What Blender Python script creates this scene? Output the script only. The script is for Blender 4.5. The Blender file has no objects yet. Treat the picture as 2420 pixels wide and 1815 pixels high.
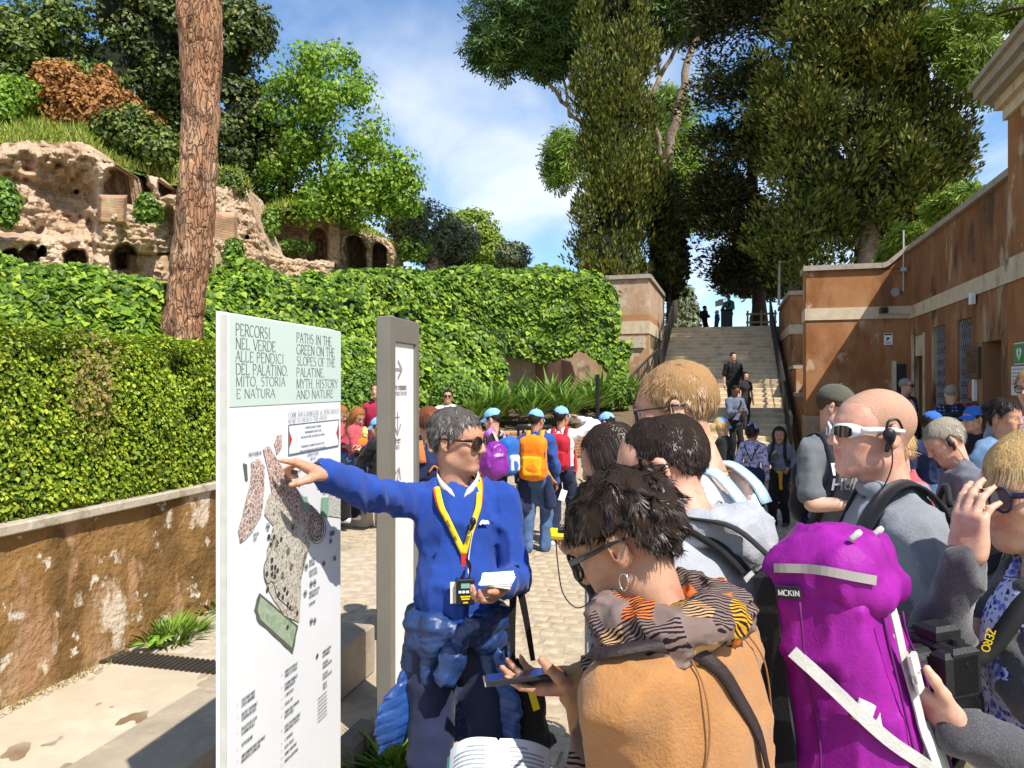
import bpy, bmesh, math, random
import numpy as np
from mathutils import Vector, Matrix

# ------------------------------------------------------------------ camera, sky, sun, exposure
sc = bpy.context.scene
FPX, CX, CY, CZ = 1750.0, 1210.0, 907.0, 1.8          # lens in photo pixels, eye height in metres
cam_d = bpy.data.cameras.new('camera'); cam = bpy.data.objects.new('camera', cam_d)
sc.collection.objects.link(cam); sc.camera = cam
cam.location = (0, 0, CZ); cam.rotation_euler = (math.pi/2, 0, 0)
cam_d.sensor_width = 36; cam_d.lens = 36*FPX/2420; cam_d.clip_start = .05; cam_d.clip_end = 3000

SUN_EL, SUN_AZ = 53.0, 143.0                            # azimuth clockwise from +Y
w = bpy.data.worlds.new('World'); sc.world = w; w.use_nodes = True
nt = w.node_tree; nt.nodes.clear()
def N(tree, typ, **kw):
    n = tree.nodes.new(typ)
    for k, v in kw.items(): setattr(n, k, v)
    return n
out = N(nt, 'ShaderNodeOutputWorld'); bg = N(nt, 'ShaderNodeBackground')
sky = N(nt, 'ShaderNodeTexSky', sky_type='NISHITA', sun_disc=False)
sky.sun_elevation = math.radians(SUN_EL); sky.sun_rotation = math.radians(SUN_AZ)
sky.altitude = 40; sky.air_density = 1.0; sky.dust_density = .35; sky.ozone_density = 2.2
bg.inputs['Strength'].default_value = .135
# thin streaked cloud sheet, laid out on a plane high above the ground
tc = N(nt, 'ShaderNodeTexCoord'); sep = N(nt, 'ShaderNodeSeparateXYZ'); nt.links.new(tc.outputs['Generated'], sep.inputs[0])
def M2(op, a, b, clamp=False):
    n = N(nt, 'ShaderNodeMath', operation=op, use_clamp=clamp)
    for i, v in enumerate((a, b)):
        if isinstance(v, (int, float)): n.inputs[i].default_value = v
        else: nt.links.new(v, n.inputs[i])
    return n.outputs[0]
zz = M2('MAXIMUM', M2('ADD', sep.outputs['Z'], .10), .03)
cmb = N(nt, 'ShaderNodeCombineXYZ')
nt.links.new(M2('DIVIDE', sep.outputs['X'], zz), cmb.inputs[0]); nt.links.new(M2('DIVIDE', sep.outputs['Y'], zz), cmb.inputs[1])
mp = N(nt, 'ShaderNodeMapping'); nt.links.new(cmb.outputs[0], mp.inputs[0])
mp.inputs['Rotation'].default_value = (0, 0, math.radians(-28)); mp.inputs['Scale'].default_value = (1.05, .30, 1); mp.inputs['Location'].default_value = (1.35, .55, 0)
n1 = N(nt, 'ShaderNodeTexNoise'); n1.inputs['Scale'].default_value = 1.25; n1.inputs['Detail'].default_value = 7; n1.inputs['Roughness'].default_value = .52; n1.inputs['Distortion'].default_value = .5
nt.links.new(mp.outputs[0], n1.inputs['Vector'])
rmp = N(nt, 'ShaderNodeMapRange', interpolation_type='SMOOTHSTEP'); rmp.inputs['From Min'].default_value = .42; rmp.inputs['From Max'].default_value = .66
nt.links.new(n1.outputs['Fac'], rmp.inputs['Value'])
mixc = N(nt, 'ShaderNodeMix', data_type='RGBA'); mixc.inputs[7].default_value = (5.6, 5.8, 6.1, 1)
nt.links.new(M2('MULTIPLY', rmp.outputs[0], .78), mixc.inputs[0]); hs_ = N(nt, 'ShaderNodeHueSaturation'); hs_.inputs['Saturation'].default_value = 1.22; nt.links.new(sky.outputs[0], hs_.inputs['Color']); nt.links.new(hs_.outputs[0], mixc.inputs[6])
nt.links.new(mixc.outputs[2], bg.inputs['Color']); nt.links.new(bg.outputs[0], out.inputs[0])

sl = bpy.data.lights.new('sun', 'SUN'); so = bpy.data.objects.new('sun', sl); sc.collection.objects.link(so)
sl.energy = 4.9; sl.angle = math.radians(.53); sl.color = (1, .955, .88)
az, el = math.radians(SUN_AZ), math.radians(SUN_EL)
SUND = Vector((math.sin(az)*math.cos(el), math.cos(az)*math.cos(el), math.sin(el)))
so.rotation_euler = SUND.to_track_quat('Z', 'Y').to_euler(); so.location = (8, -8, 14)
vs = sc.view_settings; vs.view_transform = 'Standard'; vs.look = 'None'; vs.gamma = 1; vs.exposure = .62; vs.use_curve_mapping = False
sc.cycles.max_bounces = 5; sc.cycles.diffuse_bounces = 2; sc.cycles.glossy_bounces = 2; sc.cycles.transparent_max_bounces = 6
sc.cycles.use_denoising = True

# ------------------------------------------------------------------ helpers
def P(px, py, d): return np.array(((px-CX)/FPX*d, d, CZ-(py-CY)/FPX*d))
def proj(p): return CX+FPX*p[0]/p[1], CY+FPX*(CZ-p[2])/p[1]
def V3(*a): return np.array(a, float)
def nrm(v):
    v = np.asarray(v, float); return v/max(1e-9, np.linalg.norm(v))
AX = nrm((.284, .959, 0)); CR = nrm((.959, -.284, 0)); UP = V3(0, 0, 1)     # along the stairs / across them
col = sc.collection
MATS = {}

def _rgb(c): return (c[0], c[1], c[2], 1)
def mat(name, c, rough=.75, layers=(), bump=0, bscale=40, bdist=.01, metal=0, spec=.35, var=.12, vscale=6, sheen=0, trans=0, island=None, coat=0, bstretch=(1,1,1), sss=0):
    """principled material; layers = (colour, scale, lo, hi, stretch[, detail]) noise patches laid over the base colour"""
    if name in MATS: return MATS[name]
    m = bpy.data.materials.new(name); MATS[name] = m; m.use_nodes = True; t = m.node_tree; t.nodes.clear()
    o = N(t, 'ShaderNodeOutputMaterial'); b = N(t, 'ShaderNodeBsdfPrincipled')
    tcn = N(t, 'ShaderNodeTexCoord')
    cur = None
    def mixin(fac, colA, colB, blend='MIX'):
        x = N(t, 'ShaderNodeMix', data_type='RGBA', blend_type=blend)
        for sock, v in ((0, fac), (6, colA), (7, colB)):
            if hasattr(v, 'default_value') or hasattr(v, 'is_linked'): t.links.new(v, x.inputs[sock])
            else: x.inputs[sock].default_value = v if sock == 0 else _rgb(v)
        return x.outputs[2]
    def noise(scale, stretch=(1,1,1), detail=5, off=0):
        mpn = N(t, 'ShaderNodeMapping'); mpn.inputs['Scale'].default_value = stretch; mpn.inputs['Location'].default_value = (off, off*.7, off*1.3)
        t.links.new(tcn.outputs['Object'], mpn.inputs[0])
        nn = N(t, 'ShaderNodeTexNoise'); nn.inputs['Scale'].default_value = scale; nn.inputs['Detail'].default_value = detail; nn.inputs['Roughness'].default_value = .62
        t.links.new(mpn.outputs[0], nn.inputs['Vector']); return nn.outputs['Fac']
    if island is not None:
        g = N(t, 'ShaderNodeNewGeometry'); r = N(t, 'ShaderNodeValToRGB'); cr = r.color_ramp
        cols = [c]+list(island)
        cr.elements[0].position = 0; cr.elements[0].color = _rgb(cols[0]); cr.elements[1].position = 1; cr.elements[1].color = _rgb(cols[-1])
        for i in range(1, len(cols)-1):
            e = cr.elements.new(i/(len(cols)-1)); e.color = _rgb(cols[i])
        t.links.new(g.outputs['Random Per Island'], r.inputs[0]); cur = r.outputs[0]
    else:
        cur = c
    if var > 0:
        nf = noise(vscale); mr = N(t, 'ShaderNodeMapRange'); mr.inputs[1].default_value = .3; mr.inputs[2].default_value = .7
        mr.inputs[3].default_value = 1-var; mr.inputs[4].default_value = 1+var; t.links.new(nf, mr.inputs[0])
        hv = N(t, 'ShaderNodeHueSaturation'); t.links.new(mr.outputs[0], hv.inputs['Value'])
        if isinstance(cur, tuple): hv.inputs['Color'].default_value = _rgb(cur)
        else: t.links.new(cur, hv.inputs['Color'])
        cur = hv.outputs[0]
    for i, L in enumerate(layers):
        lc, ls, lo, hi = L[:4]; st = L[4] if len(L) > 4 else (1,1,1); det = L[5] if len(L) > 5 else 6
        nf = noise(ls, st, det, off=3.7*(i+1)); mr = N(t, 'ShaderNodeMapRange', interpolation_type='SMOOTHSTEP')
        mr.inputs[1].default_value = lo; mr.inputs[2].default_value = hi; t.links.new(nf, mr.inputs[0])
        cur = mixin(mr.outputs[0], cur, lc)
    if isinstance(cur, tuple): b.inputs['Base Color'].default_value = _rgb(cur)
    else: t.links.new(cur, b.inputs['Base Color'])
    b.inputs['Roughness'].default_value = rough; b.inputs['Metallic'].default_value = metal; b.inputs['Specular IOR Level'].default_value = spec
    if sheen: b.inputs['Sheen Weight'].default_value = sheen
    if coat: b.inputs['Coat Weight'].default_value = coat
    if sss:
        b.inputs['Subsurface Weight'].default_value = sss; b.inputs['Subsurface Radius'].default_value = (.010, .004, .002); b.inputs['Subsurface Scale'].default_value = 1
    if bump:
        nf = noise(bscale, bstretch, 6, off=9.1); bp = N(t, 'ShaderNodeBump'); bp.inputs['Strength'].default_value = bump; bp.inputs['Distance'].default_value = bdist
        t.links.new(nf, bp.inputs['Height']); t.links.new(bp.outputs[0], b.inputs['Normal'])
    sh = b.outputs[0]
    if trans:
        tr = N(t, 'ShaderNodeBsdfTranslucent')
        if isinstance(cur, tuple): tr.inputs[0].default_value = _rgb(cur)
        else: t.links.new(cur, tr.inputs[0])
        mx = N(t, 'ShaderNodeMixShader'); mx.inputs[0].default_value = trans
        t.links.new(b.outputs[0], mx.inputs[1]); t.links.new(tr.outputs[0], mx.inputs[2]); sh = mx.outputs[0]
    t.links.new(sh, o.inputs[0]); m['bsdf'] = b.name
    return m

def glass_mat(name, c=(.02,.02,.025)):
    return mat(name, c, rough=.06, spec=.7, var=0, coat=.5)

def mesh_data(name, V, F, mats=(), smooth=False, mi=None):
    """V (n,3); F a list of index arrays (m,3)/(m,4) or one"""
    me = bpy.data.meshes.new(name)
    V = np.ascontiguousarray(V, dtype=np.float32)
    Fs = F if isinstance(F, list) and len(F) and np.ndim(F[0]) == 2 else [F]
    Fs = [np.asarray(f, np.int32) for f in Fs if len(f)]
    me.vertices.add(len(V)); me.vertices.foreach_set('co', V.ravel())
    nl = sum(f.size for f in Fs); npoly = sum(len(f) for f in Fs)
    me.loops.add(nl); me.polygons.add(npoly)
    if npoly:
        me.loops.foreach_set('vertex_index', np.concatenate([f.ravel() for f in Fs]))
        tot = np.concatenate([np.full(len(f), f.shape[1], np.int32) for f in Fs])
        st = np.concatenate([[0], np.cumsum(tot)[:-1]]).astype(np.int32)
        me.polygons.foreach_set('loop_start', st); me.polygons.foreach_set('loop_total', tot)
        me.polygons.foreach_set('use_smooth', np.full(npoly, bool(smooth)))
        if mi is not None: me.polygons.foreach_set('material_index', np.asarray(mi, np.int32))
    for m in mats: me.materials.append(m)
    me.update(calc_edges=True)
    return me

def link(name, me, parent=None):
    o = bpy.data.objects.new(name, me); col.objects.link(o)
    if parent is not None: o.parent = parent
    return o
def obj(name, V, F, m, parent=None, smooth=False, mi=None):
    ms = m if isinstance(m, (list, tuple)) else [m]
    return link(name, mesh_data(name, V, F, ms, smooth, mi), parent)
def tag(o, label=None, cat=None, group=None, kind=None):
    for k, v in (('label', label), ('category', cat), ('group', group), ('kind', kind)):
        if v: o[k] = v
    return o
def thing(name, label, cat, loc=(0,0,0), group=None, rz=0):
    o = bpy.data.objects.new(name, None); col.objects.link(o); o.empty_display_size = .1
    o.location = loc; o.rotation_euler = (0, 0, rz); return tag(o, label, cat, group)

class MB:
    """collects shapes into one mesh"""
    def __init__(s): s.V = []; s.F4 = []; s.F3 = []; s.n = 0; s.m4 = []; s.m3 = []
    def add(s, V, F, mi=0):
        V = np.asarray(V, float); F = np.asarray(F, int)
        s.V.append(V)
        if len(F):
            if F.shape[1] == 4: s.F4.append(F+s.n); s.m4 += [mi]*len(F)
            else: s.F3.append(F+s.n); s.m3 += [mi]*len(F)
        s.n += len(V); return s
    def box(s, c, h, R=None, mi=0, taper=1.0):
        """box centre c, half sizes h, axes R columns"""
        pts = np.array([(x, y, z) for z in (-1, 1) for y in (-1, 1) for x in (-1, 1)], float)
        pts[pts[:, 2] > 0, :2] *= taper
        pts = pts*np.asarray(h)
        if R is not None: pts = pts @ np.asarray(R).T
        F = [(0,2,3,1),(4,5,7,6),(0,1,5,4),(2,6,7,3),(0,4,6,2),(1,3,7,5)]
        return s.add(pts+np.asarray(c), F, mi)
    def bevbox(s, c, h, b, R=None, mi=0):
        """box with chamfered edges (top and sides)"""
        h = np.asarray(h, float); V = []; rings = [(-h[2], 0), (-h[2]+b, b), (h[2]-b, b), (h[2], 0)]
        for z, e in rings:
            x, y = h[0]-(b-e), h[1]-(b-e); k = b*.999
            V += [(-x+k*(e>0)*.0+0, -y, z), (x, -y, z), (x, y, z), (-x, y, z)]
        V = np.array(V); F = [(3,2,1,0), (12,13,14,15)]
        for r in range(3):
            for i in range(4):
                j = (i+1) % 4; F.append((r*4+i, r*4+j, r*4+4+j, r*4+4+i))
        if R is not None: V = V @ np.asarray(R).T
        return s.add(V+np.asarray(c), F, mi)
    def tube(s, pts, r, n=8, cap=True, mi=0):
        pts = np.asarray(pts, float); k = len(pts); r = np.full(k, r) if np.isscalar(r) else np.asarray(r, float)
        T = np.gradient(pts, axis=0); T /= np.maximum(1e-9, np.linalg.norm(T, axis=1))[:, None]
        ref = V3(0, 0, 1) if abs(T[0][2]) < .9 else V3(1, 0, 0)
        u = nrm(np.cross(T[0], ref)); V = []; a = np.linspace(0, 2*np.pi, n, endpoint=False)
        for i in range(k):
            u = nrm(u-T[i]*np.dot(u, T[i])); v = np.cross(T[i], u)
            V.append(pts[i]+r[i]*(np.cos(a)[:, None]*u+np.sin(a)[:, None]*v))
        V = np.concatenate(V); F = []
        for i in range(k-1):
            for j in range(n):
                F.append((i*n+j, i*n+(j+1) % n, (i+1)*n+(j+1) % n, (i+1)*n+j))
        if cap:
            V = np.concatenate([V, pts[:1], pts[-1:]]); c0 = k*n; F3 = []
            for j in range(n):
                F3.append((c0, (j+1) % n, j)); F3.append((c0+1, (k-1)*n+j, (k-1)*n+(j+1) % n))
            b = s.n; s.add(V, F, mi); s.F3.append(np.array(F3)+b); s.m3 += [mi]*len(F3)
            return s
        return s.add(V, F, mi)
    def ribbon(s, pts, nrmls, wd, th, mi=0):
        """flat strap of width wd and thickness th along pts, lying across nrmls"""
        pts = np.asarray(pts, float); k = len(pts); wd = np.full(k, wd) if np.isscalar(wd) else np.asarray(wd)
        T = np.gradient(pts, axis=0); V = []
        for i in range(k):
            t = nrm(T[i]); n_ = nrm(np.asarray(nrmls[i])-t*np.dot(nrmls[i], t)); b = np.cross(t, n_)
            for sx, sn in ((-1, 0), (1, 0), (1, 1), (-1, 1)): V.append(pts[i]+b*sx*wd[i]/2+n_*sn*th)
        F = [(0, 1, 2, 3), (4*k-1, 4*k-2, 4*k-3, 4*k-4)]
        for i in range(k-1):
            for j in range(4): F.append((i*4+j, (i+1)*4+j, (i+1)*4+(j+1) % 4, i*4+(j+1) % 4))
        return s.add(np.array(V), F, mi)
    def prism(s, poly, n_, th, mi=0):
        """polygon points (convex fan) extruded by th along n_"""
        poly = np.asarray(poly, float); k = len(poly); n_ = np.asarray(n_, float)*th
        V = np.concatenate([poly, poly+n_]); c0, c1 = poly.mean(0), poly.mean(0)+n_
        V = np.concatenate([V, [c0, c1]]); F3 = []
        for i in range(k):
            j = (i+1) % k; F3 += [(2*k, j, i), (2*k+1, k+i, k+j), (i, j, k+j), (i, k+j, k+i)]
        return s.add(V, F3, mi)
    def ball(s, c, r, n=10, mi=0, R=None):
        r = np.ones(3)*r; V = []; F = []
        for i in range(n+1):
            th = math.pi*i/n
            for j in range(n): ph = 2*math.pi*j/n; V.append((math.sin(th)*math.cos(ph), math.sin(th)*math.sin(ph), math.cos(th)))
        for i in range(n):
            for j in range(n): F.append((i*n+j, (i+1)*n+j, (i+1)*n+(j+1) % n, i*n+(j+1) % n))
        V = np.array(V)*r
        if R is not None: V = V @ np.asarray(R).T
        return s.add(V+np.asarray(c), F, mi)
    def build(s, name, m, parent=None, smooth=False):
        V = np.concatenate(s.V) if s.V else np.zeros((0, 3)); F = []
        mi = s.m4+s.m3
        if s.F4: F.append(np.concatenate(s.F4))
        if s.F3: F.append(np.concatenate(s.F3))
        return obj(name, V, F, m, parent, smooth, mi if any(mi) else None)

def basis(x, y, z=None):
    x = nrm(x); y = nrm(np.asarray(y)-x*np.dot(x, y)); z = np.cross(x, y); return np.stack([x, y, z], 1)
RS = basis(CR, AX)                                        # axes of the stairs and the buildings
_pn = {}
def vnoise(Pt, scale, seed=0):
    """smooth value noise in [-1,1] at points (...,3)"""
    if seed not in _pn: _pn[seed] = np.random.default_rng(seed).uniform(-1, 1, (32, 32, 32)).astype(np.float32)
    L = _pn[seed]; q = np.asarray(Pt)*scale; i = np.floor(q).astype(int); f = q-i; f = f*f*(3-2*f); i &= 31; j = (i+1) & 31
    x0, y0, z0 = i[..., 0], i[..., 1], i[..., 2]; x1, y1, z1 = j[..., 0], j[..., 1], j[..., 2]; fx, fy, fz = f[..., 0], f[..., 1], f[..., 2]
    a = L[x0, y0, z0]*(1-fx)+L[x1, y0, z0]*fx; b = L[x0, y1, z0]*(1-fx)+L[x1, y1, z0]*fx
    c = L[x0, y0, z1]*(1-fx)+L[x1, y0, z1]*fx; d = L[x0, y1, z1]*(1-fx)+L[x1, y1, z1]*fx
    return (a*(1-fy)+b*fy)*(1-fz)+(c*(1-fy)+d*fy)*fz
def fbm(Pt, scale, seed=0, octs=4):
    r = 0; a = 1.0
    for o_ in range(octs): r = r+a*vnoise(np.asarray(Pt)+17.3*o_, scale*2**o_, seed); a *= .5
    return r

# ------------------------------------------------------------------ foliage
LEAF = (np.array([(0,0,0), (.36,.45,.10), (0,1,0), (-.36,.45,.10)]), np.array([(0,1,2),(0,2,3)]))
IVY = (np.array([(0,0,.0), (.52,.08,.10), (.46,.48,.09), (0,1,-.06), (-.46,.48,.09), (-.52,.08,.10)]), np.array([(0,1,2),(0,2,3),(0,3,4),(0,4,5)]))
SPRAY = (np.array([(0,0,0), (.16,.5,.05), (0,1,0), (-.16,.5,.05), (0,.25,0), (.42,.72,.06), (.2,.85,0), (-.42,.66,.06), (-.2,.8,0)]), np.array([(0,1,2),(0,2,3),(4,5,6),(4,8,7)]))
NEEDLE = (np.array([(0,0,0), (.20,.45,.07), (0,1,0), (-.20,.45,.07)]), np.array([(0,1,2),(0,2,3)]))
TUFT = (np.array([(0,0,0), (.06,1,0), (-.06,1,.02), (.55,.84,.1), (.48,.93,.1), (-.55,.84,.1), (-.48,.93,.1), (.1,.85,.5), (-.1,.9,.55)]), np.array([(0,1,2),(0,3,4),(0,6,5),(0,7,8)]))
BLADE = (np.array([(-.05,0,0), (.05,0,0), (.045,.5,.06), (-.045,.5,.06), (0,1,.34)]), np.array([(0,1,2),(0,2,3),(3,2,4)]))
def unit(A): return A/np.maximum(1e-9, np.linalg.norm(A, axis=-1, keepdims=True))
def leaves(tpl, Pt, T, Nn, S):
    """one leaf per point: T its direction, Nn its face normal, S its length"""
    tv, tf = tpl; Pt = np.asarray(Pt, float); T = unit(np.asarray(T, float)); U = unit(np.cross(T, Nn)); W = np.cross(U, T)
    S = np.broadcast_to(np.asarray(S, float), (len(Pt),))[:, None, None]
    V = Pt[:, None, :]+S*(tv[None, :, 0:1]*U[:, None, :]+tv[None, :, 1:2]*T[:, None, :]+tv[None, :, 2:3]*W[:, None, :])
    F = tf[None]+(np.arange(len(Pt))*len(tv))[:, None, None]
    return V.reshape(-1, 3), F.reshape(-1, 3)
def rand_dirs(rng, n): return unit(rng.normal(size=(n, 3)))
def crown_pts(rng, ells, nclump, per, cr, flat=.75, shell=.55, bulge=None):
    """leaf points clumped inside ellipsoids ells = [(centre, radii, weight)]; bulge = (count, radius, stretch) gathers the clumps into larger boughs"""
    wts = np.array([e[2] for e in ells], float); wts /= wts.sum(); PP = []; NN = []
    for (c, r, _), wq in zip(ells, wts):
        k = max(1, int(nclump*wq)); dr = rand_dirs(rng, k); rad = rng.uniform(shell, 1, (k, 1))**.5
        cc = np.asarray(c)+dr*rad*np.asarray(r); cs = cr*rng.uniform(.55, 1.35, (k, 1, 1))
        if bulge:
            nb = max(2, int(bulge[0]*wq)); bc = rand_dirs(rng, nb); bw = bulge[1]*rng.uniform(.6, 1.3, nb); j = rng.integers(0, nb, k); d2 = unit(rand_dirs(rng, k)+.7*bc[j])
            cc = np.asarray(c)+bc[j]*np.asarray(r)*rng.uniform(.55, .98, nb)[j][:, None]+d2*(bw[j]*rng.uniform(.6, 1, k))[:, None]*np.array([1, 1, bulge[2]]); dr = d2
        dd = rand_dirs(rng, k*per).reshape(k, per, 3); rr = rng.uniform(.35, 1, (k, per, 1))**.5
        PP.append((cc[:, None]+dd*rr*cs*np.array([1, 1, flat])).reshape(-1, 3)); NN.append((dd+.5*dr[:, None]+np.array([0, 0, .35])).reshape(-1, 3))
    return np.concatenate(PP), unit(np.concatenate(NN))
def foliage(name, m, Pt, Nn, size, rng, tpl=LEAF, droop=.3, parent=None, jit=.7, kind=None):
    n = len(Pt); T = unit(np.cross(Nn, rand_dirs(rng, n))+np.array([0, 0, -droop])+.15*rand_dirs(rng, n)); Nf = unit(Nn+jit*rand_dirs(rng, n))
    V, F = leaves(tpl, Pt, T, Nf, size*rng.uniform(.6, 1.35, n)); o = obj(name, V, F, m, parent)
    if kind: o['kind'] = kind
    return o
def limbs(mb, rng, base, top, r0, r1, n=7, wob=.06, sides=9):
    base, top = np.asarray(base, float), np.asarray(top, float); t = np.linspace(0, 1, n)[:, None]; L = np.linalg.norm(top-base)
    pts = base+(top-base)*t; pts[1:-1] += rng.normal(size=(n-2, 3))*wob*L*np.array([1, 1, .3]); mb.tube(pts, r0+(r1-r0)*t[:, 0]**.8, sides)
    return pts
# ------------------------------------------------------------------ the setting: ground, terraces, slope
rng = np.random.default_rng(5)
def settle(root, keep_z=None):
    """move an Empty that was filled in world coordinates to the base of its thing"""
    pts = []
    for ch in root.children:
        if ch.type == 'MESH' and len(ch.data.vertices):
            a = np.empty(len(ch.data.vertices)*3, np.float32); ch.data.vertices.foreach_get('co', a); a = a.reshape(-1, 3)
            pts.append(a.min(0)); pts.append(a.max(0))
    pts = np.array(pts); lo, hi = pts.min(0), pts.max(0)
    b = Vector(((lo[0]+hi[0])/2, (lo[1]+hi[1])/2, lo[2] if keep_z is None else keep_z)); root.location = b
    for ch in root.children: ch.location = -b
    return root

m_sand = mat('sandy_ground', (.36,.29,.20), .95, [((.26,.20,.13), 2.0, .45, .7), ((.44,.38,.27), 9, .5, .75)], bump=.5, bscale=60)
gs = 1500
ground = obj('ground', [(-gs,-300,0),(gs,-300,0),(gs,gs,0),(-gs,gs,0)], [(0,1,2,3)], m_sand); tag(ground, kind='structure')
m_cob = mat('paving_stone', (.42,.335,.225), .85, [((.27,.225,.17), 3, .45, .75), ((.50,.43,.33), 14, .55, .8)], bump=.35, bscale=70, var=.25, vscale=7)
cob_all = []
def stone_V(c, hx, hy, h, R, rr):
    j = rr.uniform(-.17, .17, (4, 2))*np.array([hx, hy]); b = np.array([(-hx,-hy),(hx,-hy),(hx,hy),(-hx,hy)])+j
    t = b*.90+rr.uniform(-.006, .006, (4, 2)); z = h*rr.uniform(.55, 1.2); tilt = rr.uniform(-.006, .006, 4)
    V = [(x, y, -.004) for x, y in b]+[(x*1.0, y*1.0, z*.55) for x, y in b*.965]+[(x, y, z+tl) for (x, y), tl in zip(t, tilt)]
    return np.array(V) @ R.T+c
F_STONE = np.array([(0,1,5,4),(1,2,6,5),(2,3,7,6),(3,0,4,7),(4,5,9,8),(5,6,10,9),(6,7,11,10),(7,4,8,11),(8,9,10,11)])
rr = np.random.default_rng(11)
for iv in range(0, 92):
    v = 2.2+iv*.158
    for iu in range(-60, 80):
        u = iu*.122+(iv % 2)*.06+rr.uniform(-.012, .012)
        c = V3(*( (CR*u+AX*v)[:2] ), 0)
        c[:2] += rr.normal(size=2)*.006
        if c[1] < 2.2 or c[1] > 13.8: continue
        px = CX+FPX*c[0]/c[1]
        if px < 690 or px > 2480: continue
        if c[0] < -.95+.2*(c[1]-2.5) and c[1] < 6: continue
        cob_all.append((c, px, CY+FPX*CZ/c[1]))
def show(c, px, py):
    ok = (745 < px < 885 and py > 1170) or (1105 < px < 1420 and 1150 < py < 1500) or (1050 < px < 1320 and 1500 <= py < 1830) or (740 < px < 1000 and py > 1640)
    return (0 if ok else 1e6)-py
cob_all.sort(key=lambda q: show(*q))
mbs = MB()
for k, (c, px, py) in enumerate(cob_all):
    Vs = stone_V(c*0 if k < 300 else c, rr.uniform(.048, .060), rr.uniform(.062, .077), .010, RS, rr)
    if k < 300:
        o = obj('paving_stone', Vs, F_STONE, m_cob, ground); o.location = c
    else: mbs.add(Vs, F_STONE)
mbs.build('paving_stones', m_cob, ground)['kind'] = 'stuff'
# left strip: smooth concrete, drain grate, flat slabs by the wall
m_conc = mat('smooth_concrete', (.50,.42,.31), .8, [((.19,.12,.065), 5.5, .60, .62, (1,.55,1), 2), ((.42,.35,.25), 1.3, .4, .7)], bump=.12, bscale=50)
WD = nrm((.2425, .970, 0)); WN = nrm((.970, -.2425, 0)); WA = V3(-2.82, 4.08, 0)       # low wall line and its outward normal
RW = basis(WN, WD)
def W(s, n_, z): return WA+WD*s+WN*n_+UP*z
strip = obj('concrete_path', [W(-3,0,.004), W(-3,1.35,.004), W(.72,1.35,.004), W(.72,0,.004)], [(0,1,2,3)], m_conc); tag(strip, kind='structure')
m_slab = mat('flat_slab', (.42,.35,.26), .85, [((.31,.25,.17), 5, .45, .75), ((.50,.43,.33), 16, .5, .8)], bump=.3, bscale=45, var=.2, vscale=3)
pav = obj('pavement', [W(.72,0,.003), W(.72,1.35,.003), W(3.9,1.35,.003), W(3.9,0,.003)], [(0,1,2,3)], m_sand); tag(pav, kind='structure')
for i in range(15):
    for j in range(6):
        Vs = stone_V(V3(0,0,0), .105, .10, .016, RW, rr); o = obj('paving_slab', Vs, F_STONE, m_slab, pav); o.location = W(.98+i*.205+.09*(j % 2), .1+j*.222, 0)
m_iron = mat('dark_iron', (.05,.043,.036), .6, bump=.3, bscale=60, metal=.3)
gr = thing('drain_grate', 'dark iron drain grate across the path by the stained wall', 'grate')

for fx in (.02, .96): mb = MB(); mb.box(W(.80, fx, .011), (.02,.105,.011), RW); mb.build('frame', m_iron, gr)
for i in range(24):
    mb = MB(); mb.box(W(.80, .06+i*.038, .013), (.010,.085,.013), RW); mb.build('bar', m_iron, gr)
settle(gr)
# low bench of stone slabs in front of it
m_bench = mat('grey_slab', (.34,.28,.20), .75, [((.22,.18,.13), 2.5, .45, .75), ((.44,.38,.29), 20, .55, .8)], bump=.25, bscale=30)
bn = thing('stone_kerb', 'long low kerb of big stone slabs left of the map board', 'kerb')
for i in range(4):
    mb = MB(); mb.bevbox(V3(-1.50, 2.99, .15)+WD*(-2.17+i*1.12), (.225, .552, .15), .012, RW); mb.build('slab', m_bench, bn)
settle(bn)
for (px, py, d, h, lab) in ((842, 1735, 3.45, (.055,.12,.10), 'dark rounded stone block on the ground behind the map board'), (822, 1530, 4.6, (.05,.09,.05), 'small dark stone block behind the right edge of the map board')):
    mb = MB(); mb.bevbox((0,0,h[2]), h, .03, RS); o = mb.build('stone_block', mat('dark_stone', (.13,.105,.08), .85, bump=.4, bscale=25)); p_ = P(px, 907, d); o.location = (p_[0], p_[1], 0); tag(o, lab, 'stone')
# pale kerb pieces near the seated children
m_trav = mat('travertine', (.52,.45,.34), .8, [((.36,.29,.2), 4, .5, .75)], bump=.3, bscale=30)
for k, (px, py, d) in enumerate(((752, 1255, 9.05), (797, 1232, 9.4), (840, 1210, 9.9))):
    mb = MB(); mb.bevbox((0,0,.10), (.19,.12,.10), .04, basis((.93,.36,0), (-.36,.93,0))); o = mb.build('kerb_stone', m_trav); p_ = P(px, 907, d); o.location = (p_[0], p_[1], 0)
    tag(o, ['rounded kerb stone partly hidden by the map board', 'middle pale rounded kerb stone between map board and grey pylon', 'rounded kerb stone touching the grey pylon on its left'][k], 'kerb stone')
for k, (px, d, hx, z0_, hz, lab) in enumerate(((790, 9.9, .36, 0, .39, 'pale stone block bench under the seated red haired girls'), (858, 9.5, .18, 0, .27, 'low pale stone step beside the children\'s bench'))):
    mb = MB(); mb.bevbox((0,0,hz), (hx,.24,hz), .02, RS); o = mb.build('stone_bench', m_trav); p_ = P(px, 907, d); o.location = (p_[0], p_[1], z0_); tag(o, lab, 'bench')

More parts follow.
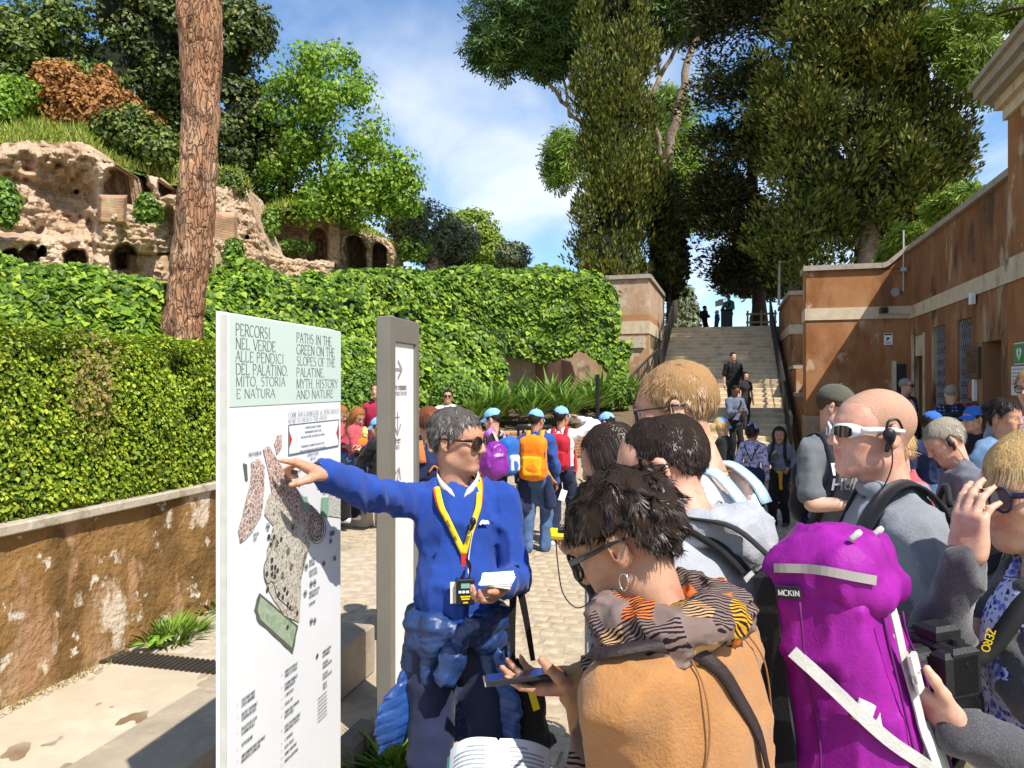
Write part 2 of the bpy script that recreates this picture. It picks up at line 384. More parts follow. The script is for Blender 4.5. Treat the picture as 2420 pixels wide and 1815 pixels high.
# ------------------------------------------------------------------ stained low wall with hedge
m_stain = mat('stained_stucco', (.40,.26,.15), .95, [((.27,.145,.045), 1.0, .36, .54, (1,1,.6)), ((.15,.078,.022), 1.9, .48, .62, (1,1,.6)), ((.56,.45,.33), 1.45, .535, .575, (1,1,.7), 10), ((.36,.2,.1), 3.1, .58, .63, (1,1,.4)), ((.62,.54,.43), 5, .60, .65, (1,1,1), 10), ((.13,.075,.03), 6, .62, .70, (1,1,1), 8)], bump=1, bscale=20, bdist=.03, var=.25, vscale=9)
lw = thing('stained_wall', 'low stucco wall with brown stains under the clipped hedge', 'wall')
nu, nv = 190, 40; u = np.linspace(-2.6, 3.75, nu); v = np.linspace(0, .965, nv); U, Vv = np.meshgrid(u, v, indexing='ij')
G = WA+WD*U[..., None]+UP*Vv[..., None]; rel = .012*fbm(G, 3, 1)+.010*np.clip(fbm(G, 1.6, 2)*3, -1, 1)+.004*fbm(G, 14, 3)
G = G+WN*rel[..., None]; ids = np.arange(nu*nv).reshape(nu, nv); Fq = np.stack([ids[:-1,:-1], ids[1:,:-1], ids[1:,1:], ids[:-1,1:]], -1).reshape(-1, 4)
Vw = np.concatenate([G.reshape(-1, 3), [W(-2.6,-.3,0), W(-2.6,-.3,.965), W(3.75,-.3,.965), W(3.75,-.3,0)]]); b = nu*nv
ex = np.array([(b, b+1, b+2, b+3), (ids[-1,0], ids[-1,-1], b+2, b+3), (ids[0,0], ids[0,-1], b+1, b)])
obj('stucco_face', Vw, [Fq, ex], m_stain, lw, True)
m_cop = mat('weathered_coping', (.40,.34,.26), .85, [((.2,.16,.1), 6, .5, .7), ((.52,.47,.38), 12, .55, .75)], bump=.4, bscale=30)
for i in range(8):
    mb = MB(); mb.bevbox(W(-2.2+i*.8, -.13, .995), (.185, .397, .030), .008, RW); mb.build('coping_slab', m_cop, lw)
settle(lw)
m_hedge = mat('hedge_leaf', (.04,.10,.008), .55, island=[(.16,.25,.012), (.31,.40,.022), (.46,.52,.045)], trans=.3, var=.3, vscale=1.3, spec=.4)
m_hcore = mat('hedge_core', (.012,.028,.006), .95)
m_twig = mat('twig', (.16,.10,.06), .9)
hd = thing('clipped_hedge', 'clipped box hedge growing above the stained low wall', 'hedge')
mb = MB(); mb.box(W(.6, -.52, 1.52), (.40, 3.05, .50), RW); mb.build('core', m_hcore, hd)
def hedge_pts(n):
    s = rng.uniform(-2.5, 3.75, n); k = rng.uniform(0, 1, n); z = rng.uniform(.98, 2.13, n); t = rng.uniform(-.95, .02, n)
    front = k < .62; end = k > .92
    nn = np.where(front, .0, t); zz_ = np.where(front | end, z, 2.13); s = np.where(end, 3.75, s); nn = np.where(end, t, nn)
    Pt = WA+s[:, None]*WD+nn[:, None]*WN+zz_[:, None]*UP
    Nn = np.where(front[:, None], WN, np.where(end[:, None], WD, UP))
    rounding = np.clip((z-1.98)/.15, 0, 1)*front; Nn = unit(Nn+UP*rounding[:, None])
    lump = .045*fbm(Pt, 2.6, 4, 3)-.05*rounding-.05*np.clip(1-(z-.98)/.12, 0, 1)*front
    holes = np.clip(fbm(Pt, 3.1, 9, 2)-.55, 0, 1)*.32
    dep = rng.uniform(0, 1, n)**2*.09
    return Pt+Nn*(lump-dep-holes+.01)[:, None], Nn
Pt, Nn = hedge_pts(78000)
foliage('foliage', m_hedge, Pt, unit(Nn+UP*.35), .031, rng, LEAF, droop=-.15, parent=hd, jit=.75)
m_dry = mat('dry_leaf', (.30,.20,.06), .7, island=[(.36,.27,.09), (.2,.2,.04)], trans=.2)
c = W(.62, .0, 1.78); n = 900; pt = c+rng.normal(size=(n, 3))*np.array([.07,.12,.15]); foliage('dry_patch', m_dry, pt, unit(np.tile(WN, (n,1))+.4*rand_dirs(rng, n)), .03, rng, parent=hd)
mb = MB()
for i in range(9): limbs(mb, rng, W(-1.6+i*.62, -.45, .95), W(-1.5+i*.62, -.4, 1.7), .02, .008, 5, .03, 5)
mb.build('stem', m_twig, hd)
settle(hd, .95)
# weeds at the wall foot
m_grass = mat('grass_blade', (.09,.19,.015), .6, island=[(.17,.29,.03), (.28,.36,.06)], trans=.3)
def tuft(name, label, c, rad, n, L, group=None, mtl=None, cat='grass'):
    a = rng.uniform(0, 2*np.pi, n); r = rng.uniform(0, 1, n)**.6*rad; c = np.asarray(c); pt = c+np.stack([np.cos(a)*r, np.sin(a)*r, np.zeros(n)], 1)
    T = unit(np.stack([np.cos(a)*r/rad*.9, np.sin(a)*r/rad*.9, np.full(n, .9)], 1)+.3*rand_dirs(rng, n)*np.array([1,1,.2])); Nn = unit(-np.stack([np.cos(a), np.sin(a), np.zeros(n)], 1)*.2-UP*.3+.3*rand_dirs(rng, n))
    Nn = unit(np.cross(np.cross(T, UP)+1e-3, T)*-1)
    V, F = leaves(BLADE, pt, T, Nn, L*rng.uniform(.5, 1.2, n)); o = obj(name, V-c, F, mtl or m_grass); o.location = c; return tag(o, label, cat, group)
tuft('grass_tuft', 'tuft of long grass at the wall foot behind the broad leaved weed', W(1.22, .10, 0), .22, 420, .17)
tuft('grass_tuft', 'grass tuft at the wall foot beside the map board edge', W(2.05, .12, 0), .3, 500, .19)
tuft('grass_tuft', 'green weeds growing at the foot of the grey pylon', P(925, 907, 3.42)*V3(1,1,0), .14, 420, .22)
o = tuft('dry_grass', 'line of dry yellow grass along the wall foot', W(-.3, .06, 0), .1, 10, .05, mtl=m_dry); o['kind'] = 'stuff'
n = 1500; s = rng.uniform(-2, .9, n); pt = WA+s[:, None]*WD+rng.uniform(.0, .09, n)[:, None]*WN
V, F = leaves(BLADE, pt, unit(rand_dirs(rng, n)+UP*.5), rand_dirs(rng, n), .05*rng.uniform(.5, 1.3, n)); o.data = mesh_data('dry_grass', V, F, [m_dry]); o.location = (0,0,0)
wd = thing('weed', 'broad leaved green weed by the drain grate', 'weed')
for k, (dx, dy, L) in enumerate(((-.5,-.6,.14), (.15,-.9,.12), (.6,.5,.15), (-.3,.7,.1))):
    n_ = 7; tt = np.linspace(0, 1, n_); c0 = W(.98, .17, .02); dr = nrm((dx,dy,0)); pts = c0+dr*(tt*L)[:, None]+UP*(.06*np.sin(tt*2.2))[:, None]
    mb = MB(); mb.ribbon(pts, [UP]*n_, .075*np.sin(np.clip(tt, .08, .97)*np.pi)**.6, .003); mb.build('leaf', mat('weed_leaf', (.17,.33,.025), .5, trans=.25), wd, True)
settle(wd)

# ------------------------------------------------------------------ staircase, its piers and the stucco buildings
BR = V3(7.18, 18.75, 0)
def S(cr_, v, z): return BR+CR*cr_+AX*v+UP*z                # across (right positive), up the stairs, height
SW, NLOW, NUP, RISE = 3.95, 14, 15, .1397
m_step = mat('step_stone', (.58,.45,.28), .85, [((.36,.28,.18), 2.2, .45, .75), ((.62,.53,.39), 9, .55, .8)], bump=.35, bscale=30)
stair = thing('staircase', 'wide flight of pale stone steps rising between two walls', 'stairs')
for i in range(NLOW+NUP):
    v0 = i*.36 if i < NLOW else NLOW*.36+.35+(i-NLOW)*.345
    dep = .36 if i < NLOW-1 else (.71 if i == NLOW-1 else .345)
    wl = SW+ (1.1*(1-i/NLOW) if i < NLOW else 0)
    mb = MB(); mb.bevbox(S(-wl/2, v0+dep/2+.02, RISE*(i+1)-RISE/2-.02), (wl/2-.01, dep/2+.045, RISE/2+.018), .022, RS); mb.build('step', m_step, stair)
VT = NLOW*.36+.35+NUP*.345; ZT = RISE*(NLOW+NUP)
mb = MB(); mb.box(S(-SW/2, VT/2+.3, ZT/2-.45), (SW/2-.03, VT/2-.1, .1), basis(CR, nrm(AX*VT+UP*ZT))); mb.build('core', m_step, stair)
settle(stair, 0)
# terraces
m_earth = mat('terrace_earth', (.30,.22,.14), .95, [((.16,.17,.05), 1.5, .45, .7)], bump=.5, bscale=20)
def slab(name, pts, z, thick, m):
    mb = MB(); n_ = len(pts); poly = [V3(p[0], p[1], z-thick) for p in pts]; mb.prism(poly, UP, thick); return tag(mb.build(name, m), kind='structure')
slab('terrace', [S(-30,VT,0), S(14,VT,0), S(40,60,0), S(40,140,0), S(-40,140,0), S(-40,VT+20,0)], ZT-.004, 1.0, m_earth)
slab('terrace_right', [S(1.8,.9,0), S(30,.9,0), S(30,VT-.01,0), S(.76,VT-.01,0), S(.76,5.3,0), S(1.8,5.3,0)], ZT-.02, 4.0, m_earth)  # edge set back along the lower flight to let the sun in
slab('terrace_left', [S(-SW-.27,5.6,0), S(-SW-.27,VT-.01,0), S(-14,VT-.01,0), S(-14,5.6,0)], ZT-.03, 1.0, m_earth)

m_cream = mat('cream_band', (.58,.47,.32), .85, [((.34,.25,.15), 3, .5, .75, (1,1,.5)), ((.12,.09,.06), 2.2, .60, .72, (1,1,.4))], bump=.2, bscale=30)
m_ochre = mat('ochre_stucco', (.34,.145,.052), .9, [((.40,.21,.10), .8, .42, .66, (1,1,.7)), ((.25,.095,.03), 1.3, .46, .66, (1,1,.5)), ((.46,.32,.21), 2.0, .58, .64, (1,1,.6), 9), ((.16,.075,.035), 1.5, .56, .70, (1,1,.3))], bump=.4, bscale=12, var=.15, vscale=2)
m_ochre2 = mat('ochre_stucco_worn_shaded', (.24,.10,.038), .9, [((.33,.165,.075), 1.0, .48, .62, (1,1,.35)), ((.42,.30,.19), 1.6, .57, .62, (1,1,.28), 8), ((.06,.04,.028), 1.5, .55, .68, (1,1,.45)), ((.17,.07,.026), 2.0, .50, .66, (1,1,.4))], bump=.4, bscale=12, var=.15, vscale=2)  # worn patches, over a base colour darkened for the shade on this wall
m_pier = mat('pier_stucco', (.44,.30,.19), .9, [((.36,.20,.10), 1.1, .45, .65, (1,1,.6)), ((.24,.15,.09), 2, .58, .7, (1,1,.45)), ((.52,.42,.31), 2.2, .52, .66)], bump=.4, bscale=14)
m_copg = mat('grey_coping', (.36,.30,.23), .85, [((.22,.17,.12), 4, .5, .75)], bump=.3, bscale=25)
# left pier
lp = thing('left_pier', 'tan stucco pier with stone plaque left of the stairs', 'wall')
c0 = -SW-.27
def wallbox(par, name, m, cr0, cr1, v0, v1, z0, z1):
    mb = MB(); mb.box((S((cr0+cr1)/2, (v0+v1)/2, (z0+z1)/2)), (abs(cr1-cr0)/2, abs(v1-v0)/2, (z1-z0)/2), RS); return mb.build(name, m, par)
wallbox(lp, 'lower_wall', m_pier, c0, c0-3.4, 5.2, 11.2, .8, 3.50)
wallbox(lp, 'band', m_cream, c0+.025, c0-3.4, 5.17, 11.2, 3.503, 3.93)
wallbox(lp, 'upper_wall', m_pier, c0, c0-3.4, 5.2, 11.2, 3.933, 5.36)
for i in range(4): wallbox(lp, 'coping_stone', m_copg, c0+.07-i*.9, c0+.07-i*.9-.895, 5.12, 5.60, 5.363, 5.50)
for i in range(6): wallbox(lp, 'coping_stone', m_copg, c0+.07, c0-.38, 5.605+i*.93, 5.605+i*.93+.925, 5.363, 5.50)
wallbox(lp, 'flashing', mat('ochre_trim', (.40,.2,.09), .9), c0+.012, c0-3.4, 5.185, 11.2, 3.935, 4.15)
wallbox(lp, 'plaque', mat('plaque_stone', (.50,.44,.34), .8, [((.3,.22,.15), 14, .52, .68)], bump=.6, bscale=40), c0-.15, c0-1.0, 5.12, 5.2, 3.02, 3.40)
settle(lp, 0)
# bare retaining wall behind the bed, ivy hangs over it
rw = thing('retaining_wall', 'tan plastered retaining wall showing below the ivy', 'wall')
wallbox(rw, 'plaster', mat('plaster_tan', (.48,.38,.25), .92, [((.34,.23,.13), 1.2, .45, .7), ((.58,.50,.36), 3, .55, .7)], bump=.5, bscale=12), c0-3.4, c0-12.5, 2.6, 3.1, .5, 4.85)
wallbox(rw, 'return_wall', m_pier, c0-3.0, c0-3.4, 3.1, 5.2, .5, 4.85)
settle(rw, .5)
# right pier: front face, flank beside the stairs, band and coping that sweeps up to the side building
rp = thing('right_pier', 'orange stucco wall with cream band right of the stairs', 'wall')
TQ = 2.62
wallbox(rp, 'base_plinth', mat('plinth', (.40,.28,.17), .9, [((.28,.18,.1), 2, .45, .7)], bump=.3, bscale=15), .225, TQ, -.02, .9, 0, 1.0)
wallbox(rp, 'front_wall', m_ochre, .25, TQ, 0, .9, 1.003, 3.40)
wallbox(rp, 'upper_front', m_ochre, .25, TQ, 0, .9, 3.703, 4.64)
wallbox(rp, 'band', m_cream, .22, TQ, -.03, .93, 3.403, 3.70)
wallbox(rp, 'string_course', m_ochre, .235, TQ, -.015, .9, 3.703, 3.86)
for v0, v1, zt in ((.903, 2.99, 1.45), (3.0, 5.2, 2.25), (5.203, 11.2, 4.64)):  # flank shaped low along the lower flight so sunlight reaches its steps
    wallbox(rp, 'flank_wall', m_ochre, .25, .75, v0, v1, 0, min(zt, 3.40))
wallbox(rp, 'flank_band', m_cream, .22, .78, 5.2, 11.2, 3.403, 3.70); wallbox(rp, 'flank_upper', m_ochre, .25, .75, 5.203, 11.2, 3.703, 4.64)
for i in range(6): wallbox(rp, 'coping_stone', m_copg, .18, .82, 5.15+i*.93, 5.15+i*.93+.925, 4.643, 4.77)
for i in range(2):
    for k, zq in enumerate((1.453, 2.253)): wallbox(rp, 'low_coping', m_copg, .18, .82, .96+k*2.1+i*1.04, .96+k*2.1+i*1.04+1.035, zq, zq+.1)
for i in range(2): wallbox(rp, 'coping_stone', m_copg, .18+i*.90, .18+i*.90+.895, -.08, .955, 4.643, 4.77)
tt = np.linspace(0, 1, 12); rise = .42*(tt**2*(3-2*tt))
mb = MB(); lower = [S(1.98+.66*t, -.08, 4.643+r) for t, r in zip(tt, rise)]; Vc = []
for t, r in zip(tt, rise):
    for (vv, zq) in ((-.08, 4.643), (.955, 4.643), (.955, 4.77), (-.08, 4.77)): Vc.append(S(1.985+.66*t, vv, zq+r))
Fc = [(i*4+j, i*4+(j+1) % 4, (i+1)*4+(j+1) % 4, (i+1)*4+j) for i in range(11) for j in range(4)]+[(3,2,1,0), (44,45,46,47)]
mb.add(np.array(Vc), Fc); mb.build('curved_coping', m_copg, rp)
Vc = []
for t, r in zip(tt, rise):
    for (vv, zq) in ((0, 4.60), (.9, 4.60)): Vc.append(S(1.985+.635*t, vv, zq))
    for (vv, zq) in ((.9, 4.641), (0, 4.641)): Vc.append(S(1.985+.635*t, vv, zq+r))
mb = MB(); mb.add(np.array(Vc), Fc); mb.build('curved_wall', m_ochre, rp)
settle(rp, 0)
# side building running towards the camera
J0 = TQ                                                    # its left face
def SB(s, o_, z): return S(J0+o_, -s, z)                    # s metres towards the camera, o_ into the building
sb = thing('side_building', 'long weathered orange building with cream band on the right', 'building')
def sbox(par, name, m, s0, s1, o0, o1, z0, z1):
    mb = MB(); mb.box(SB((s0+s1)/2, (o0+o1)/2, (z0+z1)/2), (abs(o1-o0)/2, abs(s1-s0)/2, (z1-z0)/2), RS); return mb.build(name, m, par)
# wall pieces around the openings (door, two lattice windows, dark doorway): s ranges
def s_of(px):
    k = (px-CX)/FPX; b = S(J0, 0, 0); return (b[0]-k*b[1])/(AX[0]-k*AX[1])
ops = [(s_of(2160), s_of(2184), 2.95), (s_of(2206), s_of(2233), 3.02), (s_of(2262), s_of(2296), 3.02), (s_of(2322), s_of(2366), 2.52)]
SE = 8.6; cur = -.9
for k, (a_, b_, zt) in enumerate(ops):
    sbox(sb, 'wall_pier', m_ochre2, cur+.001, a_-.001, 0, .45, 0, zt); cur = b_
    sbox(sb, 'lintel', m_ochre2, a_-(.0 if k else 0), b_, .002, .45, zt+.003, 3.38)
sbox(sb, 'wall_pier', m_ochre2, cur+.001, SE, 0, .45, 0, 2.52)
prev = -.9
for k, (a_, b_, zt) in enumerate(ops):
    sbox(sb, 'wall_upper', m_ochre2, prev+.001, a_-.001, 0, .45, min(zt, [ops[k-1][2] if k else 9][0] if False else zt)+.003, 3.38); prev = b_
sbox(sb, 'wall_upper', m_ochre2, prev+.001, SE, 0, .45, 2.523, 3.38)
sbox(sb, 'band', m_cream, -.9, SE, -.03, .45, 3.383, 3.68)
sbox(sb, 'parapet', m_ochre2, -.9, SE, 0, .45, 3.683, 5.02)
for i in range(9): sbox(sb, 'coping_stone', m_copg, .02+i*.95, .02+i*.95+.945, -.09, .6, 5.023, 5.14)
m_dark = mat('unlit_room_dark', (.012,.010,.009), .9)
for a_, b_, zt in ops: sbox(sb, 'dark_backing', m_dark, a_, b_, .44, .46, 0, zt)  # near-black sheets closing the openings, painted in place of unlit rooms
sbox(sb, 'roof_slab', m_copg, -.9, SE, .46, 6, 4.6, 4.7)
m_wood = mat('brown_door', (.11,.045,.022), .6, [((.06,.025,.012), 8, .5, .7, (1,1,.15))], bump=.2, bscale=30)
a_, b_, zt = ops[0]
dr = sbox(sb, 'door', m_wood, a_+.01, b_-.01, .10, .15, 0, 2.45)
for zc in (.45, 1.2, 1.95):
    for q in (.28, .72):
        sc_ = a_+(b_-a_)*q; sbox(dr, 'panel', m_wood, sc_-(b_-a_)*.17, sc_+(b_-a_)*.17, .085, .098, zc-.3, zc+.3)
sbox(sb, 'door_frame', m_cream, a_-.11, a_-.004, -.035, .1, 0, 2.96); sbox(sb, 'door_frame', m_cream, b_+.004, b_+.09, -.035, .1, 0, 2.96); sbox(sb, 'door_transom', m_cream, a_, b_, .03, .12, 2.46, 2.945)
m_lat = mat('grey_lattice', (.34,.33,.31), .5, metal=.4)
for a_, b_, zt in ops[1:3]:
    lg = sbox(sb, 'lattice_gate', m_lat, a_+.005, a_+.03, .05, .09, .0, zt-.01); nw = 3; nh = 13
    for i in range(nw*2):
        for sgn in (-1, 1):
            x0 = a_+.03+(b_-a_-.06)*(i+.5)/(nw*2); pts = []
            for k in range(nh*2+1):
                pts.append(SB(x0+sgn*(1 if k % 2 else -1)*(b_-a_-.06)/(nw*4), .07+.01*sgn, zt*k/(nh*2)))
            mb = MB(); mb.tube(np.array(pts), .011, 4); mb.build('lattice_bar', m_lat, lg)
settle(sb, 0)
# nearer, taller block with cornice
nb = thing('corner_block', 'taller orange building corner with heavy cornice at the right edge', 'building')
s0 = 7.95
sbox(nb, 'lower_wall', m_ochre, s0, 14, -.42, 3, 0, 3.22); sbox(nb, 'band', m_cream, s0-.03, 14, -.46, 3, 3.223, 3.56); sbox(nb, 'upper_wall', m_ochre, s0, 14, -.42, 3, 3.563, 5.55)
for k, (pr, z0_, z1_) in enumerate(((.05, 5.553, 5.72), (.13, 5.723, 5.86), (.26, 5.863, 5.98), (.34, 5.983, 6.12), (.40, 6.123, 6.20))):
    sbox(nb, 'cornice_course', m_cream if k < 2 else m_copg, s0-pr, 14, -.42-pr, 3, z0_, z1_)
sbox(nb, 'attic_wall', m_ochre, s0+.25, 14, -.15, 3, 6.203, 8.5)
settle(nb, 0)
# railings beside the stairs
m_rail = mat('dark_rail', (.055,.052,.047), .5, metal=.5)
def railing(label, cr_, v0, v1, zoff=0, flare=0, n=26, h=1.0, inset=0):
    t = thing('stair_railing', label, 'railing')
    def zs(v):
        if v < 0: return 0
        return RISE*(v/.36) if v < NLOW*.36 else (RISE*NLOW if v < NLOW*.36+.35 else min(ZT, RISE*NLOW+RISE*(v-NLOW*.36-.35)/.345))
    vv = np.linspace(v0, v1, n); pts = [S(cr_+flare*(1-(v-v0)/(v1-v0)), v, zs(v)+zoff) for v in vv]
    top = np.array([p+UP*h for p in pts]); mb = MB(); 
    for i in range(n-1): mb.box((top[i]+top[i+1])/2, (.035, np.linalg.norm(top[i+1]-top[i])/2+.01, .02), basis(CR, nrm(top[i+1]-top[i])))
    mb.build('handrail', m_rail, t)
    low = np.array([p+UP*.13 for p in pts]); mb = MB(); mb.tube(low, .014, 5); mb.build('bottom_rail', m_rail, t)
    for i in range(n):
        thick = .022 if i % 6 == 0 else .009
        mb = MB(); mb.box(pts[i]+UP*(h/2), (thick, thick, h/2), RS); mb.build('post' if i % 6 == 0 else 'baluster', m_rail, t)
    settle(t); return t
railing('dark metal railing beside the right wall of the stairs', -.12, -.35, 5.0, n=31)
railing('dark metal railing high up on the right of the upper flight', -.10, 5.2, VT+.6, n=28)
railing('dark metal railing of the upper flight beside the left pier', -SW+.10, 5.2, VT+.6, n=28)
railing('dark metal railing flaring out left at the stair foot', -SW+.02, .6, 5.0, flare=-1.05, n=31)
# far fence panel on top right of stairs
t = thing('fence_panel', 'tall pale metal fence panel at the top right of the stairs', 'fence'); m_pale = mat('pale_metal', (.35,.34,.32), .5, metal=.4)
for i in range(12): 
    mb = MB(); mb.box(S(.02, 6.6+i*.11, 5.2+.02*i), (.008,.012,.75), RS); mb.build('bar', m_pale, t)
for z_ in (4.6, 5.9):
    mb = MB(); mb.box(S(.02, 7.2, z_), (.012,.7,.02), RS); mb.build('rail', m_pale, t)
settle(t)
# low wooden barrier and bin beyond the top step
t = thing('wooden_barrier', 'low wooden barrier rail at the top of the stairs', 'barrier'); m_w2 = mat('grey_wood', (.30,.22,.14), .85, bump=.3)
for i in range(3):
    mb = MB(); mb.box(S(-.9+i*.55, VT+2.2, ZT+.42), (.04,.04,.42), RS); mb.build('post', m_w2, t)
for z_ in (.35, .7):
    mb = MB(); mb.box(S(-.35, VT+2.25, ZT+z_), (.62,.02,.04), RS); mb.build('rail', m_w2, t)
settle(t)
mb = MB(); mb.bevbox((0,0,.45), (.24,.24,.45), .03, RS); mb.box((0,0,.93), (.26,.26,.02), RS); o = mb.build('litter_bin', mat('bin_black', (.02,.022,.022), .5)); o.location = S(-1.75, VT+2.6, ZT); tag(o, 'black bin standing at the top of the stairs', 'bin')
# things fixed to the buildings
m_white = mat('white_print', (.78,.78,.76), .55, var=.03); m_black = mat('black_print', (.02,.02,.022), .6, var=0); m_greyp = mat('grey_plastic', (.45,.45,.44), .5)
cc = thing('camera_sign', 'white video surveillance notice on the orange front wall', 'sign')
def fbox(par, name, m, cr0, cr1, z0, z1, v0, v1): return wallbox(par, name, m, cr0, cr1, v0, v1, z0, z1)
def fr(px, py, v=0.0):
    """point of the right pier's front face under a photo pixel, as (across, height)"""
    k = (px-CX)/FPX; b = S(0, v, 0); t_ = (k*b[1]-b[0])/(CR[0]-k*CR[1]); p_ = S(t_, v, 0); return t_, CZ-(py-CY)/FPX*p_[1]
a0, z1 = fr(2089, 787); a1, z0_ = fr(2109, 814)
fbox(cc, 'plate', m_white, a0, a1, z0_, z1, -.012, -.002); fbox(cc, 'header_strip', m_black, a0+.01, a1-.01, z1-.05, z1-.015, -.016, -.013)
fbox(cc, 'camera_pictogram', m_black, a0+.06, a1-.07, z0_+.13, z0_+.18, -.016, -.013); fbox(cc, 'camera_pictogram', m_black, a0+.05, a0+.08, z0_+.10, z0_+.14, -.0165, -.0135)
for i in range(2): fbox(cc, 'text_line', m_black, a0+.03, a1-.03, z0_+.03+.03*i, z0_+.04+.03*i, -.016, -.013)
settle(cc)
t = thing('security_camera', 'dark security camera on a bracket arm below the cream band', 'camera'); a0, z_ = fr(2078, 735)
mb = MB(); mb.tube([S(a0+.9, -.01, z_-.08), S(a0+.12, -.2, z_-.08)], .022, 6); mb.build('arm', m_greyp, t)
mb = MB(); mb.bevbox(S(a0+.05, -.25, z_), (.085,.13,.075), .02, RS); mb.build('housing', mat('cam_dark', (.05,.05,.055), .5), t); mb = MB(); mb.tube([S(a0+.05,-.37,z_-.01), S(a0+.05,-.42,z_-.02)], .05, 10); mb.build('lens', m_black, t); settle(t)
t = thing('loudspeaker', 'grey horn loudspeaker on the corner pipe of the orange wall', 'speaker'); a0, z_ = fr(2124, 690, -.1)
mb = MB(); mb.tube([S(a0+.06,-.12,z_), S(a0-.02,-.2,z_), S(a0-.12,-.32,z_-.02)], [.03,.05,.11], 14); mb.build('horn', mat('horn_grey', (.2,.2,.2), .45), t); settle(t)
t = thing('wall_pipe', 'thin white conduit pipe rising above the wall corner', 'pipe'); a0, z_ = fr(2135, 690, -.05)
mb = MB(); mb.tube([S(a0,-.06,z_), S(a0,-.06,z_+1.5)], .017, 6); mb.build('pipe', m_greyp, t); mb = MB(); mb.bevbox(S(a0,-.06,z_+.55), (.06,.05,.05), .01, RS); mb.build('junction_box', m_greyp, t); settle(t)
t = thing('meter_cabinet', 'dark recessed cabinet low in the orange wall corner', 'cabinet'); a0, z1 = fr(2118, 860); a1, _ = fr(2140, 860)
fbox(t, 'door', m_black, a0, min(a1, TQ-.02), 1.05, z1, -.03, -.002); fbox(t, 'frame', m_cream, a0-.1, a0-.003, 1.05, z1+.08, -.035, -.002); settle(t)
t = thing('notice_case', 'empty brown notice case beside the dark doorway', 'notice board'); 
sbox(t, 'frame', mat('case_brown', (.10,.065,.04), .6), s_of(2290), s_of(2320), -.06, -.003, 1.9, 2.45); sbox(t, 'pane', glass_mat('case_glass', (.06,.05,.035)), s_of(2295), s_of(2316), -.066, -.061, 2.0, 2.38); settle(t)
t = thing('leaflet_box', 'red and white leaflet box beside the dark doorway', 'box')
sbox(t, 'poster', mat('poster_red', (.45,.07,.03), .5), s_of(2296), s_of(2304), -.05, -.003, 1.55, 1.85); sbox(t, 'strip', m_white, s_of(2305), s_of(2310), -.055, -.003, 1.5, 1.88)
sbox(t, 'tray', mat('tray_pink', (.42,.18,.22), .4), s_of(2286), s_of(2301), -.28, -.06, 1.18, 1.47); sbox(t, 'back_plate', mat('tray_red', (.30,.03,.03), .5), s_of(2301.5), s_of(2312), -.2, -.01, 1.2, 1.46); settle(t)
t = thing('defibrillator_sign', 'green defibrillator sign with white heart at the right edge', 'sign'); m_grn = mat('sign_green', (.05,.26,.07), .5)
def nbp(px, py):
    k = (px-CX)/FPX; b = S(J0-.42, 0, 0); s_ = (b[0]-k*b[1])/(AX[0]-k*AX[1]); return s_, CZ-(py-CY)/FPX*(b-AX*s_)[1]
sa, za = nbp(2399, 811); sbb, zb = nbp(2426, 860); 
sbox(t, 'plate', m_white, sa, sbb, -.435, -.423, zb, za); sbox(t, 'panel', m_grn, sa+.015, sbb-.015, -.44, -.436, zb+.015, za-.015)
q = np.linspace(0, 2*np.pi, 24, endpoint=False); hx = 16*np.sin(q)**3/17; hz = (13*np.cos(q)-5*np.cos(2*q)-2*np.cos(3*q)-np.cos(4*q))/17
mb = MB(); mb.prism([SB((sa+sbb)/2+.1*x, -.441, (za+zb)/2+.11*z) for x, z in zip(hx, hz)], -CR, .002); mb.build('heart', m_white, t)
mb = MB(); mb.prism([SB((sa+sbb)/2+x, -.4435, (za+zb)/2+z) for x, z in ((.02,.08),(-.03,0),(.0,0),(-.015,-.08),(.035,.015),(.005,.015))], -CR, .002); mb.build('bolt', m_grn, t); settle(t)
sa, za = nbp(2392, 866); sbb, zb = nbp(2424, 935)
t = thing('paper_notice', 'pale paper notice below the green defibrillator sign', 'sign'); sbox(t, 'sheet', m_white, sa, sbb, -.432, -.423, zb, za)
for i in range(5): sbox(t, 'text_line', m_greyp, sa+.03, sbb-.04, -.4345, -.4325, za-.05-.05*i, za-.03-.05*i)
settle(t)
t = thing('wall_box', 'small white box hanging under the cream band', 'box'); sbox(t, 'box', m_white, s_of(2304), s_of(2311), -.1, -.035, 3.22, 3.42); settle(t)
# ------------------------------------------------------------------ planting bed with brick edge
m_brick = mat('thin_brick', (.33,.16,.085), .9, [((.45,.27,.15), 6, .5, .7), ((.22,.11,.06), 9, .55, .75)], bump=.4, bscale=40, var=.3, vscale=3)
m_mortar = mat('mortar', (.40,.32,.22), .95, bump=.4, bscale=40)
bw = thing('brick_bed_wall', 'low wall of thin reddish bricks along the planting bed', 'wall')
BA, BB = P(1080, 907, 14.2)*V3(1,1,0), P(1560, 907, 17.2)*V3(1,1,0); bd = nrm(BB-BA); bl = np.linalg.norm(BB-BA); bn_ = nrm((bd[1], -bd[0], 0)); RB = basis(bd, np.cross(UP, bd))
mb = MB(); mb.box((BA+BB)/2+UP*.42-bn_*.17, (bl/2, .14, .42), RB); mb.build('mortar_core', m_mortar, bw)
brng = np.random.default_rng(3); mbk = []
for r_ in range(13):
    x = -(r_ % 2)*.12
    while x < bl:
        L = brng.uniform(.2, .27); mbk.append((x, r_, L)); x += L+.012
mbk = [q for q in mbk if q[1] >= 4]; mbk.sort(key=lambda q: -q[1])
stuffb = MB()
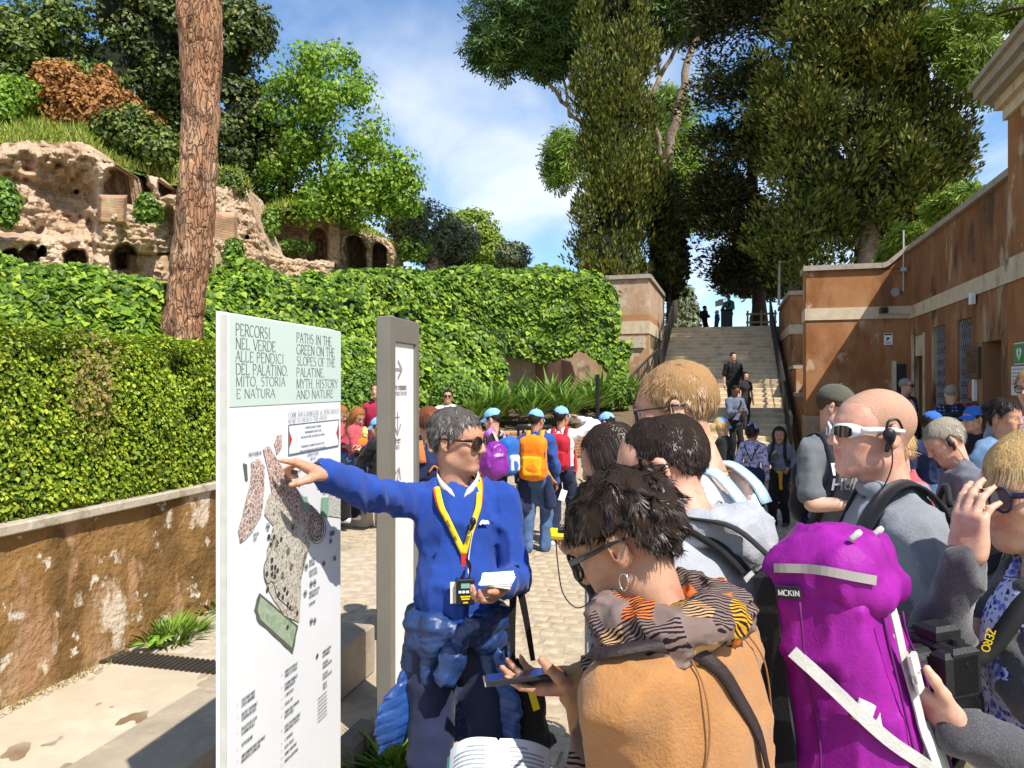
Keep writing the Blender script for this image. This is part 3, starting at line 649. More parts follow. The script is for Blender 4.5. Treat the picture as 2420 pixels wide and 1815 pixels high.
for k, (x, r_, L) in enumerate(mbk):
    c = BA+bd*(x+L/2)+UP*(.035+r_*.064)-bn_*(.018+brng.uniform(-.008,.008)); m1 = MB() if k < 300 else stuffb; m1.bevbox(c, (L/2, .04, .027), .006, RB)
    if k < 300: m1.build('brick', m_brick, bw)
if stuffb.V: stuffb.build('bricks', m_brick, bw)['kind'] = 'stuff'
settle(bw, 0)
bed = obj('planting_bed', [BA-bn_*.1+UP*.8, BB-bn_*.1+UP*.8, P(1600,907,22)*V3(1,1,0)+UP*1.6, P(1150,907,21.5)*V3(1,1,0)+UP*1.3, P(820,907,13.5)*V3(1,1,0)+UP*.9], [(0,1,2),(0,2,3),(0,3,4)], mat('bed_soil', (.13,.09,.05), .95, bump=.5)); tag(bed, kind='structure')

# ------------------------------------------------------------------ ivy
m_ivy = mat('ivy_leaf', (.025,.065,.006), .5, island=[(.075,.155,.010), (.17,.28,.018), (.32,.42,.035)], trans=.22, spec=.3, var=.25, vscale=1.1)
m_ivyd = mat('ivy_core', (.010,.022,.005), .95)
def ivy_sheet(name, label, fun, n, size, wd_=40, hg=30, cut=None, seed=1, lump=.25):
    """fun(u,v) -> world points (v up); leaves hang on the lumpy surface"""
    r = np.random.default_rng(seed); t = thing(name, label, 'ivy')
    def surf(u, v):
        Q = fun(u, v); return Q
    def full(u, v):
        e = 1e-3; Q = surf(u, v); du = surf(u+e, v)-Q; dv = surf(u, v+e)-Q; n_ = unit(np.cross(du, dv)); lp_ = lump*fbm(Q, .9, seed, 3)+.10*vnoise(Q, 2.6, seed+5)
        return Q+n_*lp_[..., None], n_
    uu, vv = np.meshgrid(np.linspace(0, 1, wd_), np.linspace(0, 1, hg), indexing='ij'); Q, n_ = full(uu, vv); Q = Q-n_*.13
    ids = np.arange(wd_*hg).reshape(wd_, hg); Fq = np.stack([ids[:-1,:-1], ids[1:,:-1], ids[1:,1:], ids[:-1,1:]], -1).reshape(-1, 4)
    if cut is not None:
        cm = cut(uu, vv); keep = cm.ravel()[Fq].all(1); Fq = Fq[keep]
    obj('dark_sheet', Q.reshape(-1, 3), Fq, m_ivyd, t, True)  # dark sheet added under the leaves, in place of shaded depth
    u, v = r.uniform(0, 1, n), r.uniform(0, 1, n); Q, n_ = full(u, v)
    if cut is not None: k = cut(u, v); Q, n_ = Q[k], n_[k]
    k = len(Q); e = .35; gx = vnoise(Q, 1.7, seed+7); Q = Q+n_*(r.uniform(-.10, .06, k)+.05*gx)[:, None]
    T = unit(np.array([0, 0, -1.0])+.55*rand_dirs(r, k)+n_*.45); Nf = unit(n_+.45*rand_dirs(r, k)+np.array([0,0,.35]))
    V, F = leaves(IVY, Q, T, Nf, size*r.uniform(.55, 1.3, k)); obj('foliage', V, F, m_ivy, t)
    return settle(t)
def lerp(a, b, t): return a+(b-a)*t
def pxf(px, py, d): return np.stack([(px-CX)/FPX*d, d, CZ-(py-CY)/FPX*d], -1)
def interp(x, xs, ys): return np.interp(x, xs, ys)
# ivy hanging over the retaining wall and climbing to the pier
def f_main(u, v):
    px = lerp(790, 1462, u); top = interp(px, [790, 1000, 1150, 1300, 1400, 1440, 1462], [632, 634, 632, 628, 640, 652, 690]); bot = interp(px, [790, 1000, 1150, 1200, 1280, 1380, 1440, 1462], [800, 830, 850, 830, 850, 822, 870, 880])
    py = lerp(bot, top, v**1.0); d = interp(px, [790, 1000, 1150, 1300, 1462], [19.3, 21.8, 23.0, 22.7, 22.0])+.5*(v-.5)
    over = np.clip((v-.86)/.14, 0, 1); d = d+1.6*over**2
    return pxf(px, py-0*over, d)
ivy_sheet('ivy_curtain', 'thick ivy curtain hanging over the wall left of the stairs', f_main, 19000, .155, seed=21, lump=.16)
def f_trail(u, v):
    px = lerp(1418, 1490, u)+lerp(14, 0, v); py = lerp(930, 820, v); return pxf(px, py+15*np.sin(px*.05), lerp(21.3, 21.9, v)+0*px)
ivy_sheet('ivy_trail', 'ivy trailing down at the foot of the left pier', f_trail, 900, .14, 10, 12, seed=22, lump=.1, cut=lambda u, v: (np.abs(u-.5) < .5*(.35+.65*v)))
def f_mid(u, v):
    px = lerp(560, 1195, u); top = interp(px, [560, 640, 760, 900, 1000, 1100, 1195], [712, 700, 690, 715, 738, 745, 800]); bot = interp(px, [560, 1195], [1010, 985]); py = lerp(bot, top, v)
    d = interp(px, [560, 850, 1195], [12.2, 14.0, 16.2])+1.3*v**1.5+1.6*np.clip((v-.85)/.15, 0, 1)**2; return pxf(px, py, d)
ivy_sheet('ivy_mound', 'rounded ivy mound behind the map board and the grey pylon', f_mid, 15000, .12, seed=23, lump=.35)
def f_dome(u, v):
    px = lerp(480, 860, u); top = interp(px, [480, 570, 620, 700, 800, 860], [690, 640, 636, 640, 630, 634]); py = lerp(760, top, v); d = interp(px, [480, 860], [13.2, 17.2])+1.5*v**2; return pxf(px, py, d)
ivy_sheet('ivy_dome', 'dark rounded ivy dome behind the brown pine trunk', f_dome, 7000, .12, seed=24, lump=.3)
def f_left(u, v):
    px = lerp(-90, 575, u); top = interp(px, [-90, 0, 120, 250, 330, 380, 470, 540, 575], [590, 604, 628, 648, 662, 664, 672, 690, 720]); py = lerp(830, top, v); d = interp(px, [-90, 330, 575], [8.6, 9.6, 11.6])+1.1*v**2; return pxf(px, py, d)
ivy_sheet('ivy_bank', 'bright ivy bank rising behind the clipped hedge', f_left, 15500, .098, seed=25, lump=.25)

# strap leaved plants, bushes in the bed
m_strap = mat('strap_leaf', (.075,.16,.014), .5, island=[(.14,.26,.03), (.23,.34,.055)], trans=.25)
for k, (px, py, d, sz) in enumerate(((1165, 955, 15.4, 1.0), (1215, 935, 16.4, 1.0), (1255, 950, 15.6, .9), (1305, 925, 17.4, 1.05), (1335, 950, 16.0, .9), (1395, 935, 17.6, 1.0), (1425, 915, 18.6, 1.1), (1475, 915, 19.5, 1.0), (1120, 960, 15.0, .9))):
    c = P(px, py+28, d); o = tuft('strap_plant', 'strap leaved plant '+['at the left end of the bed behind the white shirted man', 'behind the boy looking left', 'behind the orange backpack', 'behind the white top boy, upper one', 'behind the white top boy, lower one', 'left of the thin black post', 'tall, right behind the thin black post', 'at the foot of the left pier', 'lowest at the left end of the brick wall'][k], c, .3*sz, 150, .75*sz, 'strap leaved plants in the bed', m_strap, 'plant')
m_bush = mat('bush_leaf', (.06,.13,.012), .5, island=[(.11,.21,.02), (.22,.32,.05)], trans=.22)
def bush(name, label, ells, ncl, per, cr_, size, m, stem=True, cat='bush', droop=.2, tpl=LEAF, seed=0, group=None, flat=.8, shell=.5, base=None):
    r = np.random.default_rng(seed); t = thing(name, label, cat, group=group); Pt, Nn = crown_pts(r, ells, ncl, per, cr_, flat, shell); foliage('crown', m, Pt, Nn, size, r, tpl, droop, t)
    if stem:
        mb = MB(); c = np.asarray(ells[0][0]); b_ = base if base is not None else c-V3(0, 0, ells[0][1][2]*1.15)
        for i in range(3): limbs(mb, r, b_, c+r.normal(size=3)*np.asarray(ells[0][1])*.5, .012*ells[0][1][2]+.02, .01, 5, .05, 5)
        mb.build('trunk', m_twig, t)
    return settle(t)
def E(px, py, rx, ry, d, wt=1, dy=None): return (P(px, py, d), (rx/FPX*d, dy or (rx+ry)/2/FPX*d*.8, ry/FPX*d), wt)
bush('round_bush', 'round light green bush at the right end of the bed', [E(1445, 935, 50, 36, 18.4)], 90, 60, .14, .085, m_bush, seed=31)
bush('low_shrub', 'low leafy shrub behind the seated children', [E(850, 950, 55, 70, 12.2), E(800, 990, 40, 40, 11.6)], 130, 60, .2, .07, m_bush, seed=32)
bush('low_shrub', 'low shrub behind the white shirted man', [E(1075, 940, 60, 40, 15.2)], 90, 60, .17, .08, m_bush, seed=33)
# thin black lamp post and black gate panel in front of the bed
mb = MB(); mb.tube([(0,0,0), (0,0,2.0)], .045, 8); o = mb.build('black_post', mat('post_black', (.015,.015,.016), .45)); p_ = P(1412, 907, 15.6); o.location = (p_[0], p_[1], 0); tag(o, 'thin black post in front of the round bush', 'post')
t = thing('black_bin', 'black slatted bin frame behind the orange backpack boy', 'bin'); m_bb = MATS['post_black']; p0 = P(1262, 907, 12.2)*V3(1,1,0)
for i in range(11):
    a = i/11*2*np.pi; mb = MB(); mb.box(p0+V3(math.cos(a)*.27, math.sin(a)*.27, .55), (.02,.02,.55)); mb.build('slat', m_bb, t)
for z_ in (.1, 1.1):
    mb = MB(); a = np.linspace(0, 2*np.pi, 17); mb.tube(np.stack([p0[0]+.27*np.cos(a), p0[1]+.27*np.sin(a), np.full(17, z_)], 1), .03, 6, cap=False); mb.build('rim', m_bb, t)
settle(t)

# ------------------------------------------------------------------ pine trunk beyond the hedge
m_bark = mat('pine_bark', (.36,.185,.095), .9, [((.10,.052,.03), 5, .53, .63, (1.6,1.6,.35), 8), ((.47,.29,.18), 4, .5, .7, (1.2,1.2,.3)), ((.27,.12,.055), 2, .5, .7)], bump=1, bscale=9, bdist=.05, bstretch=(1.5,1.5,.4), var=.25, vscale=7)
def bark_nodes(m):
    t = m.node_tree; b = t.nodes[m['bsdf']]; tcn = N(t, 'ShaderNodeTexCoord'); mpn = N(t, 'ShaderNodeMapping'); mpn.inputs['Scale'].default_value = (1, 1, .27); t.links.new(tcn.outputs['Object'], mpn.inputs[0])
    nz = N(t, 'ShaderNodeTexNoise'); nz.inputs['Scale'].default_value = 6; t.links.new(mpn.outputs[0], nz.inputs['Vector']); vm = N(t, 'ShaderNodeMix', data_type='RGBA'); vm.inputs[0].default_value = .22; t.links.new(mpn.outputs[0], vm.inputs[6]); t.links.new(nz.outputs['Color'], vm.inputs[7])
    ve = N(t, 'ShaderNodeTexVoronoi', feature='DISTANCE_TO_EDGE'); ve.inputs['Scale'].default_value = 21; t.links.new(vm.outputs[2], ve.inputs['Vector']); mr = N(t, 'ShaderNodeMapRange'); mr.inputs[1].default_value = -.03; mr.inputs[2].default_value = .10; t.links.new(ve.outputs['Distance'], mr.inputs[0])
    src = b.inputs['Base Color'].links[0].from_socket; mx = N(t, 'ShaderNodeMix', data_type='RGBA'); mx.inputs[6].default_value = (.17,.088,.05,1); t.links.new(mr.outputs[0], mx.inputs[0]); t.links.new(src, mx.inputs[7]); t.links.new(mx.outputs[2], b.inputs['Base Color'])
    bp_ = N(t, 'ShaderNodeBump'); bp_.inputs['Strength'].default_value = 1; bp_.inputs['Distance'].default_value = .035; t.links.new(mr.outputs[0], bp_.inputs['Height']); t.links.new(b.inputs['Normal'].links[0].from_socket, bp_.inputs['Normal']); t.links.new(bp_.outputs[0], b.inputs['Normal'])
bark_nodes(m_bark)
pt_ = thing('pine_tree', 'tall pine trunk with flaky orange brown bark beyond the hedge', 'tree'); D = 10.4
ys = [900, 790, 700, 600, 500, 400, 300, 200, 120, 60, 0, -80, -200, -420]; xs = [418, 428, 440, 452, 463, 468, 471, 474, 476, 477, 479, 482, 486, 494]; rs = [48, 43.5, 41, 39.5, 38.5, 38.2, 38, 38.5, 41, 44, 40, 37, 36, 33]
yy = np.linspace(900, -420, 260); cx_ = np.interp(yy, ys[::-1], xs[::-1]); rr_ = np.interp(yy, ys[::-1], rs[::-1])/FPX*D; na = 96; a = np.linspace(0, 2*np.pi, na, endpoint=False)
Ct = pxf(cx_, yy, np.full_like(yy, D)); Q = Ct[:, None]+rr_[:, None, None]*np.stack([np.cos(a), np.sin(a), 0*a], -1)[None]
st = np.array([1,1,.32]); pl = vnoise(Q*st, 9, 41)+.5*vnoise(Q*st, 20, 42); ridge = np.abs(vnoise(Q*np.array([1,1,.42]), 7.5, 43))
dsp = .028*np.clip(ridge*4, 0, 1)+.014*pl+.02*vnoise(Q, 2.2, 44)
nn = np.stack([np.cos(a), np.sin(a), 0*a], -1)[None]; Q = Q+nn*dsp[..., None]
ids = np.arange(260*na).reshape(260, na); nx_ = np.roll(ids, -1, 1); Fq = np.stack([ids[:-1], nx_[:-1], nx_[1:], ids[1:]], -1).reshape(-1, 4)
obj('trunk', Q.reshape(-1, 3), Fq, m_bark, pt_, False)
mb = MB(); mb.tube(pxf(np.array([462, 448, 436, 433, 436]), np.array([100, 62, 40, 8, -40]), np.array([D-.1, D-.12, D-.12, D-.1, D])), [.10,.13,.12,.10,.08], 10); mb.build('branch_stub', m_bark, pt_, True)
settle(pt_)

# ------------------------------------------------------------------ ruins on the slope
def brickmat(name, c1, c2, mort, sx=.28, sz=.07):
    m = mat(name, c1, .92, bump=.6, bscale=14, bdist=.05); t = m.node_tree; b = t.nodes[m['bsdf']]
    tcn = N(t, 'ShaderNodeTexCoord'); sp = N(t, 'ShaderNodeSeparateXYZ'); t.links.new(tcn.outputs['Object'], sp.inputs[0])
    ad = N(t, 'ShaderNodeMath', operation='ADD'); t.links.new(sp.outputs[0], ad.inputs[0]); t.links.new(sp.outputs[1], ad.inputs[1])
    cb = N(t, 'ShaderNodeCombineXYZ'); t.links.new(ad.outputs[0], cb.inputs[0]); t.links.new(sp.outputs[2], cb.inputs[1])
    bt = N(t, 'ShaderNodeTexBrick'); bt.inputs['Color1'].default_value = _rgb(c1); bt.inputs['Color2'].default_value = _rgb(c2); bt.inputs['Mortar'].default_value = _rgb(mort)
    bt.inputs['Scale'].default_value = 1; bt.inputs['Brick Width'].default_value = sx*2; bt.inputs['Row Height'].default_value = sz*2; bt.inputs['Mortar Size'].default_value = .028; bt.inputs['Mortar Smooth'].default_value = .4
    t.links.new(cb.outputs[0], bt.inputs['Vector'])
    nz = N(t, 'ShaderNodeTexNoise'); nz.inputs['Scale'].default_value = .7; nz.inputs['Detail'].default_value = 8; t.links.new(tcn.outputs['Object'], nz.inputs['Vector'])
    mr = N(t, 'ShaderNodeMapRange'); mr.inputs[1].default_value = .45; mr.inputs[2].default_value = .62; t.links.new(nz.outputs['Fac'], mr.inputs[0])
    mx = N(t, 'ShaderNodeMix', data_type='RGBA'); mx.inputs[7].default_value = (.44,.31,.19,1); t.links.new(mr.outputs[0], mx.inputs[0]); t.links.new(bt.outputs['Color'], mx.inputs[6])
    t.links.new(mx.outputs[2], b.inputs['Base Color']); return m
m_ruin = mat('ruin_concrete', (.50,.35,.23), .95, [((.58,.45,.32), .35, .45, .65), ((.37,.22,.13), 1.1, .52, .70), ((.20,.125,.08), 3.2, .60, .72, (1,1,.8), 9), ((.56,.46,.34), 2.0, .58, .7), ((.32,.19,.11), 2.2, .55, .66, (.5,.5,6), 8)], bump=1, bscale=5, bdist=.2, var=.25, vscale=4)
m_rbrick = brickmat('ruin_brick', (.36,.16,.075), (.44,.24,.13), (.42,.32,.21)); m_rband = brickmat('ruin_band', (.40,.25,.14), (.33,.18,.10), (.24,.15,.09), .5, .05)
def sstep(a, b, x): t = np.clip((x-a)/(b-a), 0, 1); return t*t*(3-2*t)
def hole(px, py, cx, cy, rx, ry, soft=.12, arch=True):
    wq = np.stack([px*.02+cx, py*.02, 0*px], -1); px = px+.22*rx*vnoise(wq, 1.3, 55)+.12*rx*vnoise(wq, 4, 56); py = py+.22*ry*vnoise(wq, 1.3, 57)+.10*ry*vnoise(wq, 4, 58)
    x = np.abs((px-cx)/rx); y = (py-cy)/ry
    if arch: r = np.where(y < 0, np.sqrt(x*x+y*y), np.maximum(x, y))
    else: r = np.sqrt(x*x+y*y)
    return 1-sstep(1-soft, 1+soft, r)
def ruin(par, name, m, px0, px1, topx, topy, botx, boty, dx, dd, relief, step=3.0, thick=2.0, amp=.34, seed=50):
    nx_ = int((px1-px0)/step)+1; ny = 110; pxs = np.linspace(px0, px1, nx_); tp = np.interp(pxs, topx, topy); bt = np.interp(pxs, botx, boty)
    tp = tp+4*vnoise(np.stack([pxs, 0*pxs, 0*pxs], -1), .06, seed)+2.5*vnoise(np.stack([pxs, 0*pxs, 0*pxs], -1), .17, seed+1)
    v = np.linspace(0, 1, ny); PX = np.repeat(pxs[:, None], ny, 1); PY = bt[:, None]+(tp-bt)[:, None]*v[None]; Dd = np.repeat(np.interp(pxs, dx, dd)[:, None], ny, 1)
    Q = pxf(PX, PY, Dd); r_ = relief(PX, PY)+amp*fbm(Q, .42, seed, 3)+.22*fbm(Q, 1.5, seed+3, 4)+.11*vnoise(Q, 6, seed+4)+.07*vnoise(Q, 13, seed+5)+.10*vnoise(Q*np.array([.5,.5,5.0]), 1.6, seed+6); rnd = .8*sstep(.9, 1, v)[None]**2
    Q = pxf(PX, PY, Dd-r_+rnd)
    bk = Q[:, -1:]+V3(0, thick, -.1); bk2 = bk+V3(0, 1.2, -3.5); Q = np.concatenate([Q, bk, bk2], 1); ny += 2
    ids = np.arange(nx_*ny).reshape(nx_, ny); Fq = np.stack([ids[:-1,:-1], ids[1:,:-1], ids[1:,1:], ids[:-1,1:]], -1).reshape(-1, 4)
    return obj(name, Q.reshape(-1, 3), Fq, m, par, False)
r1 = thing('vaulted_ruin', 'large eroded vaulted ruin face on the left slope', 'ruin')
def rel1(x, y):
    r = -1.15*hole(x, y, 95, 560, 130, 190, .34)-.5*hole(x, y, 170, 470, 60, 90, .5, False)+0*x
    r += .7*hole(x, y, 30, 560, 75, 150, .15)                                    # pale plaster remains inside the vault
    r += .45*hole(x, y, 250, 520, 26, 190, .3, False)
    r -= 3.0*hole(x, y, 300, 440, 52, 56, .14)*(1-sstep(30, 60, (y-440)+.5*(300-x)))
    r -= 2.6*hole(x, y, 402, 440, 26, 26, .15)
    r -= 1.0*hole(x, y, 395, 560, 24, 80, .15, False)
    r += .9*sstep(545, 570, y)*(1-sstep(200, 250, x))                                # ledge low on the left
    for cx, cy, rx, ry in ((22, 606, 20, 22), (70, 600, 22, 26), (100, 592, 9, 14), (178, 612, 26, 26), (290, 606, 30, 30)): r -= 2.2*hole(x, y, cx, cy, rx, ry, .2)
    r -= 1.0*sstep(595, 603, y)*sstep(270, 285, x)*(1-sstep(420, 430, x))
    r += .5*hole(x, y, 520, 540, 60, 110, .4, False)
    for cx, cy, rx in ((182, 452, 5), (530, 533, 4), (548, 530, 4), (584, 560, 4), (570, 600, 6), (555, 506, 4)): r -= .9*hole(x, y, cx, cy, rx, rx, .3, False)
    return r
T1x = [-120, 0, 60, 130, 190, 222, 245, 330, 420, 500, 560, 585, 612, 640, 690, 790]; T1y = [325, 338, 332, 338, 334, 350, 378, 404, 432, 428, 424, 445, 515, 590, 612, 618]
ruin(r1, 'face', m_ruin, -120, 790, T1x, T1y, [-120, 300, 460, 560, 700, 790], [670, 690, 720, 700, 668, 660], [-120, 200, 500, 790], [25, 27, 30, 35], rel1, step=2.6)
mb = MB()
def rband(px0, px1, py0, py1, d0, d1, off, m, nm, seed):
    nx_ = 50; ny = 24; pxs = np.linspace(px0, px1, nx_); PX = np.repeat(pxs[:, None], ny, 1); PY = np.repeat(np.linspace(py1, py0, ny)[None], nx_, 0); Dd = np.repeat(np.linspace(d0, d1, nx_)[:, None], ny, 1)-off
    Q = pxf(PX, PY, Dd); ed = np.minimum(np.minimum(PX-px0, px1-PX)/8, np.minimum(PY-py0, py1-PY)/6).clip(0, 1); Dd = Dd+(1-ed)*.35+.07*fbm(Q, 1.5, seed, 3); Q = pxf(PX+3*vnoise(Q, .9, seed), PY+3*vnoise(Q, 1.1, seed+1), Dd)
    ids = np.arange(nx_*ny).reshape(nx_, ny); Fq = np.stack([ids[:-1,:-1], ids[1:,:-1], ids[1:,1:], ids[:-1,1:]], -1).reshape(-1, 4); obj(nm, Q.reshape(-1, 3), Fq, m, r1, True)
rband(232, 300, 460, 530, 27.4, 27.9, .55, m_rband, 'brick_course', 61); rband(500, 560, 500, 690, 30.0, 31.0, .75, m_rband, 'brick_course', 63); rband(300, 420, 600, 665, 28.2, 29.4, -.9, m_rband, 'brick_course', 65)
settle(r1)
r2 = thing('brick_ruin', 'red brick ruin with a niche above the ivy', 'ruin')
def rel2(x, y):
    r = -1.2*hole(x, y, 752, 575, 22, 42, .1)*1.0; r += .55*sstep(772, 778, x)*(1-sstep(795, 803, x)); r -= .5*sstep(600, 640, x)*0
    r += .9*sstep(560, 640, y)*(1-sstep(690, 740, x)); r -= .7*hole(x, y, 755, 590, 8, 30, .2); return r
ruin(r2, 'wall', m_rbrick, 590, 803, [590, 610, 680, 740, 772, 795, 803], [486, 480, 478, 482, 492, 503, 508], [590, 803], [640, 645], [590, 803], [36.5, 37.5], rel2, step=2.4, amp=.18, seed=70); settle(r2)
r3 = thing('arched_ruin', 'low ruin with two dark arches above the ivy', 'ruin')
def rel3(x, y): return -3.2*hole(x, y, 838, 600, 23, 42, .08)-3.0*hole(x, y, 898, 605, 17, 34, .08)-1.2*sstep(925, 945, x)
ruin(r3, 'wall', m_ruin, 800, 945, [800, 830, 870, 905, 925, 940, 945], [534, 538, 548, 560, 576, 600, 630], [800, 945], [645, 645], [800, 945], [38.5, 40], rel3, step=1.8, amp=.14, seed=80); settle(r3)
r4 = thing('ruin_stub', 'small isolated ruin stub right of the two arches', 'ruin')
ruin(r4, 'wall', m_ruin, 1004, 1052, [1004, 1012, 1030, 1045, 1052], [566, 556, 554, 560, 575], [1004, 1052], [640, 640], [1004, 1052], [42, 42.6], lambda x, y: 0*x-.8*hole(x, y, 1044, 600, 8, 30, .2), step=2, amp=.15, seed=90); settle(r4)

# grassy slope behind and between the ruins
m_slope = mat('slope_grass', (.14,.19,.03), .95, [((.27,.28,.05), .6, .45, .65), ((.26,.18,.10), .9, .58, .7), ((.07,.12,.02), 1.6, .5, .7)], bump=1, bscale=6, bdist=.1)
def slope_f(px, v):
    top = np.interp(px, T1x+[805, 870, 940, 1060, 1300], [y+6 for y in T1y[:-3]]+[505, 490, 500, 540, 560, 600, 625, 645]); dr_ = np.interp(px, [-120, 200, 500, 790, 1052, 1300], [26.5, 28.5, 31.5, 37.5, 43.5, 48])
    rise_ = np.interp(px, [-120, 200, 420, 620, 900, 1300], [170, 150, 110, 50, 30, 0]); return pxf(px, top-rise_*v**.8+0*px, dr_+16*v)
nx_, ny = 150, 26; PX, Vq = np.meshgrid(np.linspace(-200, 1300, nx_), np.linspace(0, 1, ny), indexing='ij'); Q = slope_f(PX, Vq); Q[..., 2] += .25*fbm(Q, .5, 95, 3)
ids = np.arange(nx_*ny).reshape(nx_, ny); Fq = np.stack([ids[:-1,:-1], ids[1:,:-1], ids[1:,1:], ids[:-1,1:]], -1).reshape(-1, 4)
tag(obj('hillside', Q.reshape(-1, 3), Fq, m_slope, None, True), kind='structure')
# lower part of the slope, from the hedge bank up to the ruin foot
PX, Vq = np.meshgrid(np.linspace(-200, 1500, 90), np.linspace(0, 1, 14), indexing='ij'); y0 = np.interp(PX, [-200, 500, 1500], [900, 905, 900]); y1 = np.interp(PX, [-200, 300, 560, 800, 1100, 1500], [655, 660, 668, 630, 640, 655]); d0 = np.interp(PX, [-200, 560, 950, 1150, 1500], [9.8, 13.2, 19.5, 27, 29]); d1 = np.interp(PX, [-200, 500, 800, 1500], [24.5, 30, 39.5, 50])
Q = pxf(PX, lerp(y0, y1, np.sin(Vq*np.pi/2)), lerp(d0, d1, Vq)); ids = np.arange(90*14).reshape(90, 14); Fq = np.stack([ids[:-1,:-1], ids[1:,:-1], ids[1:,1:], ids[:-1,1:]], -1).reshape(-1, 4)
tag(obj('lower_slope', Q.reshape(-1, 3), Fq, m_slope, None, True), kind='structure')
n = 15000; px = rng.uniform(-150, 960, n); v = rng.uniform(0, 1, n)**1.6*.8; keep = (px < 460) | (v < .25); px, v = px[keep], v[keep]; n = len(px); Q = slope_f(px, v); Q[:, 2] += .1
V, F = leaves(BLADE, Q, unit(UP+.5*rand_dirs(rng, n)), rand_dirs(rng, n), .42*rng.uniform(.5, 1.3, n)); V = V
m_sgr = mat('slope_blades', (.13,.20,.02), .7, island=[(.24,.30,.035), (.36,.36,.08)], trans=.2); tag(obj('slope_grass', V, F, m_sgr), 'grass growing on the slope above the ruins', 'grass', kind='stuff')
# creeping plants on the ruins
m_creep = MATS['bush_leaf']
for k, (px, py, rx, ry, d, lab) in enumerate(((640, 530, 14, 40, 33.5, 'green creeper beside the red brick ruin'), (690, 585, 55, 14, 36.0, 'green creeper at the foot of the red brick ruin'), (350, 490, 18, 34, 27.2, 'green creeper under the small dark arch of the vaulted ruin'), (12, 480, 16, 50, 24.4, 'green creeper at the left edge of the vaulted ruin'), (970, 590, 45, 30, 40, 'leafy growth between arches and ruin stub'), (555, 600, 12, 30, 30.0, 'small creeper low on the vaulted ruin'))):
    r = np.random.default_rng(100+k); pt, nn2 = crown_pts(r, [E(px, py, rx, ry, d, 1, .35)], 26, 55, .3, .8, .2); t = thing('creeper', lab, 'plant'); foliage('crown', m_creep, pt, nn2, .17, r, parent=t); settle(t)
# ------------------------------------------------------------------ trees
def tree(name, label, ells, ncl, per, cr_, size, m, trunks, tpl=LEAF, droop=.25, seed=0, flat=.75, shell=.5, tm=None, jit=.7, up=0, cat='tree', bulge=None, core=0):
    r = np.random.default_rng(seed); t = thing(name, label, cat); Pt, Nn = crown_pts(r, ells, ncl, per, cr_, flat, shell, bulge)
    if up:
        n = len(Pt); T = unit(np.array([0, 0, 1.0])*up+.8*Nn*np.array([1,1,.2])+.5*rand_dirs(r, n)); V, F = leaves(tpl, Pt, T, unit(Nn+jit*rand_dirs(r, n)), size*r.uniform(.6, 1.4, n)); obj('crown', V, F, m, t)
    else: foliage('crown', m, Pt, Nn, size, r, tpl, droop, t, jit)
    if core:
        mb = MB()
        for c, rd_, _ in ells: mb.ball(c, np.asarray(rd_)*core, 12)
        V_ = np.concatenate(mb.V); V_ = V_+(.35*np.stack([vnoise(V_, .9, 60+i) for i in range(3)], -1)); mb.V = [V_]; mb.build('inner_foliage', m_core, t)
    mb = MB()
    for (a_, b_, r0, r1) in trunks: limbs(mb, r, a_, b_, r0, r1, 8, .02, 9)
    mb.build('trunk', tm or m_tbark, t, True); return settle(t)
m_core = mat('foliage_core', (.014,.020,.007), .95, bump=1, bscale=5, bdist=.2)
m_tbark = mat('dark_bark', (.075,.052,.036), .95, bump=.6, bscale=8, bdist=.05)
m_gbark = mat('grey_bark', (.27,.20,.14), .95, [((.13,.09,.06), 3, .5, .65, (1,1,.3))], bump=.8, bscale=8, bdist=.06)
m_oak = mat('oak_leaf', (.024,.048,.006), .5, island=[(.055,.10,.010), (.11,.16,.016), (.22,.25,.035)], trans=.15, var=.3, vscale=.25)
m_oakd = mat('holm_leaf', (.014,.028,.005), .5, island=[(.036,.060,.009), (.08,.11,.014), (.17,.18,.03)], trans=.1, var=.35, vscale=.25)
m_bright = mat('spring_leaf', (.06,.14,.010), .5, island=[(.13,.25,.014), (.21,.34,.022), (.33,.44,.05)], trans=.35, var=.3, vscale=.3)
m_olive = mat('olive_leaf', (.075,.10,.045), .5, island=[(.13,.155,.075), (.19,.21,.11)], trans=.1)
m_lime = mat('lime_leaf', (.13,.22,.015), .5, island=[(.22,.32,.03), (.30,.38,.05)], trans=.3)
m_dead = mat('dead_leaf', (.30,.13,.03), .75, island=[(.42,.20,.06), (.20,.08,.02)], trans=.15)
m_cyp = mat('cypress_spray', (.024,.042,.007), .65, island=[(.065,.092,.013), (.14,.16,.024), (.27,.24,.05)], trans=.08, var=.45, vscale=.55, spec=.2)
m_cyp2 = mat('cypress_dark', (.010,.018,.005), .6, island=[(.022,.032,.007), (.05,.055,.012), (.10,.085,.02)], trans=.05, var=.4, vscale=.4, spec=.2)
m_pine = mat('pine_needle', (.022,.055,.008), .55, island=[(.05,.10,.014), (.10,.16,.022)], trans=.15, var=.3, vscale=.3)
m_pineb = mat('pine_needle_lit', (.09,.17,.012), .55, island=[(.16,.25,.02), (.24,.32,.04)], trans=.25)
tree('oak_tree', 'leafy mid green oak at the upper left', [E(95,150,140,120,37), E(40,260,100,90,35), E(150,70,110,90,38), E(20,110,60,70,36), E(190,250,70,80,36)], 420, 44, .75, .26, m_oak, [(P(120,330,38), P(110,150,38), .3, .12)], seed=201, bulge=(80, .9, .8))
tree('holm_oak', 'dark holm oak behind the pine trunk', [E(300,40,130,110,41), E(360,130,120,150,41), E(270,170,90,110,40), E(420,240,50,100,42), E(420,60,80,100,41)], 480, 44, .75, .25, m_oakd, [(P(x,320,41.5), P(x-20+i*12,140,41.5), .16, .08) for i, x in enumerate((345, 372, 392, 408))], seed=202, bulge=(80, .9, .8), core=.55)
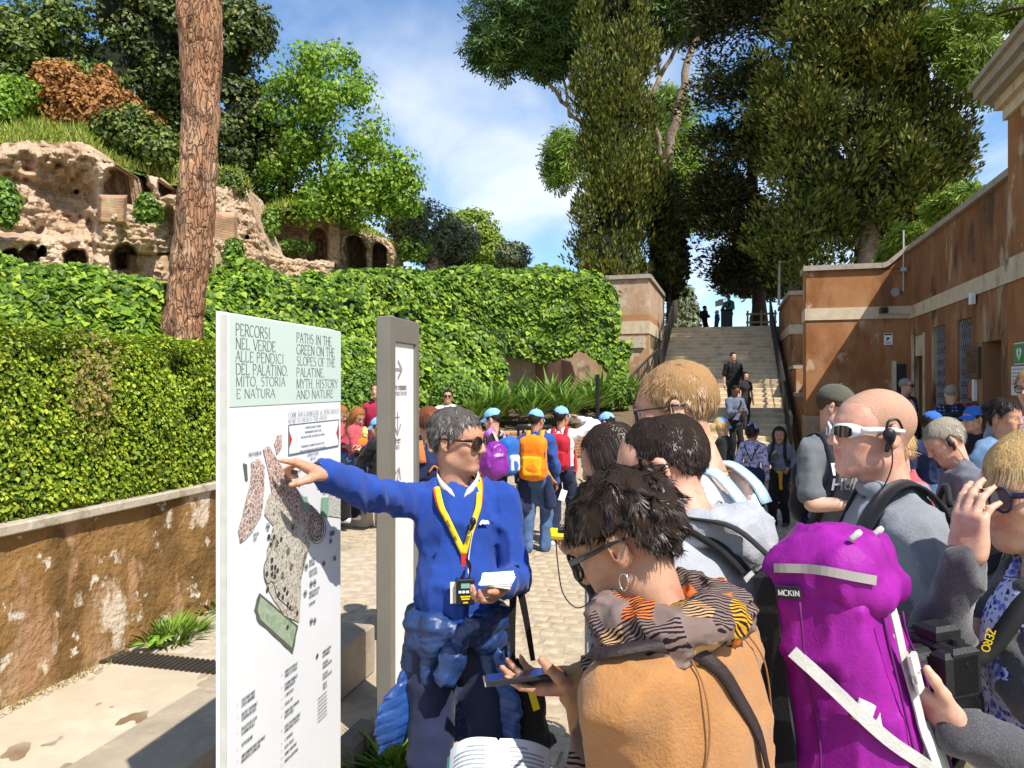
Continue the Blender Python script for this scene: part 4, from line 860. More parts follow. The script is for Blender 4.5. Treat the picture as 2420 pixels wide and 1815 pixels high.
tree('holm_oak', 'dark holm oak just right of the pine trunk', [E(545,140,75,120,39), E(560,60,60,50,39), E(570,290,90,110,38), E(640,370,100,90,38), E(560,400,70,60,37)], 480, 44, .7, .24, m_oakd, [(P(570,480,39), P(560,200,39), .22, .08)], seed=203, bulge=(80, .9, .8), core=.55)
tree('spring_tree', 'bright fresh green feathery tree on the hill', [E(745,190,105,90,37), E(800,290,130,110,36.5), E(700,310,80,110,37), E(860,390,105,80,36), E(740,420,110,60,36), E(900,450,80,50,36), E(820,480,120,50,36)], 520, 44, .8, .21, m_bright, [(P(800,520,37), P(760,220,37), .2, .05), (P(800,520,37), P(860,330,36.6), .14, .04), (P(800,500,37), P(720,300,37), .12, .04)], seed=204, droop=.45, shell=.35, bulge=(130, .75, .8))
tree('dead_shrub', 'rust brown dead shrub among the green trees', [E(150,200,52,48,32), E(175,255,62,50,31.5), E(235,255,48,40,32), E(120,180,28,24,32)], 160, 55, .45, .20, m_dead, [(P(185,330,32), P(160,210,32), .1, .04)], seed=205)
tree('dead_shrub', 'small rust brown dead sprigs above the vaulted ruin', [E(245,200,26,40,32.5), E(295,240,34,22,33), E(355,300,18,34,31)], 80, 45, .35, .19, m_dead, [(P(300,310,33), P(290,240,33), .06, .03)], seed=206)
bush('green_shrub', 'round green shrub on the edge of the vaulted ruin', [E(300,318,66,60,30.5), E(370,350,40,40,30.5)], 150, 60, .5, .19, m_oak, seed=207)
bush('green_shrub', 'bright shrub at the left edge below the oak', [E(30,225,70,36,31), E(-20,265,50,40,30)], 90, 60, .5, .2, m_bright, seed=208)
bush('green_shrub', 'green shrub on top of the ruin right of the pine trunk', [E(530,440,40,30,31.5)], 70, 60, .35, .17, m_oak, seed=209)
bush('olive_bush', 'grey green bushy olive right of the bright tree', [E(1000,545,58,72,42), E(960,520,40,50,42)], 190, 55, .55, .2, m_olive, seed=210)
bush('olive_bush', 'grey green bush between olive and lime coloured tree', [E(1075,570,50,52,44)], 120, 55, .5, .2, m_olive, seed=211)
bush('lime_tree', 'yellow green rounded tree low against the sky', [E(1105,555,72,60,50), E(1150,590,38,40,50)], 190, 55, .6, .22, m_lime, seed=212, cat='tree')
bush('olive_bush', 'small grey green bush above the ivy curtain', [E(1212,605,36,28,46)], 70, 55, .45, .18, m_olive, seed=213)
# right hand group on the upper terrace
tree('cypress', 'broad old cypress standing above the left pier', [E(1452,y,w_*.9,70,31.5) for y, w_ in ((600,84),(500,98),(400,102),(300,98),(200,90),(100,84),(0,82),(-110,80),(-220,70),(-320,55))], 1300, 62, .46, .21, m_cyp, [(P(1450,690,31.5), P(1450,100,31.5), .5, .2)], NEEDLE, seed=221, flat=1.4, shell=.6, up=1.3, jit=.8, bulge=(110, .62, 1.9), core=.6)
tree('small_cypress', 'slim dark cypress right of the broad old one', [E(1578,560,26,60,33), E(1583,640,30,60,33), E(1572,480,18,50,33)], 150, 40, .4, .36, m_cyp2, [(P(1580,760,33), P(1578,500,33), .12, .05)], SPRAY, seed=222, flat=1.4, up=1.6)
pine_limbs = [(P(1545,720,37), P(1560,460,37), .34, .27), (P(1560,460,37), P(1600,260,37), .27, .22), (P(1600,260,37), P(1645,60,37), .22, .15), (P(1570,430,37), P(1545,250,37), .16, .12), (P(1510,300,37), P(1560,180,37), .16, .12), (P(1560,180,37), P(1640,40,37), .12, .08), (P(1560,180,37), P(1545,20,37), .10, .06),
              (P(1380,300,36), P(1290,190,36), .12, .09), (P(1290,190,36), P(1190,120,36), .09, .04), (P(1340,250,36), P(1330,100,36), .09, .04), (P(1450,420,36.5), P(1380,300,36), .14, .12), (P(1575,520,37), P(1640,400,37), .07, .04)]
tree('umbrella_pine', 'umbrella pine with spreading dark branches behind the broad cypress', [E(1235,40,120,80,36), E(1180,110,60,60,36), E(1290,120,90,60,36), E(1340,20,80,80,36), E(1570,40,90,60,37.5), E(1650,20,60,60,38), E(1600,-40,110,60,37.5)], 430, 42, .75, .42, m_pine, pine_limbs, TUFT, seed=223, flat=.55, shell=.3, tm=m_gbark)
tree('far_pine', 'sunlit yellow green pine showing behind the cypress', [E(1590,290,60,85,52), E(1560,400,60,90,52), E(1620,420,50,80,52), E(1330,375,36,60,52), E(1590,500,60,60,52)], 230, 42, .85, .55, m_pineb, [(P(1590,760,52), P(1585,300,52), .3, .15)], TUFT, seed=224, flat=.7, shell=.3)
tree('dark_cedar', 'dark conifer leaning over the top of the stairs', [E(1745,80,95,110,31), E(1750,260,100,120,30.5), E(1760,420,115,110,30), E(1740,560,95,80,30), E(1800,620,80,60,30), E(1705,470,40,60,30), E(1700,-30,80,90,31), E(1800,-60,100,90,31)], 720, 70, .62, .21, m_cyp2, [(P(1800,780,32), P(1760,300,31.5), .32, .2), (P(1780,560,31), P(1690,520,30), .09, .04), (P(1770,480,31), P(1680,430,30), .09, .03)], NEEDLE, seed=225, flat=.7, shell=.5, up=.2, bulge=(110, .9, .6))
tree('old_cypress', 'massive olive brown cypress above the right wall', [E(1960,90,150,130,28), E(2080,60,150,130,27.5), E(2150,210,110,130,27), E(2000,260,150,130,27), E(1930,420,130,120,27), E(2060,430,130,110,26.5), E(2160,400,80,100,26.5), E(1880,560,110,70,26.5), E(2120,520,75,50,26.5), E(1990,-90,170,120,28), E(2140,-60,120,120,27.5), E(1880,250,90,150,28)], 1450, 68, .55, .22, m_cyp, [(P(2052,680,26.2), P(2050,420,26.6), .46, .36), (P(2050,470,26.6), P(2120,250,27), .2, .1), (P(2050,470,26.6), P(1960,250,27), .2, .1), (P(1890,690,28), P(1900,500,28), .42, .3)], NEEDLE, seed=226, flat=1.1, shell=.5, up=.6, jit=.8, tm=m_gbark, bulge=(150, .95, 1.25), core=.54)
tree('terrace_tree', 'pale barked tree trunk by the top of the stairs', [E(1760,640,60,50,34), E(1830,650,60,40,33)], 140, 42, .5, .36, m_cyp, [(P(1782,790,33.5), P(1790,700,33.5), .24, .2), (P(1790,700,33.5), P(1805,600,33.5), .2, .12)], SPRAY, seed=227, tm=m_gbark)
tree('corner_pine', 'bright green pine boughs beside the cornice at upper right', [E(2320,40,110,55,25), E(2290,130,70,40,25), E(2340,190,50,36,24.5), E(2230,90,50,50,25.5), (V3(14.3,18.9,15.3), (3.6,3.6,1.2), 5), (V3(12.5,21.5,14.6), (2.4,2.4,.9), 2)], 280, 42, .5, .36, m_pineb, [(V3(17,20,4), V3(15.5,19.5,14.5), .4, .25), (V3(16,20,11), P(2330,120,25), .1, .04), (V3(15.8,20,12.5), P(2320,40,25), .1, .04)], TUFT, seed=228, flat=.5, shell=.3)
tree('twig_tree', 'thin twigs sticking out right of the massive cypress', [E(2255,395,26,14,26.5), E(2215,440,16,14,26.5)], 22, 40, .25, .26, m_cyp, [(P(2150,410,26.5), P(2260,395,26.5), .04, .015), (P(2140,450,26.5), P(2215,440,26.5), .03, .015)], SPRAY, seed=229)
tree('parapet_tree', 'green treetop peeking over the long parapet', [E(2180,555,60,22,21), E(2240,495,50,20,19.5), E(2130,610,40,20,22), E(2280,465,30,14,19)], 110, 40, .3, .24, m_pineb, [(P(2200,700,21.5), P(2200,560,21), .12, .06)], TUFT, seed=230, flat=.6)
tree('far_conifer', 'small pale conifer far beyond the top of the stairs', [E(1612,705,14,22,70), E(1615,735,24,26,70), E(1612,765,28,24,70)], 190, 42, .8, .55, m_olive, [(P(1614,800,70), P(1613,690,70), .2, .05)], SPRAY, seed=231, flat=.8)
# ------------------------------------------------------------------ implicit shapes: primitives blended smoothly, meshed with surface nets
class Shape:
    def __init__(s): s.pr = []
    def cap(s, a, b, ra, rb=None, k=.02, op='u', flat=None):
        a, b = np.asarray(a, float), np.asarray(b, float); rb = ra if rb is None else rb; R = max(ra, rb)
        s.pr.append(('c', (a, b, ra, rb, flat), np.minimum(a, b)-R, np.maximum(a, b)+R, k, op)); return s
    def chain(s, pts, rs, k=.02, flat=None):
        for i in range(len(pts)-1): s.cap(pts[i], pts[i+1], rs[i], rs[i+1], k, 'u', flat)
        return s
    def ell(s, c, r, R=None, k=.02, op='u'):
        c = np.asarray(c, float); r = np.ones(3)*r; e = r if R is None else np.sqrt((np.asarray(R)**2) @ (r**2))
        s.pr.append(('e', (c, r, R), c-e, c+e, k, op)); return s
    def box(s, c, h, R=None, rd=.01, k=.02, op='u'):
        c = np.asarray(c, float); h = np.asarray(h, float); e = h if R is None else np.abs(np.asarray(R)) @ h
        s.pr.append(('b', (c, h, R, rd), c-e, c+e, k, op)); return s
    def xf(s, R, t, sc=1.0):
        """rotated, scaled and moved copy"""
        R = np.asarray(R); q = Shape()
        for typ, a, lo, hi, k, op in s.pr:
            if typ == 'c':
                fl = None if a[4] is None else (R @ np.asarray(a[4][0]), a[4][1]); q.cap(R @ a[0]*sc+t, R @ a[1]*sc+t, a[2]*sc, a[3]*sc, k*sc, op, fl)
            elif typ == 'e': q.ell(R @ a[0]*sc+t, a[1]*sc, R if a[2] is None else R @ a[2], k*sc, op)
            else: q.box(R @ a[0]*sc+t, a[1]*sc, R if a[2] is None else R @ a[2], a[3]*sc, k*sc, op)
        return q
    def mesh(s, res, post=None, pad=.02, clip=None):
        us = [p for p in s.pr if p[5] == 'u']
        lo = np.min([p[2] for p in us], 0)-pad; hi = np.max([p[3] for p in us], 0)+pad
        if clip is not None: lo = np.maximum(lo, clip[0]); hi = np.minimum(hi, clip[1])
        n = np.ceil((hi-lo)/res).astype(int)+1
        ax = [(lo[i]+res*np.arange(n[i])).astype(np.float32) for i in range(3)]
        Fd = np.full(n, .2, np.float32)
        for typ, a, blo, bhi, k, op in s.pr:
            m = k+3*res+.004; i0 = np.clip(((blo-m-lo)/res).astype(int), 0, n-1); i1 = np.clip(((bhi+m-lo)/res).astype(int)+2, 1, n)
            if (i1 <= i0).any(): continue
            X = ax[0][i0[0]:i1[0], None, None]; Y = ax[1][None, i0[1]:i1[1], None]; Z = ax[2][None, None, i0[2]:i1[2]]
            if typ == 'c':
                A, B, ra, rb, fl = a; ab = B-A; L2 = max(1e-9, float(ab @ ab)); dx, dy, dz = X-A[0], Y-A[1], Z-A[2]
                t = np.clip((dx*ab[0]+dy*ab[1]+dz*ab[2])/L2, 0, 1); qx, qy, qz = dx-t*ab[0], dy-t*ab[1], dz-t*ab[2]
                if fl is not None:
                    nn_, f = fl; mm = (qx*nn_[0]+qy*nn_[1]+qz*nn_[2])*(1/f-1); qx, qy, qz = qx+nn_[0]*mm, qy+nn_[1]*mm, qz+nn_[2]*mm
                d = np.sqrt(qx*qx+qy*qy+qz*qz)-(ra+(rb-ra)*t)
                if fl is not None: d = d*min(1, max(.5, fl[1]))
            else:
                c = a[0]; dx, dy, dz = X-c[0], Y-c[1], Z-c[2]; R = a[2]
                if R is not None: dx, dy, dz = [dx*R[0][i]+dy*R[1][i]+dz*R[2][i] for i in range(3)]
                if typ == 'e':
                    r = a[1]; k0 = np.sqrt((dx/r[0])**2+(dy/r[1])**2+(dz/r[2])**2); k1 = np.sqrt((dx/r[0]**2)**2+(dy/r[1]**2)**2+(dz/r[2]**2)**2); d = k0*(k0-1)/np.maximum(k1, 1e-5)
                else:
                    h, rd = a[1], a[3]; gx, gy, gz = np.abs(dx)-h[0]+rd, np.abs(dy)-h[1]+rd, np.abs(dz)-h[2]+rd
                    d = np.sqrt(np.maximum(gx, 0)**2+np.maximum(gy, 0)**2+np.maximum(gz, 0)**2)+np.minimum(np.maximum(gx, np.maximum(gy, gz)), 0)-rd
            sl_ = tuple(slice(i0[i], i1[i]) for i in range(3)); f0 = Fd[sl_]
            if op == 'u':
                h_ = np.clip(.5+.5*(f0-d)/k, 0, 1); Fd[sl_] = f0*(1-h_)+d*h_-k*h_*(1-h_)
            else:
                h_ = np.clip(.5-.5*(f0+d)/k, 0, 1); Fd[sl_] = f0*(1-h_)-d*h_+k*h_*(1-h_)
        if post is not None: Fd = post(Fd, ax[0][:, None, None], ax[1][None, :, None], ax[2][None, None, :])
        for i in range(3):
            q = [slice(None)]*3; q[i] = 0; Fd[tuple(q)] = np.maximum(Fd[tuple(q)], 1e-4); q[i] = -1; Fd[tuple(q)] = np.maximum(Fd[tuple(q)], 1e-4)
        return nets(Fd, lo, res)
CORN = np.array([(i, j, k) for i in (0, 1) for j in (0, 1) for k in (0, 1)])
EDG = [(a, b) for a in range(8) for b in range(a+1, 8) if np.abs(CORN[a]-CORN[b]).sum() == 1]
def nets(Fd, lo, res):
    nx, ny, nz = Fd.shape; Sg = Fd < 0
    cnt = sum(Sg[i:nx-1+i, j:ny-1+j, k:nz-1+k].astype(np.int8) for i, j, k in CORN)
    act = (cnt > 0) & (cnt < 8); idx = np.argwhere(act)
    if not len(idx): return np.zeros((0, 3)), np.zeros((0, 4), int)
    vals = np.stack([Fd[idx[:, 0]+c[0], idx[:, 1]+c[1], idx[:, 2]+c[2]] for c in CORN], 1)
    acc = np.zeros((len(idx), 3)); num = np.zeros(len(idx))
    for a, b in EDG:
        fa, fb = vals[:, a], vals[:, b]; cr_ = (fa < 0) != (fb < 0); t = np.where(cr_, fa/np.where(cr_, fa-fb, 1), 0)
        p_ = CORN[a]+t[:, None]*(CORN[b]-CORN[a]); acc += np.where(cr_[:, None], p_, 0); num += cr_
    V = lo+res*(idx+acc/num[:, None]); vid = np.full(act.shape, -1, np.int64); vid[act] = np.arange(len(idx)); Fq = []
    for ax_ in range(3):
        o1, o2 = [i for i in range(3) if i != ax_]
        s0 = [slice(None)]*3; s1 = [slice(None)]*3; s0[ax_] = slice(0, -1); s1[ax_] = slice(1, None)
        for s_ in (s0, s1): s_[o1] = slice(1, -1); s_[o2] = slice(1, -1)
        A, B = Sg[tuple(s0)], Sg[tuple(s1)]; e = np.argwhere(A != B)
        if not len(e): continue
        fl = A[tuple(e.T)]; e = e.copy(); e[:, o1] += 1; e[:, o2] += 1
        def vi(d1, d2):
            q = e.copy(); q[:, o1] += d1; q[:, o2] += d2; return vid[q[:, 0], q[:, 1], q[:, 2]]
        quad = np.stack([vi(-1, -1), vi(0, -1), vi(0, 0), vi(-1, 0)], 1)
        if ax_ == 1: fl = ~fl
        quad = np.where(fl[:, None], quad, quad[:, ::-1]); Fq.append(quad)
    return V, np.concatenate(Fq)
def smooth_v(V, Fq, it=1, lam=.5):
    for _ in range(it):
        acc = np.zeros_like(V); cn = np.zeros(len(V))
        for j in range(4):
            np.add.at(acc, Fq[:, j], V[Fq[:, (j+1) % 4]]+V[Fq[:, (j+3) % 4]]); np.add.at(cn, Fq[:, j], 2)
        V = V*(1-lam)+lam*acc/np.maximum(cn, 1)[:, None]
    return V
def v_normals(V, Fq):
    n_ = np.cross(V[Fq[:, 2]]-V[Fq[:, 0]], V[Fq[:, 3]]-V[Fq[:, 1]]); out_ = np.zeros_like(V)
    for j in range(4): np.add.at(out_, Fq[:, j], n_)
    return unit(out_)
def grid_noise(X, Y, Z, sc_, seed):
    Pt = np.stack(np.broadcast_arrays(X*sc_[0], Y*sc_[1], Z*sc_[2]), -1); return vnoise(Pt, 1.0, seed)
def folds(amp, sc_, seed, fine=.45):
    def post(Fd, X, Y, Z):
        band = np.abs(Fd) < .05
        if not band.any(): return Fd
        ii = np.argwhere(band); Pt = np.stack([X.ravel()[ii[:, 0]], Y.ravel()[ii[:, 1]], Z.ravel()[ii[:, 2]]], -1)
        wv = vnoise(Pt*4, 1.0, seed+2)[:, None]*np.array([.25, .25, .3]); q = (Pt+wv*.12)*np.asarray(sc_)
        def rg(v): return np.clip(1-np.abs(v)/.42, 0, 1)**1.5-.3
        Fd[band] -= amp*(rg(vnoise(q, 1.0, seed))+fine*rg(vnoise(q*2.2+5, 1.0, seed+1))); return Fd
    return post
def rotx(a): c, s = math.cos(a), math.sin(a); return np.array([[1,0,0],[0,c,-s],[0,s,c]])
def roty(a): c, s = math.cos(a), math.sin(a); return np.array([[c,0,s],[0,1,0],[-s,0,c]])
def rotz(a): c, s = math.cos(a), math.sin(a); return np.array([[c,-s,0],[s,c,0],[0,0,1]])
rad = math.radians

# ------------------------------------------------------------------ heads (x right, y towards the face, z up; metres, head 0.235 high)
def head_shape(fem=False, jaw=1.0, nose=1.0, open_m=False, neck_to=None, neck_r=.055, child=False):
    s = Shape()
    s.ell((0,-.018,.034), (.075,.097,.085), k=.02); s.ell((0,.030,-.040), (.058*jaw,.062,.078), k=.03); s.ell((0,.045,.030), (.060,.045,.052), k=.03)
    s.ell((0,.068,-.096), (.022 if fem else .026, .017, .017), k=.025)
    for q in (-1, 1):
        s.ell((q*.040,.058,-.022), (.024,.025,.022), k=.02)
        s.cap((q*.046*jaw,.0,-.070), (q*.016,.066,-.098), .016, .012, k=.03)                     # jaw line
        s.cap((q*.012,.086,.026), (q*.042,.070,.024), .009 if fem else .012, .008, k=.014)        # brow
        s.ell((q*.031,.094,.003), (.016,.014,.012), k=.012, op='s')                              # eye socket
        s.ell((q*.031,.072,.004), (.0165,.0145,.0125), k=.003)                                    # lid over the eyeball
        s.ell((q*.0105,.100,-.030), (.0085,.010,.0085), k=.007)
        s.ell((q*.030,.062,-.055), (.018,.02,.02), k=.02)
    s.cap((0,.088,.020), (0,.094+.016*nose,-.024), .008, .0115, k=.010)
    s.cap((-.017,.086,-.0505), (.017,.086,-.0505), .0055, k=.007); s.ell((0,.0905,-.0515), (.010,.006,.005), k=.006)
    lo_ = -.066 if open_m else -.0605
    s.cap((-.015,.084,lo_), (.015,.084,lo_), .0065, k=.007); s.ell((0,.088,lo_), (.011,.007,.006), k=.006)
    s.cap((-.020,.098,(-.0555+lo_)/2-.001), (.020,.098,(-.0555+lo_)/2-.001), .0045 if open_m else .0022, k=.004, op='s')
    for q in (-1, 1):                                                                             # ears
        R = rotz(q*-.38) @ rotx(-.15)
        s.ell((q*.082,-.018,-.002), (.0075,.020,.034), R, k=.006); s.ell((q*.090,-.012,.002), (.006,.011,.020), R, k=.005, op='s'); s.ell((q*.079,-.010,-.030), (.006,.010,.010), R, k=.006)
    if neck_to is not None: s.cap((0,-.022,-.050), neck_to, neck_r*.98, neck_r*1.08, k=.035)
    return s
def lips_faces(V, Fq, open_m):
    c = V[Fq].mean(1); lo_ = -.066 if open_m else -.0605
    return (np.abs(c[:, 0]) < .022-.25*np.abs(c[:, 2]+.056)) & (c[:, 1] > .082) & (c[:, 2] > lo_-.0075) & (c[:, 2] < -.0455)

def hand_shape(side, curls, thumb=(.75,.55,.25), tcurl=(10, 25), spread=6, sc_=1.0):
    """side +1 right, -1 left; axes: x thumb side, y fingers, z palm"""
    s = Shape(); s.box((.0,.048,.0), (.041,.050,.0135), None, .013, k=.012); s.cap((0,-.03,0), (0,.02,0), .026, .027, k=.02, flat=((0,0,1), .78)); s.ell((.026,.030,.008), (.017,.028,.014), k=.012); s.ell((-.026,.034,.006), (.014,.032,.012), k=.012)
    root = [(.030,.094,0), (.0105,.099,-.001), (-.0095,.096,0), (-.029,.086,.001)]; Ls = [.070,.078,.073,.056]; Rr = [.0092,.0094,.0088,.0078]
    for i in range(4):
        p_ = np.array(root[i]); a = 0; sp = rad(spread*(1.4-i*.95)); cl = curls[i]
        for j, fr_ in enumerate((.46, .30, .24)):
            a += rad(cl[j]); d_ = np.array([math.sin(sp)*math.cos(a), math.cos(sp)*math.cos(a), math.sin(a)]); q = p_+d_*Ls[i]*fr_; s.cap(p_, q, Rr[i]*(1-.10*j), Rr[i]*(.93-.11*j), k=.005); p_ = q
    p_ = np.array((.030,.022,.006)); d_ = nrm(thumb)
    for j, L in enumerate((.042, .031, .024)):
        if j:
            ax_ = nrm(np.cross(d_, (-.75,.25,.45))); a = rad(tcurl[j-1]); d_ = d_*math.cos(a)+np.cross(ax_, d_)*math.sin(a)
        q = p_+d_*L; s.cap(p_, q, .0135-.0018*j, .0122-.0018*j, k=.008); p_ = q
    return s
CURL = {'relaxed': [(22,30,18), (28,34,20), (32,38,22), (36,40,24)], 'point': [(4,6,3), (62,88,48), (68,90,50), (70,88,48)], 'flat': [(8,8,5), (8,8,5), (10,10,6), (12,12,8)], 'grip': [(52,58,32), (56,62,34), (60,64,36), (62,64,36)],
        'hold': [(34,40,20), (38,44,22), (42,46,24), (46,48,26)], 'cup': [(18,16,10), (20,18,10), (24,20,12), (30,24,14)], 'fist': [(75,92,50)]*4}
def ik(a, b, l1, l2, hint):
    a, b = np.asarray(a, float), np.asarray(b, float); d = b-a; L = np.linalg.norm(d); Lm = min(L, (l1+l2)*.998); d = d/max(L, 1e-6); b2 = a+d*Lm
    x = (l1*l1-l2*l2+Lm*Lm)/(2*Lm); h = math.sqrt(max(0, l1*l1-x*x)); hn = np.asarray(hint, float); hn = nrm(hn-d*np.dot(hn, d)); return a+d*x+hn*h, b2

SKIN = {'fair': (.56,.325,.225), 'tan': (.50,.265,.165), 'olive': (.44,.235,.145), 'brown': (.20,.10,.06), 'pink': (.60,.32,.225)}
def skin_mat(k):
    c = SKIN[k]; return mat('skin_'+k, c, .5, [((c[0]*.88, c[1]*.64, c[2]*.58), 20, .46, .72), ((c[0]*1.06, c[1]*1.04, c[2]*1.0), 9, .55, .8), ((c[0]*.75, c[1]*.6, c[2]*.55), 70, .60, .72)], bump=.25, bscale=200, bdist=.002, spec=.4, var=.08, vscale=30, sss=.12)
def cloth_mat(name, c, rough=.85, fine=900, layers=(), sheen=.1, var=.12, bump=.5): return mat('cloth_'+name, c, rough, layers, bump=bump, bscale=170, bdist=.0045, spec=.15, var=var, vscale=14, sheen=sheen)

def hair_strands(rngh, V, Fq, n, flow, L, wd, segs=4, curl=0, lift=.25, seed=0, curlf=60):
    """ribbons grown from the hair volume, following flow(P,N)"""
    fn = np.cross(V[Fq[:, 2]]-V[Fq[:, 0]], V[Fq[:, 3]]-V[Fq[:, 1]]); ar = np.linalg.norm(fn, axis=1); k = rngh.choice(len(Fq), n, p=ar/ar.sum()); w4 = rngh.dirichlet((1,1,1,1), n)
    Pt = (V[Fq[k]]*w4[..., None]).sum(1); Nn = unit(fn[k]); Ls = L*rngh.uniform(.55, 1.2, n)*(np.where(Pt[:, 1] > .035, .45, 1.0) if L > .06 else 1.0)
    cur = Pt+Nn*(.001 if L > .06 else -.002); dirn = unit(flow(Pt, Nn)*(1-lift)+Nn*lift+.12*rand_dirs(rngh, n)); rows = []; ph = rngh.uniform(0, 6.28, n)
    side0 = unit(np.cross(dirn, Nn)+1e-6)
    for s_ in range(segs+1):
        f = s_/segs; wv = wd*(1-f*.85); sd = unit(np.cross(dirn, Nn)+1e-6); rows.append((cur-sd*wv/2, cur+sd*wv/2))
        fl = flow(cur, Nn); dirn = unit(dirn*.6+unit(fl*(1-lift*.4)+Nn*lift*(1-f)*.5)*.5)
        if curl:
            cn = np.stack([vnoise(cur*curlf, 1.0, seed+i) for i in range(3)], -1); dirn = unit(dirn+curl*cn)
        cur = cur+dirn*(Ls/segs)[:, None]
    A = np.stack([np.stack(r_, 1) for r_ in rows], 1).reshape(n, -1, 3); m_ = A.shape[1]; base = (np.arange(n)*m_)[:, None]; Fo = []
    for s_ in range(segs): Fo.append(base+np.array([[2*s_, 2*s_+1, 2*s_+3, 2*s_+2]]))
    return A.reshape(-1, 3), np.concatenate(Fo)
HAIRC = {'black': ((.010,.008,.007), [(.018,.013,.010), (.035,.024,.018)]), 'darkbrown': ((.016,.010,.007), [(.030,.018,.012), (.060,.035,.022)]), 'brown': ((.06,.032,.018), [(.10,.055,.03), (.16,.09,.05)]), 'greydark': ((.05,.045,.04), [(.12,.105,.09), (.26,.235,.21)]), 'grey': ((.20,.17,.13), [(.34,.29,.23), (.50,.44,.36)]),
         'blond': ((.40,.24,.09), [(.58,.39,.16), (.72,.54,.28)]), 'sandy': ((.26,.145,.06), [(.38,.22,.10), (.48,.31,.16)]), 'ginger': ((.22,.075,.02), [(.34,.13,.035), (.44,.2,.06)]), 'auburn': ((.13,.04,.015), [(.22,.075,.03), (.30,.11,.045)]), 'reddishbrown': ((.50,.275,.19), [(.52,.31,.21), (.58,.38,.26)])}
def hair_mat(c):
    a, b = HAIRC[c]; return mat('hair_'+c, a, .42, island=b, spec=.5, var=.15, vscale=40)
def person(label, head, H=None, yaw=180, hyaw=None, hp=0, hr=0, z0=0, lean=0, side=0, twist=0, fem=False, skin='fair', lod=1, top=None, bottom=None, shoes=(.05,.05,.06), hair=None, armL=None, armR=None, sit=None, stride=.10, fat=0, mouth=False, jaw=1.0, child=False, cat='person', group=None, neckr=None, build=1.0):
    """head = (px, py, d) of the head centre; yaw = facing, clockwise from straight away from the camera;
    arm = dict(w=world wrist point or local offset, hint, f=finger dir, n=palm dir, pose)"""
    hw = P(*head); hyaw = yaw if hyaw is None else hyaw
    hs0 = 1.0
    seat = 0 if sit is None else sit
    # size from the head height above what carries the person
    if H is None:
        if sit is None: H = (hw[2]-z0)/(.525+.41*math.cos(rad(lean)))
        else: H = (hw[2]-z0-seat)/.44
    s = H/1.75; hsz = .965*(.90+.10*s)*(.97 if fem else 1.0) if not child else max(.84, .60+.40*s)*.98
    Rt = rotz(rad(twist)) @ roty(rad(side)) @ rotx(-rad(lean)); pel = np.array([0, 0, (.95*s if sit is None else seat+.10)])
    T = lambda x, y, z: pel+Rt @ (np.array([x, y, z])*s)
    shw = (.150 if fem else .168)*build
    neck = T(0, -.018, .525); hd_up = nrm(Rt @ np.array([0, .16+.0022*max(0, hp), .95])); hc = neck+hd_up*.155*s*1.03+np.array([0, 0, 0])
    th = rad(yaw); Rw = rotz(-th); root_xy = hw[:2]-(Rw @ hc)[:2]; root = np.array([root_xy[0], root_xy[1], z0])
    o = thing('person', label, cat, Vector(root), group, -th)
    def L(wp): return Rw.T @ (np.asarray(wp, float)-root)
    Rh = rotz(-(rad(hyaw)-th)) @ roty(rad(hr)) @ rotx(-rad(hp))
    sk = skin_mat(skin); res_b = (.011, .016, .026)[lod]; res_h = (.0060, .0098, .017)[lod]; res_hand = (.0056, .0095, .014)[lod]
    info = dict(bare=bool(top and top.get('sleeve', 1) <= 0), root=o, s=s, T=T, L=L, Rw=Rw, rootp=root, Rh=Rh, hc=hc, hs=hsz, neck=neck, Rt=Rt, pel=pel, shw=shw)
    # ---- joints
    sh = {q: T(q*shw, -.012, .455) for q in (-1, 1)}; l1, l2 = .30*s, .255*s; joints = {}
    for q, arm in ((1, armR), (-1, armL)):
        a = dict(arm or {}); wp = a.get('w'); wl = a.get('l')
        wr = L(wp) if wp is not None else (T(*wl) if wl is not None else sh[q]+np.array([q*.075*s, .05*s, -.535*s]))
        el_, wr = ik(sh[q], wr, l1, l2, Rt @ np.array(a.get('hint', (q*.5, -.8, -.25)))); f = a.get('f'); n_ = a.get('n')
        f = nrm(Rw.T @ np.asarray(f, float)) if f is not None else nrm(nrm(wr-el_)+np.array([0, .1, 0])); n_ = nrm(Rw.T @ np.asarray(n_, float)) if n_ is not None else np.array([-q*.9, .1, -.1])
        n_ = nrm(n_-f*np.dot(n_, f)); joints[q] = (sh[q], el_, wr, f, n_, a)
    info['arm'] = joints; info['wr'] = {q: root+Rw @ joints[q][2] for q in (-1, 1)}
    legs = {}
    for q in (-1, 1):
        hip = pel+np.array([q*.088*s, 0, -.03*s])
        if sit is None:
            st_ = stride*q*.5; an = np.array([q*.10*s, st_, .075*s]); kn, an = ik(hip, an, .445*s, .42*s, (q*.15, 1, 0))
        else:
            kn = hip+np.array([q*.05*s, .43*s, .02*s]); an = np.array([q*.11*s, .45*s, .075*s]) if seat > .3*s else kn+np.array([0, .12*s, -.3*s]); an[2] = max(an[2], .075*s)
        legs[q] = (hip, kn, an)
    info['leg'] = legs
